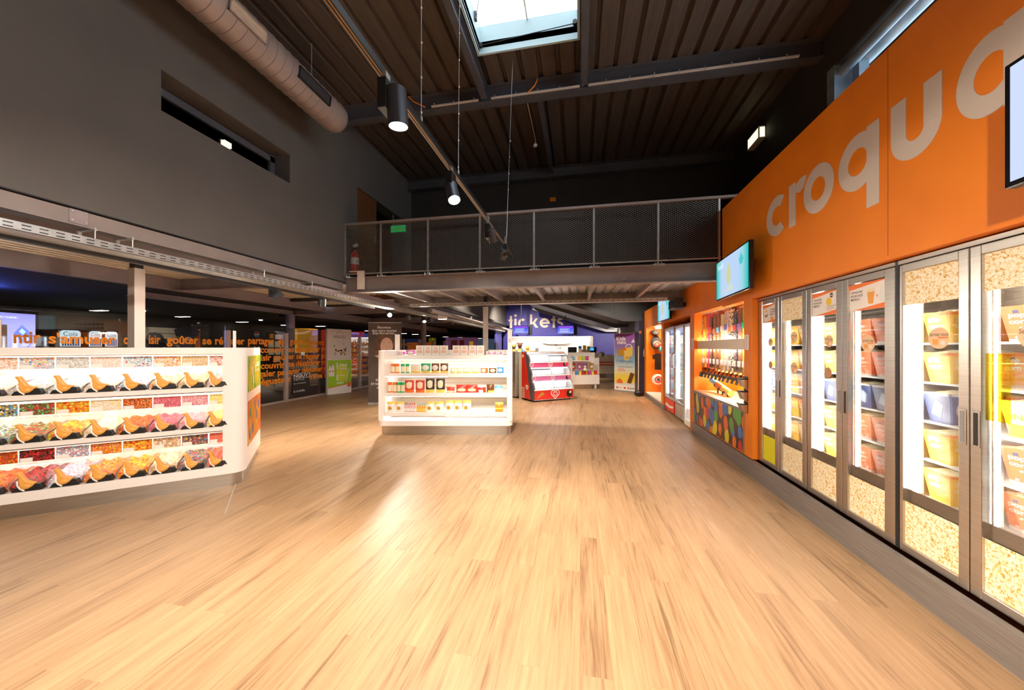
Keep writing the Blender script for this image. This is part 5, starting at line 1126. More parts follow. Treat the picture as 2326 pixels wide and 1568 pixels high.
lp = thing('niche_lamp', 'bright little ceiling lamp in the merchandise niche', 'lamp', (2.3, yh-.5, 2.06)); MB().box(2.15, yh-.8, 2.05, 2.35, yh-.4, 2.085).build('lit_panel', emit('niche_glow', (1, .82, .5), 50), lp)

# ---- screens
def ramp_screen(name, stops, axis='X', s=1.0):
    m = bpy.data.materials.new(name); m.use_nodes = True; nt = m.node_tree; nt.nodes.clear(); N = nt.nodes; L = nt.links
    tc = N.new('ShaderNodeTexCoord'); sp = N.new('ShaderNodeSeparateXYZ'); r = N.new('ShaderNodeValToRGB'); e = N.new('ShaderNodeEmission'); o = N.new('ShaderNodeOutputMaterial')
    while len(r.color_ramp.elements) < len(stops): r.color_ramp.elements.new(.5)
    for i, (p, c) in enumerate(stops): r.color_ramp.elements[i].position = p; r.color_ramp.elements[i].color = (*c, 1)
    L.new(tc.outputs['Generated'], sp.inputs[0]); L.new(sp.outputs[axis], r.inputs[0]); L.new(r.outputs[0], e.inputs[0]); e.inputs[1].default_value = s * .62; L.new(e.outputs[0], o.inputs[0]); return m
teal, ice = (.0, .52, .48), (.50, .66, .92)
m_scr = ramp_screen('drink_advert_screen', [(0, teal), (.16, (.35, .68, .78)), (.3, ice), (.8, ice), (.9, (.2, .62, .66)), (1, teal)], 'Y', 1.0)
m_scr2 = emit('pale_blue_screen', (.62, .72, .98), .62)
def tv(a, b, z0, z1, lab, scr, deco=True):
    a, b = Vector((*a, 0)), Vector((*b, 0)); W = (b-a).length; xd = (b-a).normalized(); M = frame(a + ZA*z0, xd, ZA); h = z1 - z0
    t = thing('wall_screen', lab, 'screen', (*(a+b)/2,)[:2] + (z0,))
    MB(M).box(0, 0, -.045, W, h, 0).build('housing', m_blackg, t, bev=.004)
    s_ = MB(M).box(.022, .022, 0, W-.022, h-.018, .002).build('display', scr, t)
    if deco:
        gy = emit('advert_bottle_yellow', (.62, .66, .32), .62)
        MB(M).prism([(W*.40, h*.30), (W*.37, h*.42), (W*.37, h*.62), (W*.41, h*.72), (W*.42, h*.80), (W*.45, h*.80), (W*.46, h*.72), (W*.50, h*.62), (W*.50, h*.42), (W*.46, h*.30)], .002, .003).build('bottle_picture', gy, s_)
        mb = MB(M)
        for k, (x, y, r) in enumerate(((.33, .16, .04), (.42, .2, .045), (.5, .22, .05), (.56, .17, .035))): mb.disc(W*x, h*y, r, .0026+.0002*k, .003+.0003*k, 14)
        mb.build('fruit_picture', emit('advert_fruit', (.62, .70, .66), .62), s_)
        text('Soif', emit('advert_white', (.85, .95, 1), .7), M, W*.07, h*.76, w=W*.2, h=h*.12, parent=s_, z=.003)
        MB(M).prism([(W*.74, h*.72), (W*.80, h*.86), (W*.86, h*.70), (W*.83, h*.6), (W*.77, h*.6)], .002, .003).build('leaf_picture', emit('advert_teal', (.1, .6, .6), .6), s_)
    c = (a+b)/2 + ZA*(z0+h/2); MB().box(c.x+.03, c.y-.10, c.z-.12, XR-.001, c.y+.10, c.z+.12).build('wall_bracket', m_black, t)
    return t
p1, p2 = P(1627, 0, X=1.85), P(1702, 0, X=1.79)
tv((p1.x, p1.y), (p2.x, p2.y), 2.135, 2.665, 'tilted screen with teal drink advert on the orange wall by the walkway', m_scr)
p1 = P(2281, 0, X=1.70); tv((p1.x, p1.y), (1.70, p1.y-1.0), 2.145, 2.645, 'big screen cut by the right edge of the photo', m_scr2, False)
p1, p2 = P(1494, 0, X=1.85), P(1521, 0, X=1.84); tv((p1.x, p1.y), (p2.x, p2.y), 2.10, 2.62, 'far teal screen half hidden behind the hanging speaker', m_scr)
spk = thing('loudspeaker', 'black loudspeaker bracketed to the orange wall below the walkway', 'speaker', (1.86, 6.6, 2.2))
a, b = P(1536, 706, X=1.86), P(1550, 678, X=1.86)
MB().box(1.72, b.y, a.z, 1.88, a.y, b.z).build('cabinet', m_black, spk, bev=.015)
MB().box(1.714, b.y+.02, a.z+.02, 1.72, a.y-.02, b.z-.02).build('grille', m_blackg, spk)
MB().box(1.88, (a.y+b.y)/2-.03, a.z+.05, XR-.001, (a.y+b.y)/2+.03, b.z-.05).build('bracket', m_blackg, spk)
# ================================================================= FAR HALL: TICKETS, COUNTERS
YT = 20.9
xl, xr = XY(1143, YT), 3.0
wx0, wx1, wz0, wz1 = XY(1160, YT), XY(1347, YT), 1.0, 2.16
m_slatw = nmat('white_slatwall', (.78, .74, .70), (.86, .82, .78), 2, rough=.45)
sbox('wall_back', m_blue, (xl, YT, 0, wx0, YT+.1, 4.3), (wx1, YT, 0, xr, YT+.1, 4.3), (wx0, YT, wz1, wx1, YT+.1, 4.3), (wx0, YT, 0, wx1, YT+.1, wz0))
sbox('wall_back', m_slatw, (wx0, YT+.5, .5, wx1, YT+.6, wz1+.1), (wx0-.1, YT+.1, .5, wx0, YT+.6, wz1+.1), (wx1, YT+.1, .5, wx1+.1, YT+.6, wz1+.1), (wx0, YT+.1, wz1, wx1, YT+.6, wz1+.1))
lt = thing('niche_lamp', 'white strip lights along the top of the bright niche behind the ticket counter', 'lamp', ((wx0+wx1)/2, YT+.2, wz1-.03)); MB().box(wx0+.1, YT+.02, wz1-.03, wx1-.1, YT+.10, wz1-.005).build('light_strip', emit('ticket_led', (1, .93, .82), 12), lt)
sbox('wall_right', m_dark, (1.97, 11.5, 0, 3.0, YT, 2.6))
sbox('trim_8', m_darkwall, (3.0, 8, 0, 3.2, 22, 4.3))
tk = thing('wall_sign', 'big off white ticket desk word on the blue wall', 'sign', (XY(1218, YT), YT, 2.7))
Mt = frame((0, YT-.005, 0), XA, ZA)
for ch, pa, pb in (('t', 1155.5, 1164.5), ('i', 1168.5, 1173.2), ('c', 1177, 1196), ('k', 1204, 1222), ('e', 1226, 1249), ('t', 1252, 1263), ('s', 1265.5, 1279)):
    a, b = XY(pa, YT), XY(pb, YT); mb = MB(Mt); glyph(mb, ch, a, b-a, .57, .135, .03, 2.68); mb.build('letter', m_letter, tk)
def hscreen(pa, pb, pt, pbm, Y, lab):
    a, b = P(pa, pbm, Y=Y), P(pb, pt, Y=Y); t = thing('hanging_screen', lab, 'screen', (a.x, Y, a.z))
    M = frame((a.x, Y, a.z), XA, ZA); W = b.x - a.x; h = b.z - a.z
    MB(M).box(0, 0, -.06, W, h, 0).build('housing', m_black, t)
    s_ = MB(M).box(.02, .02, 0, W-.02, h-.02, .003).build('display', ramp_screen('blue_price_screen', [(0, (.30, .38, .95)), (.25, (.16, .20, .90)), (.7, (.08, .09, .70)), (1, (.03, .03, .45))], 'Z', 1.1), t)
    MB(M).box(W*.1, h*.78, .003, W*.9, h*.84, .005).build('pink_line', emit('pink_line', (.7, .08, .6), 1), s_)
    mb = MB(M)
    for k in range(5): mb.box(W*.15, h*(.2+.1*k), .003, W*(.75 - .1*(k % 2)), h*(.225+.1*k), .005)
    mb.build('text_lines', emit('screen_text', (.65, .7, 1), 1), s_)
    MB(M).box(W*.9, -.05+h*.0, -.3, W*1.18, h*1.1, -.1).build('mount_box', m_black, t)
    MB(M).cyl((W*.5, h, -.15), (W*.5, 4.3-a.z, -.15), .02, 8).build('ceiling_pole', m_black, t)
hscreen(1165, 1201, 739, 758.5, 18.4, 'left one of the two blue price screens hanging before the ticket wall')
hscreen(1265.5, 1304, 739, 759, 18.4, 'right one of the two blue price screens hanging before the ticket wall')
# ticket counter
YC = 17.9
cx0, cx1 = XY(1150, YC), 1.9
tc_ = thing('ticket_counter', 'long cream ticket counter with two red stripes', 'counter', ((cx0+cx1)/2, YC, 0))
MB().box(cx0, YC, .22, cx1, YC+.75, 1.02).build('front_panel', nmat('cream_laminate', (.66, .58, .48), (.72, .64, .54), 2, rough=.45), tc_)
MB().box(cx0, YC+.05, 0, cx1, YC+.7, .22).build('plinth', m_kick, tc_)
MB().box(cx0-.02, YC-.04, 1.02, cx1, YC+.8, 1.06).build('worktop', m_white, tc_, bev=.005)
for z in (.75, .62): MB().box(cx0, YC-.004, z, cx1, YC, z+.055).build('red_stripe', m_redm, tc_)
cw = thing('curved_sign', 'white curved lightbox with dark capitals in the ticket niche', 'sign', (XY(1264, YT), YT+.3, 1.85))
a, b = P(1231, 779, Y=YT+.3), P(1297, 768, Y=YT+.3)
MB(frame((a.x, a.y, a.z), XA, ZA)).prism([(0, 0), ((b.x-a.x)*.25, -.08), ((b.x-a.x)*.75, -.08), (b.x-a.x, 0), (b.x-a.x, b.z-a.z), (0, b.z-a.z)], -.05, 0).build('box', m_white, cw)
text('N  L o u n g e  U  C', m_ptxt, frame((a.x, a.y, a.z), XA, ZA), .06, .06, w=(b.x-a.x)-.12, h=.19, parent=cw, z=.002, bold=.02)
for x, z in ((1262, 784), (1266.5, 784), (1265.5, 791.5), (1268.5, 791.5), (1272.5, 791)):
    q = P(x, z, Y=YT+.5); tag(MB(frame((q.x, q.y-.003, q.z), XA, ZA)).disc(0, 0, .05 if x in (1262, 1272.5) else .03, 0, .01, 14).build('wall_button', m_grey), {1262: 'larger upper grey disc on the white slatwall', 1266.5: 'small upper grey disc beside the larger one', 1265.5: 'lower left tiny grey disc on the slatwall', 1268.5: 'lower middle tiny grey disc on the slatwall', 1272.5: 'lower right larger grey disc on the slatwall'}[x], 'disc')
# things on the ticket counter
def onc(px, Y, zb, nm, lab, cat, fn):
    q = P(px, 800, Y=Y); t = thing(nm, lab, cat, (q.x, Y, zb)); fn(t, q.x, Y, zb); return t
def plush(m1, m2, h, w):
    def f(t, x, y, z):
        MB().ell((x, y, z+h*.32), w*.5, w*.4, h*.32, 14, 10).build('body', m1, t, smooth=True); MB().ell((x, y-.02, z+h*.80), w*.34, w*.3, h*.2, 14, 10).build('head', m2, t, smooth=True)
        for s in (-1, 1): MB().ell((x+s*w*.32, y, z+h*.95), w*.10, w*.06, h*.07, 10, 6).build('ear', m1, t, smooth=True)
    return f
def till(t, x, y, z):
    MB().box(x-.10, y-.10, z, x+.10, y+.10, z+.03).box(x-.03, y-.03, z+.03, x+.03, y+.03, z+.18).build('stand', m_black, t)
    MB(frame((x-.22, y-.06, z+.15), XA, Vector((0, .35, 1)))).box(0, 0, -.04, .44, .34, 0).build('monitor', m_blackg, t, bev=.01)
def bx(m, w, d, h):
    return lambda t, x, y, z: (MB().box(x-w/2, y-d/2, z, x+w/2, y+d/2, z+h).build('carton_body', m, t, bev=.004), MB().box(x-w*.35, y-d/2-.002, z+h*.25, x+w*.35, y-d/2, z+h*.75).build('print', cCr, t))
m_brp = mat('brown_plush', (.10, .04, .02), .9); m_olp = mat('olive_plush', (.22, .17, .05), .9)
Z = 1.06
onc(1167, 17.7+.4, Z, 'plush_toy', 'olive green soft toy at the left end of the ticket counter', 'toy', plush(m_olp, m_olp, .62, .34))
onc(1181, 18.2, Z, 'plush_toy', 'tall dark brown soft toy above the yellow box', 'toy', plush(m_brp, m_brp, .70, .36))
onc(1198, 18.1, Z, 'plush_toy', 'yellow giraffe like soft toy with wide ears', 'toy', plush(mat('yellow_plush', (.75, .58, .06), .9), mat('orange_plush', (.8, .4, .08), .9), .52, .30))
onc(1180, 17.95, Z, 'carton', 'yellow box standing in front of the brown soft toy', 'carton', bx(cY, .20, .12, .36))
onc(1187, 18.0, Z, 'carton', 'blue box between the yellow and the red ones', 'carton', bx(cB, .16, .12, .32))
onc(1192, 17.95, Z, 'carton', 'pinkish red box beside the giraffe like toy', 'carton', bx(C('pinkred', (.7, .1, .15)), .16, .12, .28))
onc(1170, 17.95, Z, 'basket', 'dark basket below the olive soft toy', 'basket', lambda t, x, y, z: MB().lathe((x, y, z), [(.12, 0), (.17, .18), (.16, .18), (.11, .02)], 16).build('bowl', m_black, t, smooth=True))
onc(1211, 18.0, Z, 'card_terminal', 'black box with orange top left of the grey panel', 'box', lambda t, x, y, z: (MB().box(x-.13, y-.1, z, x+.13, y+.1, z+.20).build('body', m_black, t), MB().box(x-.16, y-.1, z+.22, x+.12, y+.1, z+.28).build('top', cGo, t)))
onc(1219.5, 18.1, Z, 'divider_board', 'upright grey panel standing on the ticket counter', 'panel', lambda t, x, y, z: MB().box(x-.07, y-.1, z, x+.07, y+.1, z+.42).build('board', m_steelp, t))
onc(1234, 18.3, Z, 'fruit_basket', 'shallow tray of yellow packets on the ticket counter', 'tray', lambda t, x, y, z: (MB().box(x-.22, y-.12, z, x+.22, y+.12, z+.04).build('tray', m_white, t), stuff(MB().ell((x, y, z+.07), .18, .10, .06, 12, 6).build('packets', cY, t, smooth=True))))
onc(1251, 18.3, Z, 'small_pot', 'small orange pot on the ticket counter', 'pot', lambda t, x, y, z: (MB().lathe((x, y, z), [(.06, 0), (.08, .08)], 14).build('pot', cO, t, smooth=True), MB().ell((x, y, z+.11), .06, .06, .05, 10, 6).build('contents', cR, t, smooth=True)))
onc(1264, 18.3, Z, 'phone_set', 'low black telephone on the ticket counter', 'telephone', lambda t, x, y, z: (MB().box(x-.12, y-.08, z, x+.12, y+.08, z+.05).build('base', m_black, t, bev=.01), MB().box(x-.13, y+.02, z+.05, x+.13, y+.07, z+.09).build('handset', m_blackg, t, bev=.01)))
onc(1300, 18.1, Z, 'till_monitor', 'left black till monitor behind the ice cream freezer', 'monitor', till)
onc(1345, 18.1, Z, 'till_monitor', 'right till monitor with a blue lit display', 'monitor', lambda t, x, y, z: (till(t, x, y, z), MB(frame((x-.12, y-.068, z+.30), XA, Vector((0, .35, 1)))).box(0, 0, 0, .2, .14, .012).build('lit_display', emit('till_blue', (.05, .3, .8), 1), t)))
onc(1354.5, 18.0, Z, 'soap_bottle', 'little white pump bottle on the ticket counter', 'bottle', lambda t, x, y, z: (MB().lathe((x, y, z), [(.07, 0), (.08, .02), (.08, .13), (.03, .18)], 14).build('bottle_body', m_white, t, smooth=True), MB().cyl((x, y, z+.18), (x, y, z+.26), .015, 8).build('pump', m_white, t)))
onc(1366, 18.0, Z, 'glass_bowl', 'domed glass bowl with dark contents on the ticket counter', 'bowl', lambda t, x, y, z: (MB().lathe((x, y, z), [(.12, 0), (.17, .08), (.16, .17), (.10, .20)], 18).build('bowl', m_galv, t, smooth=True), stuff(MB().ell((x, y-.06, z+.10), .09, .06, .06, 10, 6).build('contents', m_brp, t, smooth=True)), MB().cyl((x, y, z+.2), (x, y, z+.24), .10, 14).build('lid', m_white, t)))
onc(1384, 18.0, Z, 'leaflet_stack', 'stack of white leaflets at the right of the ticket counter', 'leaflets', lambda t, x, y, z: (MB().box(x-.25, y-.12, z, x+.25, y+.12, z+.06).build('lower_pile', m_pwhite, t), MB().box(x-.20, y-.10, z+.06, x+.15, y+.10, z+.10).build('upper_pile', m_pwhite, t)))
cr_ = thing('snack_display', 'tiered orange cardboard display of snack packets on the ticket counter', 'display', (*P(1327, 800, Y=17.6).xy, Z))
q = cr_.location; x, y = q.x, 17.95
MB().box(x-.30, y-.15, Z, x+.30, y+.15, Z+.24).build('card_base', m_pwhite, cr_)
for k in (0, 1): MB().box(x-.31, y-.16, Z+.03+.14*k, x+.31, y-.15, Z+.08+.14*k).build('orange_band', cO, cr_)
MB().box(x-.28, y+.02, Z+.24, x+.28, y+.14, Z+.34).build('upper_tray', cCr, cr_)
for dx, zz, m, lab in ((-.20, .30, cB, 'blue'), (.02, .36, cY, 'yellow'), (.22, .28, C('lime', (.45, .65, .08)), 'lime green'), (-.20, .24, cW, 'white')):
    yy = y - .02 if lab != 'white' else y - .10
    tag(MB().box(x+dx-.08, yy-.03, Z+(.34 if lab != 'white' else .24), x+dx+.08, yy+.03, Z+(.34+zz*.6 if lab != 'white' else .40)).build('snack_packet', m), '%s packet standing on the tiered snack display' % lab, 'packet', 'packets on the snack display')

# ---- ice cream freezers
m_pinkp = nmat('pink_red_banner', (.70, .03, .22), (.78, .06, .14), 4, (1, 1, 1), rough=.35, lo=.3, hi=.7)
m_pinkl = nmat('pink_mauve_banner', (.62, .10, .34), (.72, .22, .48), 4, rough=.35, lo=.3, hi=.7)
def heart(mb, cx, cz, s, w, z0, z1, t0=0, t1=360, n=40):
    pts = []
    for k in range(n+1):
        t = math.radians(t0+(t1-t0)*k/n); pts.append((cx + s*16*math.sin(t)**3/16, cz + s*(13*math.cos(t)-5*math.cos(2*t)-2*math.cos(3*t)-math.cos(4*t))/16))
    return mb.line(pts, w, z0, z1)
def ice(name, label, o, rz, full=True):
    t = thing(name, label, 'freezer', o, rz, 'ice cream freezers'); M = wmat(t); L, D = 1.36, .68
    def strip(prof, m, nm, x0=0, x1=L, par=None, **k):
        mb = MB(M)
        for (a, b), (c, d) in zip(prof, prof[1:]): mb.add([(x0, a, b), (x1, a, b), (x1, c, d), (x0, c, d)], [(0, 1, 2, 3)])
        return mb.build(nm, m, par or t, **k)
    lidp = lambda y0, z0, y1, z1: [(y0 + (y1-y0)*(1-math.cos(math.radians(a))), z0 + (z1-z0)*math.sin(math.radians(a))) for a in range(0, 91, 15)]
    tiers = [((0, .33), (.16, .55)), ((.13, .71), (.29, .93)), ((.25, 1.09), (.43, 1.31))]
    outline = [(D, .04), (.02, .04), (0, .31)] + lidp(0, .33, .16, .55) + [(.12, .56), (.12, .70)] + lidp(.12, .71, .29, .93) + [(.25, .94), (.25, 1.07)] + lidp(.25, 1.09, .43, 1.31) + [(.44, 1.36), (D, 1.38)]
    # body shell: both sides and the back/top
    for x0, x1 in ((.0, .035), (L-.035, L)):
        MB(M).prism(outline, x0, x1, 'x').build('side_panel', m_steeld if x0 == 0 else m_galv, t)
    red = [(D, .05), (.16, .05), (.50, 1.35), (D, 1.37)]
    MB(M).prism(red, -.004, -.0005, 'x').build('red_side', m_redm, t)
    lg = MB(M @ frame((-.004, .36, .38), -YA, ZA)); heart(lg, 0, 0, .075, .016, 0, .002); heart(lg, 0, 0, .042, .013, 0, .002); lg.build('heart_logo', m_white, t)
    MB(M).box(-.005, .56, 1.22, -.0045, .64, 1.30).build('white_tag', m_white, t)
    mb = MB(M)
    for k in range(7): mb.box(-.006, .50-.0, .07+.045*k, -.004, .66, .09+.045*k)
    mb.build('vent_slots', m_pwhite, t)
    MB(M).box(.035, .44, 1.33, L-.035, D, 1.38).box(.035, D-.03, .04, L-.035, D, 1.35).box(.035, .0, .04, L-.035, D, .06).build('rear_housing', m_galv, t)
    for i, ((y0, z0), (y1, z1)) in enumerate(tiers):
        zb, zt = ((.06, .31), (.575, .695), (.945, 1.065))[i]; yb_ = (0, .12, .25)[i]
        bn = MB(M).box(.035, yb_-.004, zb, L-.035, yb_+.012, zt).build('banner', (m_redm, m_pinkl, m_pinkp)[i], t)
        Mb = M @ frame((0, yb_-.005, 0), XA, ZA)
        s = .11 if i == 0 else .06; lg = MB(Mb); heart(lg, L*.52, (zb+zt)/2+s*.08, s*1.25, s*.2, 0, .002, 20, 340); heart(lg, L*.52, (zb+zt)/2+s*.08, s*.62, s*.18, 0, .002, 30, 330); lg.build('heart_logo', m_white, bn)
        MB(Mb).disc(L*.88, (zb+zt)/2, (zt-zb)*.42, 0, .002, 20).build('dark_cone_picture', m_black, bn)
        MB(Mb).disc(L*.9, (zb+zt)/2+(zt-zb)*.15, (zt-zb)*.16, .002, .003, 12).build('cream_swirl', cCr, bn)
        if i == 0: MB(Mb).prism([(L*.06, zb+.02), (L*.2, zt-.03), (L*.26, zt-.10)], 0, .002).build('cone_picture', cGo, bn)
        else: lg = MB(Mb); heart(lg, L*.06, (zb+zt)/2, .06, .014, 0, .002); lg.build('heart_logo', m_white, bn)
        MB(M).box(.02, yb_-.02, zt, L-.02, yb_+.02, zt+.022).build('front_rail', m_white, t, bev=.004)
        for j, (xa, xb) in enumerate(((.045, L*.5), (L*.5, L-.045))):
            g = strip(lidp(y0+.004*j, z0, y1+.004*j, z1), m_glass, 'sliding_lid', xa, xb, smooth=True)
            fm = MB(M)
            pp = lidp(y0+.004*j, z0, y1, z1)
            for xx in (xa, xb): fm.tube([(xx, a, b) for a, b in pp], .011, 6)
            fm.tube([(xa, pp[-1][0], pp[-1][1]), (xb, pp[-1][0], pp[-1][1])], .010, 6); fm.build('lid_frame', m_galv, g)
        MB(M).box(.04, y0+.03, z0-.02, L-.04, min(y1+.22, D-.04), z0-.01).build('inner_shelf', m_white, t)
        MB(M).box(.06, y1-.01, z1-.03, L-.06, y1+.012, z1-.015).build('light_strip', emit('cool_led', (.8, .9, 1), 9), t)
        MB(M).box(.04, y1+.16, z0, L-.04, y1+.17, z1).build('inner_wall', m_white, t)
    for xx in (.1, L-.1):
        for yy in (.08, D-.1): MB(M).cyl((xx, yy, 0), (xx, yy, .045), .025, 10).build('foot', m_black, t)
    return t
ice('ice_cream_freezer', 'red ice cream freezer with three tiers of curved glass lids and heart logos', (-1.244, 9.577, 0), math.radians(37.5))
i2 = copy_thing(bpy.data.objects['ice_cream_freezer'], (0, 0, 0), label='second red ice cream freezer, mostly hidden behind the snack shelving')
q = P(1171, 800, d=10.9); i2.rotation_euler = (0, 0, math.radians(217.5)); i2.location = (-1.244-.80*math.sin(math.radians(37.5))*2.0+.02, 9.577+.80*math.cos(math.radians(37.5))*2.0, 0)
_m = Vector((math.cos(math.radians(37.5)), math.sin(math.radians(37.5)), 0)); i2.location = Vector((-1.244, 9.577, 0)) + Vector((-_m.y, _m.x, 0))*1.62 + _m*1.28
pn = FW*10.25 + RT*((1182-CX)/F*10.25)
cpn = MB(frame((0,0,0))).box(-.001, 0, 0, .001, 0, 0)
cc_ = Vector((-1.244, 9.577, 0)) + Vector((-_m.y, _m.x, 0))*.70
Mq = Matrix.Translation(cc_) @ Matrix.Rotation(math.radians(37.5), 4, 'Z')
tag(MB(Mq).box(.0, 0, 0, 1.36, .16, 1.36).build('divider_screen', nmat('cream_divider_paint', (.66, .58, .46), (.72, .63, .5), 2, rough=.5)), 'cream dividing screen standing between the two red ice cream freezers', 'panel')

# ---- low white sweets rack in front of the ticket counter
q0, q1 = P(1300, 884, d=12.7), P(1362, 880, d=12.9)
sr = thing('sweets_rack', 'low white rack of hanging sweet bags and small boxes beside the ice cream freezer', 'rack', (q0.x, q0.y, 0))
xd = (q1-q0); xd.z = 0; W = xd.length; xd = xd.normalized(); rz = math.atan2(xd.y, xd.x); sr.rotation_euler = (0, 0, rz); M = wmat(sr)
MB(M).box(.02, .03, 0, W*.72, .45, .16).build('plinth', m_ssh, sr); MB(M).box(W*.84, .03, 0, W*.89, .08, .16).build('leg', m_white, sr)
MB(M).box(0, 0, .16, W, .5, .50).build('base_box', m_white, sr, bev=.01); MB(M).box(0, .42, .50, W, .5, 1.32).build('back_board', m_white, sr)
MB(M).box(0, .04, .50, .02, .5, 1.12).box(W-.02, .04, .50, W, .5, 1.12).build('side', m_white, sr); MB(M).box(0, .06, 1.0, W*.8, .5, 1.03).build('top_shelf', m_white, sr)
kk = 0
for px, m, lab in ((1298.5, cGo, 'dull yellow'), (1308.5, cR, 'bright red'), (1323, cPk, 'left purple and white'), (1336, C('violet', (.35, .12, .30)), 'right purple and white'), (1352, cGo, 'golden orange')):
    o = M @ Vector(((px-1300)/62*W*.99 + (.03 if px < 1300 else 0), .30, .70)); t = thing('sweet_bag', '%s bag hanging in the low white sweets rack' % lab, 'bag', o, rz, 'hanging sweet bags')
    mb = pouch_mesh(.17, .22, .05, ell_p(.5, .45, .3, .25), [m, cW, cCr]); mm = wmat(t); mb.v = [mm @ v for v in mb.v]; mb.build('pouch', [m, cW, cCr], t, smooth=True)
    MB(mm).tube([(0, 0, .21), (0, .12, .23)], .004, 6).build('peg', m_galv, t)
for k in range(8):
    m = [cW, cB, cY, cR, cGo, cPk, cY, cR][k]; o = (.07 + k*(W-.12)/7.6, .14, .50)
    tag(MB(M).box(o[0], o[1], o[2], o[0]+.09, o[1]+.12, o[2]+.13+.02*(k % 2)).build('small_box', m), '%s small sweets box in the low rack, counted from the left' % pB(k), 'box', 'small boxes in the low rack')
for k, (m, lab) in enumerate(((cSk, 'blue'), (cW, 'white'), (cY, 'yellow'), (C('lime', (.45, .65, .08)), 'green'), (cPk, 'pink'))):
    tag(MB(M).box(.02+k*.14, .12, 1.03, .12+k*.14, .20, 1.03+.16).build('snack_packet', m), '%s packet on the upper shelf of the low sweets rack' % lab, 'packet', 'packets on the low rack')
gb = thing('toy_ball', 'white and green ball lying among the small boxes of the rack', 'ball', M @ Vector((W*.5, .10, .66))); MB().ell(M @ Vector((W*.5, .10, .70)), .07, .07, .06, 14, 8).build('upper_shell', m_white, gb, smooth=True); MB().ell(M @ Vector((W*.5, .10, .665)), .066, .066, .035, 14, 8).build('lower_shell', C('lime', (.45, .65, .08)), gb, smooth=True)

# ---- kids menu stand
q0, q1 = P(1395.5, 885, d=12.35), P(1446, 892, d=11.75)
xd = q1 - q0; xd.z = 0; W = xd.length; xd = xd.normalized()
km = thing('menu_stand', 'upright kids menu board with popcorn price advert', 'stand', (*((q0+q1)/2).xy, 0)); M = frame((q0.x, q0.y, 0), xd, ZA)
m_sky = nmat('unused_sky', (.3, .45, .7), (.35, .5, .72), 2)
def rampmat(name, stops, axis='Z', rough=.4):
    m, nt, b = base(name); N = nt.nodes; L = nt.links; tc = N.new('ShaderNodeTexCoord'); sp = N.new('ShaderNodeSeparateXYZ'); r = N.new('ShaderNodeValToRGB')
    while len(r.color_ramp.elements) < len(stops): r.color_ramp.elements.new(.5)
    for i, (p, c) in enumerate(stops): r.color_ramp.elements[i].position = p; r.color_ramp.elements[i].color = (*c, 1)
    L.new(tc.outputs['Generated'], sp.inputs[0]); L.new(sp.outputs[axis], r.inputs[0]); L.new(r.outputs[0], b.inputs['Base Color']); b.inputs['Roughness'].default_value = rough; return m
MB(M).box(0, 0, -.30, W, 2.0, 0).build('board_body', m_pwhite, km)
MB(M).box(0, 0, -.32, W+.0, .03, .02).build('foot', m_grey, km)
pn_ = MB(M).box(.012, .10, 0, W-.012, 1.98, .003).build('print', rampmat('kids_menu_print', [(0, (.75, .72, .70)), (.07, (.72, .70, .70)), (.13, (.86, .62, .05)), (.24, (.86, .66, .10)), (.36, (.70, .76, .72)), (.52, (.30, .48, .62)), (.72, (.30, .22, .50)), (1, (.30, .06, .36))]), km)
T = lambda s, x, y, w, h, m, b=.03: text(s, m, M, x*W, y, w=w*W, h=h, parent=pn_, z=.006, bold=b)
T('Kids', .10, 1.74, .42, .14, m_pwhite); T('menu', .14, 1.62, .40, .10, m_pwhite)
T('1 PoP-Corn', .12, .99, .72, .09, mat('menu_blue', (.08, .22, .45))); T('1 BOISSON ENFANT', .16, .82, .68, .035, m_ptxt, .01); T('1 KINDER', .16, .745, .30, .04, m_porg); T('SURPRISE', .16, .69, .34, .04, m_porg)
MB(M).prism([(W*.46, 1.16), (W*.82, 1.22), (W*.84, 1.52), (W*.44, 1.50)], .004, .006).build('popcorn_box_picture', cY, pn_)
MB(M).prism([(W*.36, 1.50), (W*.56, 1.50), (W*.54, 1.40), (W*.36, 1.42)], .0062, .0072).build('red_flap_picture', cO, pn_)
MB(M).arc(W*.66, 1.50, .13, .03, 0, 180, .004, .006).build('bag_handle_picture', m_pwhite, pn_)
MB(M).box(W*.18, 1.22, .004, W*.42, 1.44, .006).build('brown_box_picture', cGo, pn_)
MB(M).disc(W*.56, 1.16, .10, .0064, .0074, 20).build('price_disc', cY, pn_); text('4€', m_porg, M, W*.50, 1.12, w=.12, h=.08, parent=pn_, z=.008, bold=.04)
MB(M).prism([(W*.76, 1.66), (W*.93, 1.68), (W*.86, 1.80)], .004, .006).build('white_bird_picture', m_pwhite, pn_)
mb = MB(M)
for x, y in ((.68, 1.84), (.60, 1.78)): mb.disc(W*x, y, .022, .004, .006, 5)
mb.build('star_pictures', cO, pn_)
MB(M).prism([(W*.25+.12*math.cos(math.radians(a)), .27+.16*math.sin(math.radians(a))) for a in range(0, 181, 15)], .004, .006).build('orange_dome_picture', cO, pn_)
MB(M).prism([(W*.58, .30), (W*.76, .28), (W*.92, .62), (W*.74, .66)], .004, .006).build('brown_shape_picture', cBn, pn_)
MB(M).box(.012, .03, 0, W-.012, .22, .004).build('logo_strip', m_pwhite, pn_)
text('BOFT', m_ptxt, M, W*.72, .09, w=W*.22, h=.055, parent=pn_, z=.006, bold=.03)
for k, (x, m) in enumerate(((.10, cR), (.25, cPr), (.44, cR), (.60, cO))): MB(M).box(W*x, .09, .004, W*(x+.08), .15, .006).build('tiny_logo', m, pn_)

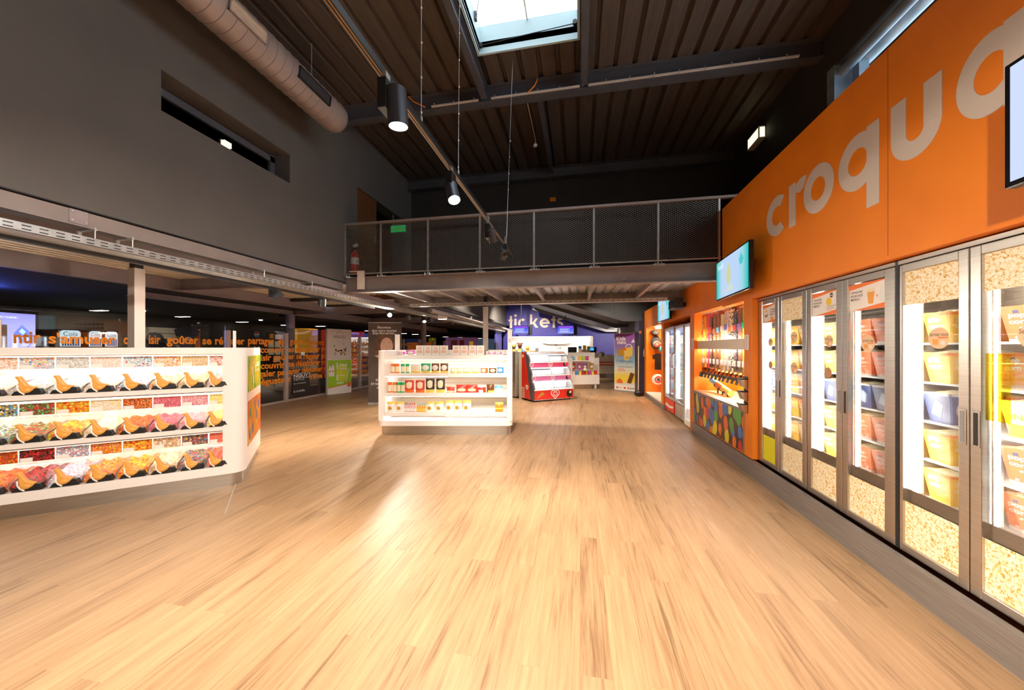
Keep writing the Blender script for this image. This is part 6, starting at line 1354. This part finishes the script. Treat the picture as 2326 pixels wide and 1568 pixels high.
# dark navy pillar at the end of the orange wall
nv = nmat('navy_black_paint', (.012, .012, .03), (.018, .018, .045), 2, rough=.5)
x0, x1 = XY(1448, 12.4), XR
pl = thing('dark_pillar', 'navy black pillar at the far end of the orange wall', 'pillar', (1.7, 11.6, 0))
MB().box(P(1451, 0, Y=11.55).x, 11.52, 0, XR+.3, 12.4, 2.34).build('pillar_body', nv, pl)
Mn = frame((0, 11.515, 0), XA, ZA); q = P(1467, 797, Y=11.515)
MB(Mn).arc(q.x, q.z, .07, .014, 0, 360, 0, .004).box(q.x-.07, q.z-.18, 0, q.x-.056, q.z+.02, .004).build('white_mark', m_pwhite, pl)
q = P(1468, 780, Y=11.515); MB(Mn).disc(q.x+.05, q.z, .10, 0, .004, 20, 1.3).build('red_logo', m_redm, pl)
q = P(1453, 757, Y=11.515); text('w', cO, Mn, q.x-.03, q.z-.02, w=.09, h=.09, parent=pl, z=.003)
br_ = thing('broom', 'pale handled cleaning tool leaning between the menu board and the dark pillar', 'broom', (*P(1450, 880, d=10.9).xy, 0)); q = br_.location
MB().cyl((q.x, q.y, .1), (q.x+.02, q.y+.1, 1.55), .014, 8).build('handle', m_cond, br_); MB().ell((q.x, q.y-.02, .09), .13, .08, .09, 12, 6).build('head', m_black, br_, smooth=True)

# ================================================================= BEYOND THE GLASS (corridor side)
XC = -15.0
m_olive = nmat('dark_olive_wall', (.055, .048, .034), (.07, .06, .045), 2, rough=.7)
sbox('wall_left', m_olive, (XC-.2, -3, 0, XC, 46, 2.7))
m_blued = nmat('dim_blue_wall', (.025, .04, .10), (.03, .05, .13), 2)
sbox('wall_back', m_olive, (-16, 45.8, 0, 4, 46, 4.4)); sbox('wall_right', m_dark, (3.0, 21, 0, 3.2, 46, 4.3)); 
sbox('ceiling', m_dark, (XL-.2, 22, 2.9, 3.2, 46, 3.0))
# perforated patch
mb = MB(frame((XC, 0, 0), YA, ZA))
for r_ in range(4):
    for c_ in range(8):
        q = P(166+9.5*c_, 737+9*r_, X=XC+.01)
        if r_ < 2 or c_ in (2, 6): mb.disc(q.y, q.z, .05, .0, .006, 10)
struct(mb.build('trim_9', m_black))
def downlight(i, x, y, w=.5):
    t = thing('ceiling_light', 'slim white ceiling light in the dark ceiling beyond the glass, %s' % i, 'ceiling light', (x, y, 2.6), group='slim corridor ceiling lights')
    MB().box(x-w/2, y-.09, 2.605, x+w/2, y+.09, 2.62).build('frame', m_whitem, t); MB().box(x-w/2+.01, y-.08, 2.60, x+w/2-.01, y+.08, 2.606).build('lit_diffuser', emit('downlight', (1, .93, .85), 5), t)
for i, (px, py) in enumerate(((225, 706), (415, 720), (550, 732), (650, 739), (728, 741.5))):
    q = P(px, py, Z=2.605); downlight('%s from the left' % ['first', 'second', 'third', 'fourth', 'fifth'][i], q.x, q.y)
for i, (px, py) in enumerate(((838, 752), (916, 758), (943, 760), (970, 763), (1012, 765.5), (1045, 767), (1090, 769))):
    q = P(px, py, Z=2.605); downlight('%s beyond the green banner' % ['first', 'second', 'third', 'fourth', 'fifth', 'sixth', 'seventh'][i], q.x, q.y, .55)
# lit phone advert
q = P(80, 715, d=6.8); q0 = P(-40, 715, d=6.1)
a_, b_ = Vector((q0.x, q0.y, 0)), Vector((q.x, q.y, 0)); xd = (b_-a_).normalized(); W = (b_-a_).length; M = frame(a_, xd, ZA)
ad = thing('lit_advert', 'big glowing lilac phone advert behind the glass at the far left', 'screen', (*b_.xy, 0)); ht = q.z
MB(M).box(-.05, 0, -.25, W+.05, ht+.05, 0).build('cabinet', m_black, ad)
sc_ = MB(M).box(0, .3, 0, W, ht, .004).build('display', ramp_screen('lilac_screen', [(0, (.62, .66, 1)), (.5, (.50, .50, .98)), (.8, (.62, .60, 1)), (1, (.36, .36, .95))], 'Z', 1.0), ad)
MB(M).prism([(W*.55, 1.75), (W*.72, 1.93), (W*1.0, 1.70), (W*.85, 1.5)], .004, .006).build('phone_picture', emit('phone_blue', (.16, .20, .72), 1), sc_)
MB(M).prism([(W*.66, 1.80), (W*.72, 1.86), (W*.80, 1.80), (W*.74, 1.74)], .006, .007).build('card_picture', emit('card_cyan', (.4, .7, .95), 1), sc_)
MB(M).box(-.02, .3, .005, W*.42, ht-.22, .02).build('beige_panel', mat('beige_poster', (.78, .60, .48), .5), ad)
text('ET ON A VU DU TOURISME !', emit('screen_white', (.9, .9, 1), 1), M, W*.02, ht-.10, w=W*.62, h=.035, parent=sc_, z=.006)
ld = bpy.data.lights.new('blue_glow', 'POINT'); ld.energy = 14; ld.color = (.10, .16, 1); ld.shadow_soft_size = .2; lo = bpy.data.objects.new('blue_glow', ld); COL.objects.link(lo); lo.parent = ad; lo.matrix_local = wmat(ad).inverted() @ Matrix.Translation((a_.x-.4, a_.y+.2, 2.45))
# vending machines
for i, (pa, pb, lab) in enumerate(((137, 184, 'leftmost vending machine with pale lit top'), (203, 232, 'middle vending machine with pale lit top'), (240, 268, 'rightmost vending machine with pale lit top'))):
    X = XC + .9; ya_, yb_ = YX(pa, X), YX(pb, X); t = thing('vending_machine', lab + ', seen over the sweet counter', 'vending machine', (XC+.5, (ya_+yb_)/2, 0), group='vending machines')
    MB().box(XC+.05, ya_-.03, 0, X-.02, yb_+.03, 2.02).build('body', m_blackg, t, bev=.03)
    Mv = frame((X-.02, 0, 0), YA, ZA); w = yb_-ya_
    MB(Mv).prism(rrect(ya_, 1.15, yb_, 1.99, .08), .0, .01).build('lit_front', emit('pale_cyan_lit', (.52, .70, .76), .65), t)
    text('Cola', mat('print_dark', (.05, .05, .06)), Mv, ya_+w*.15, 1.83, w=w*.7, h=.12, parent=t, z=.012)
    mb = MB(Mv)
    for k in range(7): mb.cyl((ya_+w*(.12+.125*k), 1.55, .02), (ya_+w*(.12+.125*k), 1.76, .02), w*.045, 8)
    mb.build('bottle_row', m_bb, t)
gc = tag(MB().box(-13.4, YX(100, -13.4), 0, -12.6, YX(272, -12.6), 1.53).build('grey_counter', m_olive), 'olive grey counter standing before the vending machines', 'counter')
# cap wall
X = XC + .3; ya_, yb_ = YX(338, X), YX(432, X); Y2 = YX(455, X)
cwl = thing('merchandise_wall', 'cream slatted wall panel with an orange end, seen over the sweet counter', 'wall panel', (X, (ya_+yb_)/2, .2))
MB().box(XC+.02, ya_, .2, X, yb_, 2.22).build('slat_board', nmat('cream_slats', (.55, .50, .36), (.62, .56, .42), 3, rough=.5), cwl)
mb = MB()
for k in range(9): mb.box(X, ya_, .4+.2*k, X+.004, yb_, .42+.2*k)
mb.build('slat_grooves', m_olive, cwl); MB().box(XC+.02, yb_, .2, X, Y2, 2.22).build('orange_end', m_orange, cwl)
for px, py, sc2, lab in ((352, 768, .32, 'dark peaked cap on the cream slatted wall'), (405, 775, .22, 'second dark cap between the shirts'), (386, 783, .22, 'dark cap just above the sweet counter')):
    q = P(px, py, X=X+.32); t = thing('cap', lab, 'cap', q, group='caps on the cream wall'); MB().ell(q, .12, sc2*.8, sc2*.6, 12, 8).build('crown', m_bagk, t, smooth=True); MB().ell(q + XA*.12 - ZA*sc2*.4, .14, sc2*.7, .03, 12, 6).build('peak', m_black, t, smooth=True)
for px, py, lab in ((424, 765, 'large black shirt with a pale round print, on the orange and cream wall'), (350, 790, 'lower black shirt at the left of the cream wall')):
    q = P(px, py, X=X+.02); t = thing('t_shirt', lab, 't-shirt', q, group='shirts on the cream wall'); Mz = frame(q, YA, ZA)
    MB(Mz).prism([(-.42, .25), (-.15, .38), (.15, .38), (.42, .25), (.36, .0), (.24, .05), (.24, -.6), (-.24, -.6), (-.24, .05), (-.36, .0)], 0, .06).build('cloth', m_bagk, t)
    MB(Mz).arc(0, -.15, .14, .04, 0, 360, .06, .065).build('round_print', m_pwhite, t)
# logo disc and price board
q = P(583, 760, X=XC+.02); lgt = thing('round_logo', 'small round red, white and blue logo on the dark wall', 'logo', q); Ml = frame(q, YA, ZA)
MB(Ml).disc(0, 0, .14, 0, .01).build('white_disc', m_pwhite, lgt); MB(Ml).prism([(.13*math.cos(math.radians(a)), .13*math.sin(math.radians(a))) for a in range(10, 171, 16)] + [(-.04, .02), (.05, .05)], .01, .014).build('red_half', m_redm, lgt); MB(Ml).prism([(.13*math.cos(math.radians(a)), .13*math.sin(math.radians(a))) for a in range(190, 351, 16)] + [(.04, -.03), (-.05, -.05)], .01, .014).build('blue_half', cB, lgt)
XQ = -11.4
bd = thing('price_board', 'board of nine pale sheets under a yellow and blue header, behind the glass', 'board', (XQ, YX(628, XQ), .5))
ya_, yb_ = YX(608, XQ), YX(652, XQ); Mb_ = frame((XQ, 0, 0), YA, ZA); w = yb_-ya_; zt_, zb_ = P(628, 757, X=XQ).z, P(628, 826, X=XQ).z
MB(Mb_).box(ya_, zb_, -.05, yb_, zt_, 0).build('backing', nmat('board_dark', (.03, .03, .05), (.04, .04, .06), 2), bd)
h = zt_-zb_
for r_ in range(3):
    for c_ in range(3):
        if r_ == 2 and c_ != 1: continue
        MB(Mb_).box(ya_+w*(.03+.33*c_), zb_+h*(.05+.24*(2-r_)), 0, ya_+w*(.30+.33*c_), zb_+h*(.25+.24*(2-r_)), .006).build('sheet', mat('pale_green_sheet', (.5, .55, .42), .6, es=.10), bd)  # faint emission makes the paper sheets glow by themselves
MB(Mb_).box(ya_+w*.1, zb_+h*.82, 0, ya_+w*.28, zb_+h*.97, .006).build('yellow_header', cY, bd); MB(Mb_).box(ya_+w*.36, zb_+h*.8, 0, ya_+w*.8, zb_+h*.95, .006).build('lilac_header', mat('lilac_print', (.5, .42, .6), es=.1), bd)
tag(MB().cyl((bd.location.x-.1, YX(628, XQ), 0), (bd.location.x-.1, YX(628, XQ), zb_+.1), .03, 8).build('board_post', m_steeld), 'thin post carrying the price board', 'post')
# orange kiosk, red strips
q = P(686, 800, d=13.5); kz = P(686, 746.5, d=13.5).z
kk_ = thing('orange_kiosk', 'tall glowing orange and yellow kiosk behind the glass', 'kiosk', (q.x, q.y, 0)); w = .33
MB(frame((q.x, q.y, 0), RT, ZA)).box(-w, 1.3, -.5, w, kz, 0).build('upper_body', mat('amber_lit_print', (.86, .38, .02), .4, es=.35, ecol=(1, .42, .02)), kk_)
MB(frame((q.x, q.y, 0), RT, ZA)).box(-w, 0, -.5, w, 1.3, 0).build('lower_body', vmat('kiosk_sweets', [(.5, .25, .1), (.6, .5, .4), (.4, .3, .3), (.7, .4, .1), (.3, .35, .2)], 9, rough=.5, bump=0), kk_)
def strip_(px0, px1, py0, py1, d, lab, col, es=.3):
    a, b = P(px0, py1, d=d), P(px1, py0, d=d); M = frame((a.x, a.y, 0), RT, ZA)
    return tag(MB(M).box(0, max(a.z, 0) if px0 < 900 else 0, -.08, (b-a).dot(RT), b.z, 0).build('coloured_panel', mat('panel_%d' % int(px0), col, .5, es=es)), lab, 'panel')  # emission gives each panel its own glow in place of corridor light
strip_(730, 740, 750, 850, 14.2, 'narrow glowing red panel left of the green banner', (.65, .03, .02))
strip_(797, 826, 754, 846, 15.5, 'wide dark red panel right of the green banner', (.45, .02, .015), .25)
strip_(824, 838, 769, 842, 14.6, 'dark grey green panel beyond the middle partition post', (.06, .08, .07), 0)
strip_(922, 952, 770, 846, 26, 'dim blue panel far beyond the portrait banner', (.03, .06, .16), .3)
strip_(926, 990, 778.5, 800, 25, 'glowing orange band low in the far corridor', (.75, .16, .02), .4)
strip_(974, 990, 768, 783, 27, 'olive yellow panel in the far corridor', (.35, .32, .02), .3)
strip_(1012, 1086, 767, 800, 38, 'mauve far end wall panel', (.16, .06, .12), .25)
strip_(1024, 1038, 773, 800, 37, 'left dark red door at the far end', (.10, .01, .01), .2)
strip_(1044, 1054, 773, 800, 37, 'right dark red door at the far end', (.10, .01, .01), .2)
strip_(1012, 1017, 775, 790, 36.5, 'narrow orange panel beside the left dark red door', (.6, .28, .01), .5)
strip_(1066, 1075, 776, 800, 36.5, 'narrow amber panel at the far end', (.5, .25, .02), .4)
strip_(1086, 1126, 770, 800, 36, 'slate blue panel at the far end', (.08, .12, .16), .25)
sbox('wall_left', m_blue, (P(1126, 0, d=19).x, P(1126, 0, d=19).y, 0, xl+.05, 20.0, P(1130, 745, d=19).z))

# ================================================================= FREE STANDING BANNERS
def rollup(p0, p1, ht, name, label, m):
    xd = (p1-p0); xd.z = 0; W = xd.length; t = thing(name, label, 'banner', (*((p0+p1)/2).xy, 0)); M = frame((p0.x, p0.y, 0), xd, ZA)
    MB(M).box(0, 0, -.10, W, .06, .05).build('base', m_galv, t, bev=.01)
    s_ = MB(M).box(0, .06, -.008, W, ht-.02, 0).build('sheet', m, t); MB(M).box(0, ht-.025, -.012, W, ht, .008).build('top_bar', m_galv, t)
    MB(M).cyl((W/2, .05, -.05), (W/2, ht-.03, -.02), .01, 8).build('support_pole', m_galv, t)
    for s in (.18, .82): MB(M).box(W*s-.03, 0, -.16, W*s+.03, .02, .11).build('foot', m_galv, t)
    return t, s_, M, W
m_ban = nmat('dark_brown_banner', (.085, .06, .052), (.12, .085, .072), 2.2, rough=.55)
t, s_, M, W = rollup(P(836.5, 920, d=9.25), P(912, 920, d=9.25), 2.17, 'roll_up_banner', 'dark brown roll up banner with a portrait behind the snack shelving', m_ban)
for k, s in enumerate(('Bienvenue', 'dans votre nouveau', 'shop libre-service...')): text(s, m_white, M, W*.48, 2.00-.085*k, w=W*(.40, .74, .70)[k], h=(.07, .07, .085)[k], parent=s_, z=.002, align='c', bold=.015)
text('SERVEZ-VOUS', m_white, M, W*.5, .62, w=W*.55, h=.06, parent=s_, z=.002, align='c'); text('ET RÉGLEZ EN CAISSE', m_white, M, W*.52, .52, w=W*.86, h=.065, parent=s_, z=.002, align='c', bold=.01); text('À LA SORTIE', m_white, M, W*.5, .42, w=W*.5, h=.065, parent=s_, z=.002, align='c')
m_skin = mat('printed_skin', (.74, .47, .36), .55); m_hair = nmat('printed_hair', (.10, .05, .025), (.24, .12, .06), 8, (6, 1, 1), rough=.6)
cx = W*.52; M2 = M @ Matrix.Translation((0, .17, 0))
MB(M2).prism([(cx+.27*math.cos(math.radians(a))*(1 if math.sin(math.radians(a)) > 0 else 1.1), 1.42+(.26 if math.sin(math.radians(a)) > 0 else .55)*math.sin(math.radians(a))) for a in range(0, 360, 12)], .0005, .0012).build('hair_print', m_hair, s_)
fc = MB(M2).prism([(cx+.03+.165*math.cos(math.radians(a)), 1.36+.235*math.sin(math.radians(a))) for a in range(0, 360, 12)], .0012, .0018).build('face_print', m_skin, s_)
MB(M2).box(cx-.05, .98, .0012, cx+.10, 1.18, .0017).build('neck_print', m_skin, s_)
for sx in (-.055, .115):
    MB(M2).disc(cx+sx, 1.42, .026, .0018, .0022, 16, .45).build('eye_print', m_white, s_); MB(M2).disc(cx+sx, 1.42, .011, .0022, .0026, 12).build('iris_print', m_brp, s_)
    MB(M2).line([(cx+sx-.035, 1.455), (cx+sx, 1.468), (cx+sx+.035, 1.457)], .007, .0018, .0023).build('eyebrow_print', m_hair, s_)
MB(M2).line([(cx+.03, 1.40), (cx+.022, 1.335), (cx+.045, 1.33)], .006, .0018, .0023).build('nose_print', mat('printed_shadow', (.55, .30, .22), .6), s_)
MB(M2).disc(cx+.035, 1.265, .042, .0018, .0022, 16, .32).build('mouth_print', mat('printed_lips', (.60, .16, .14), .5), s_)
MB(M2).prism([(cx-.30, 1.12), (cx-.12, 1.14), (cx-.10, 1.10), (cx-.2, 1.07)], .002, .0025).build('hand_print', m_skin, s_)
# green and white banner standing against the partition
p0, p1 = P(744, 898, d=11.15), P(798, 892, d=11.85)
xd = (p1-p0); xd.z = 0; W = xd.length; M = frame((p0.x, p0.y, 0), xd, ZA)
t = thing('advert_board', 'tall board, white with a fruit picture above and lime green with two bottles below', 'board', (*((p0+p1)/2).xy, 0))
MB(M).box(0, 0, -.06, W, 2.10, 0).build('board_body', m_whitem, t); MB(M).box(-.03, 0, -.06, 0, 2.10, .01).build('edge_profile', m_post, t)
up_ = MB(M).box(.01, 1.12, 0, W-.01, 2.09, .003).build('upper_print', mat('pale_cream_print', (.70, .62, .55), .5), t)
text('MANGACELE', m_ptxt, M, W*.5, 1.80, w=W*.52, h=.10, parent=up_, z=.004, align='c')
MB(M).arc(W*.5, 1.90, .13, .012, 20, 160, .003, .004).arc(W*.5, 1.80, .13, .008, 200, 340, .003, .004).build('olive_arcs', m_olp, up_)
rn = random.Random(5); cols = [m_brp, C('leaf', (.10, .28, .04)), cO, m_black, cCr, cBn]
for k in range(26):
    MB(M).disc(W*(.5 + .24*rn.uniform(-1, 1)), 1.36+.09*rn.uniform(-1, 1.1)*(1-.2*rn.random()), rn.uniform(.018, .042), .003+.0002*k, .0042+.0002*k, 10, rn.uniform(.5, 1)).build('fruit_picture', cols[k % 6], up_)
for dx, dz in ((-.2, .10), (.22, .04), (.14, .17)): MB(M).prism([(W*.5+W*dx*1.1, 1.40+dz), (W*.5+W*dx*1.3, 1.46+dz), (W*.5+W*dx*1.0, 1.50+dz)], .008, .009).build('leaf_picture', cols[1], up_)
lo_ = MB(M).box(.01, .03, 0, W-.01, 1.10, .003).build('lower_print', mat('lime_print', (.33, .60, .01), .45), t)
MB(M).prism([(.01, .03), (W-.01, .03), (W-.01, .30), (.01, .20)], .003, .004).build('white_foot', m_pwhite, lo_); MB(M).prism([(.01, .20), (W-.01, .30), (W-.01, .33), (.01, .225)], .004, .005).build('orange_line', cO, lo_)
MB(M).disc(W*.60, .68, .20, .003, .0036, 24, 1.5).build('yellow_glow_print', C('lemonlime', (.62, .72, .02)), lo_)
for x in (.10, .21): 
    MB(M).prism([(W*x-.045, .58), (W*x+.045, .58), (W*x+.045, .84+.3*(x-.1)), (W*x+.015, .90+.3*(x-.1)), (W*x+.015, .94+.3*(x-.1)), (W*x-.015, .94+.3*(x-.1)), (W*x-.015, .90+.3*(x-.1)), (W*x-.045, .84+.3*(x-.1))], .004, .005).build('bottle_picture', m_pwhite, lo_)
    MB(M).disc(W*x, .74, .025, .005, .006, 12).build('red_label', m_redm, lo_); MB(M).box(W*x-.018, .935+.3*(x-.1), .005, W*x+.018, .96+.3*(x-.1), .006).build('bottle_cap', m_redm, lo_)
for s, x, y, w, h in (('1', .36, .80, .05, .20), ('Vittel', .48, .88, .30, .10), ('achetée', .48, .79, .30, .06), ('1', .36, .42, .05, .20), ('stylo', .48, .56, .18, .06), ('offert', .36, .32, .28, .07)): text(s, m_white, M, W*x, y, w=w*W*1.1, h=h, parent=lo_, z=.006, bold=.03)
MB(M).line([(W*.76, .36), (W*.90, .82)], .022, .004, .006).build('pen_picture', m_pwhite, lo_)
MB(M).box(W*.82, .20, .005, W*.97, .36, .007).build('orange_tag', cO, lo_)
# ================================================================= LAMPS
def spot(name, loc, tgt, power, ang=70, blend=.6, col=WARM, parent=None, r=.05):
    l = bpy.data.lights.new(name, 'SPOT'); l.energy = power; l.spot_size = math.radians(ang); l.spot_blend = blend; l.color = col; l.shadow_soft_size = r
    o = bpy.data.objects.new(name, l); COL.objects.link(o)
    M = (Vector(tgt) - Vector(loc)).to_track_quat('-Z', 'Y').to_matrix().to_4x4(); M.translation = Vector(loc)
    if parent is not None: o.parent = parent; M = wmat(parent).inverted() @ M
    o.matrix_local = M; return o
m_lens = emit('lamp_lens', (1, .86, .66), 30)
m_lampb = mat('graphite_lamp_metal', (.045, .052, .065), .35, .3)
TX, TZ = -.985, 2.89
tr = thing('lighting_track', 'long black lighting track hung on wires below the roof', 'track', (TX, 2, TZ))
MB().box(TX-.018, -2.5, TZ-.012, TX+.018, 5.30, TZ+.025).build('rail', m_black, tr)
MB().box(TX-.009, -2.5, TZ-.014, TX-.006, 5.28, TZ-.0122).box(TX+.006, -2.5, TZ-.014, TX+.009, 5.28, TZ-.0122).build('copper_conductor', nmat('copper_strip', (.55, .30, .13), (.65, .38, .18), 5, rough=.35, metal=.8), tr)
for i, (y, zt_) in enumerate(((2.08, ZC), (2.77, ZC), (4.70, 5.40), (.6, ZC))):
    t = thing('suspension_wire', 'thin beaded wire holding the black track, %s' % ['beside the big near spotlight', 'second along, above the second spotlight', 'at the far end of the track', 'above the camera'][i], 'wire', (TX+.02*(i == 1), y, TZ))
    x = (TX, TX+.02, TX+.09, TX)[i]
    MB().cyl((TX, y, TZ+.02), (x, y, zt_), .0028, 6).build('wire', m_galv, t)
    for k in range(7): MB().ell((TX+(x-TX)*k/9, y, TZ+.10+k*.22), .007, .007, .007, 8, 6).build('bead', m_galv, t)
    MB().cyl((TX, y, TZ+.02), (TX, y, TZ+.07), .008, 8).build('clamp', m_galv, t)
def lamp(label, lens, dr, r, L, box, on=True, power=0, ang=90, tgt=None, grp='track spotlights', up=None, rad=.045):
    """tubular spotlight: lens centre, pointing direction, radius, length; box = gear box centre"""
    lens = Vector(lens); dr = Vector(dr).normalized(); t = thing('track_spotlight', label, 'spotlight', lens, group=grp)
    bk = lens - dr * L
    MB().cyl(bk, lens, r, 24, caps=False).cyl(bk, bk - dr*.002, r, 24).cyl(lens - dr*.03, lens, r*.92, 24, caps=False).build('head', m_lampb, t, smooth=True)
    MB().cyl(lens - dr*.028, lens - dr*.018, r*.9, 24).build('lens', m_lens if on else m_blackg, t)
    bx_, by_, bz_ = box; bh = .075
    MB().box(bx_-.024, by_-.045, bz_-bh, bx_+.024, by_+.045, bz_+bh).build('gear_box', m_black, t, bev=.003)
    MB().box(bx_-.010, by_-.02, bz_+bh, bx_+.010, by_+.02, (up or TZ)-.012 if (up or TZ)-.012 > bz_+bh else bz_+bh+.01).build('track_adapter', m_galv, t)
    MB().cyl((bx_, by_, bz_-bh*.2), lens - dr*L*.6, .010, 8).build('swivel_arm', m_black, t)
    if power: spot('lamp_light', lens + dr*.005, tgt or lens + dr, power, ang, .7, WARM, t, rad)
    return t
q = P(905, 288, X=-.90); lamp('big near spotlight on the track, lit and pointing down', q, (.02, .10, -1), .050, .175, (q.x-.055, q.y-.02, q.z+.14), True, 220, 115)
q = P(1032, 455, X=-.92); lamp('second lit spotlight on the track, shining towards the camera side', q, (.30, -.35, -.9), .047, .15, (q.x-.045, q.y+.05, q.z+.155), True, 250, 115)
q = P(1119, 549, X=-.90); lamp('third spotlight, unlit looking and turned away, before the walkway mesh', q + Vector((0, .03, -.0)), (.15, .45, -.9), .045, .14, (q.x-.045, q.y-.02, q.z+.10), True, 90, 100)
q = P(1141, 588, X=-.96); lamp('last spotlight at the far end of the track, turned towards the dark wall', q, (-.35, .55, -.75), .045, .13, (q.x+.05, q.y-.04, q.z+.09), True, 90, 100)
for i, (y, pw, dr_, an) in enumerate(((.5, 640, (.25, 4.7, -2.35), 46), (-.2, 330, (-3.4, 3.0, -2.2), 75), (-.9, 110, (.3, 2.2, -2.6), 115), (-1.7, 460, (2.8, 2.6, -1.9), 72), (-2.2, 200, (-3.0, 2.0, -2.3), 84))):
    lamp('spotlight on the stretch of track above and behind the camera, %s' % ['nearest the big one', 'right overhead', 'just behind', 'third behind', 'farthest behind'][i], (-.93, y, 2.64), dr_, .05, .17, (-.985, y, 2.78), True, pw, an)
# row under the tray
RX = -4.18
for i, (px, py, dr, pw, lab) in enumerate(((622, 678, (-.75, -.25, -.7), 150, 'left pale headed spotlight under the tray, shining to the left'), (732, 695, (-.32, .35, -1), 150, 'spotlight under the tray beside the green advert board'), (885, 716, (.38, -1, -.30), 240, 'dazzling spotlight above the portrait banner, shining at the camera'), (964, 731, (.3, -.6, -.75), 120, 'small lit spotlight right of the dazzling one'))):
    q = P(px, py, X=RX+.05); bz = q.z + .10
    lamp(lab, q, dr, .05, .12, (RX, q.y+.03, max(q.z+.09, 2.22)), True, pw, 120, grp='spotlights under the cable tray', up=2.33)
for i, px in enumerate((930, 980, 1028, 1074)):
    q = P(px, 726 + i*5, X=RX+.1); lamp('dark unlit spotlight under the far tray, %s' % ['first', 'second', 'third', 'last'][i], q, (.1, .6, -.8), .05, .12, (RX, q.y+.02, q.z+.12), False, grp='spotlights under the cable tray', up=2.33)
q = P(1005, 725, X=-3.8); hb = thing('emergency_light', 'white box light fixed under the tray above the far shelving', 'lamp', q); MB().box(q.x-.12, q.y-.05, q.z, q.x+.12, q.y+.05, q.z+.12).build('housing', m_white, hb); MB().box(q.x-.11, q.y-.04, q.z-.01, q.x+.11, q.y+.04, q.z).build('diffuser', emit('downlight', (1, .93, .85), 5), hb)
# fill lamps added to brighten the far hall
for i, (x, y, z, pw) in enumerate(((-3.1, 17.0, 4.25, 1700), (.5, 9.3, 4.25, 420), (-1.4, 8.6, 4.25, 650), (1.75, 18.0, 2.44, 380), (-3.3, 12.5, 4.25, 600))):
    if not pw: continue
    t = thing('fill_ceiling_spot', ['added fill lamp lighting the ticket wall', 'added fill lamp aimed at the kids menu board', 'added fill lamp over the ice cream freezers', 'added fill lamp in the soffit near the ticket counter', 'added fill lamp beside the long grey beam'][i], 'ceiling light', (x, y, z))
    MB().cyl((x, y, z), (x, y, z+.05), .09, 20).build('housing', m_white, t); MB().cyl((x, y, z-.004), (x, y, z), .075, 20).build('lens', emit('downlight', (1, .93, .85), 5), t)
    spot('lamp_light', (x, y, z-.02), ((x, y+2.2, 0) if i == 0 else (1.3, 12.2, .6) if i == 1 else (1.0, 20.9, 1.2) if i == 3 else (x, y, 0)), pw, 60 if i == 1 else 120, .7, (1, .88, .72), t, .08)
for i, (x, y) in enumerate(((-12.9, 5.2), (-12.6, 12), (-9.5, 20), (-6, 28), (-12.9, 8.3))):  # fill lamps added to brighten the corridor and its merchandise wall
    t = thing('fill_ceiling_spot', 'added fill lamp in the dark corridor ceiling, %s' % ['nearest', 'third', 'fourth', 'farthest', 'second'][i], 'ceiling light', (x, y, 2.6))
    MB().cyl((x, y, 2.59), (x, y, 2.62), .06, 16).build('lens', emit('downlight', (1, .93, .85), 5), t); spot('lamp_light', (x, y, 2.57), (x - (1.5 if i in (0, 4) else 0), y, 0), 130, 140, .8, (1, .86, .68), t, .06)
# ================================================================= CAMERA, SKY, VIEW
cam = bpy.data.cameras.new('camera'); cam.sensor_width = 36; cam.lens = 36 * F / 2326; cam.shift_y = (HY - 784) / 2326; cam.clip_start = .05; cam.clip_end = 200
co = bpy.data.objects.new('camera', cam); COL.objects.link(co); co.location = (0, 0, EYE); co.rotation_euler = (math.pi / 2, 0, TH); S.camera = co
wd = bpy.data.worlds.new('sky'); S.world = wd; wd.use_nodes = True
bg = wd.node_tree.nodes['Background']; bg.inputs[0].default_value = (.80, .92, 1, 1); bg.inputs[1].default_value = 3.5
S.view_settings.view_transform = 'Standard'; S.view_settings.look = 'None'; S.view_settings.exposure = 0.75; S.view_settings.gamma = 1
S.view_settings.use_curve_mapping = False
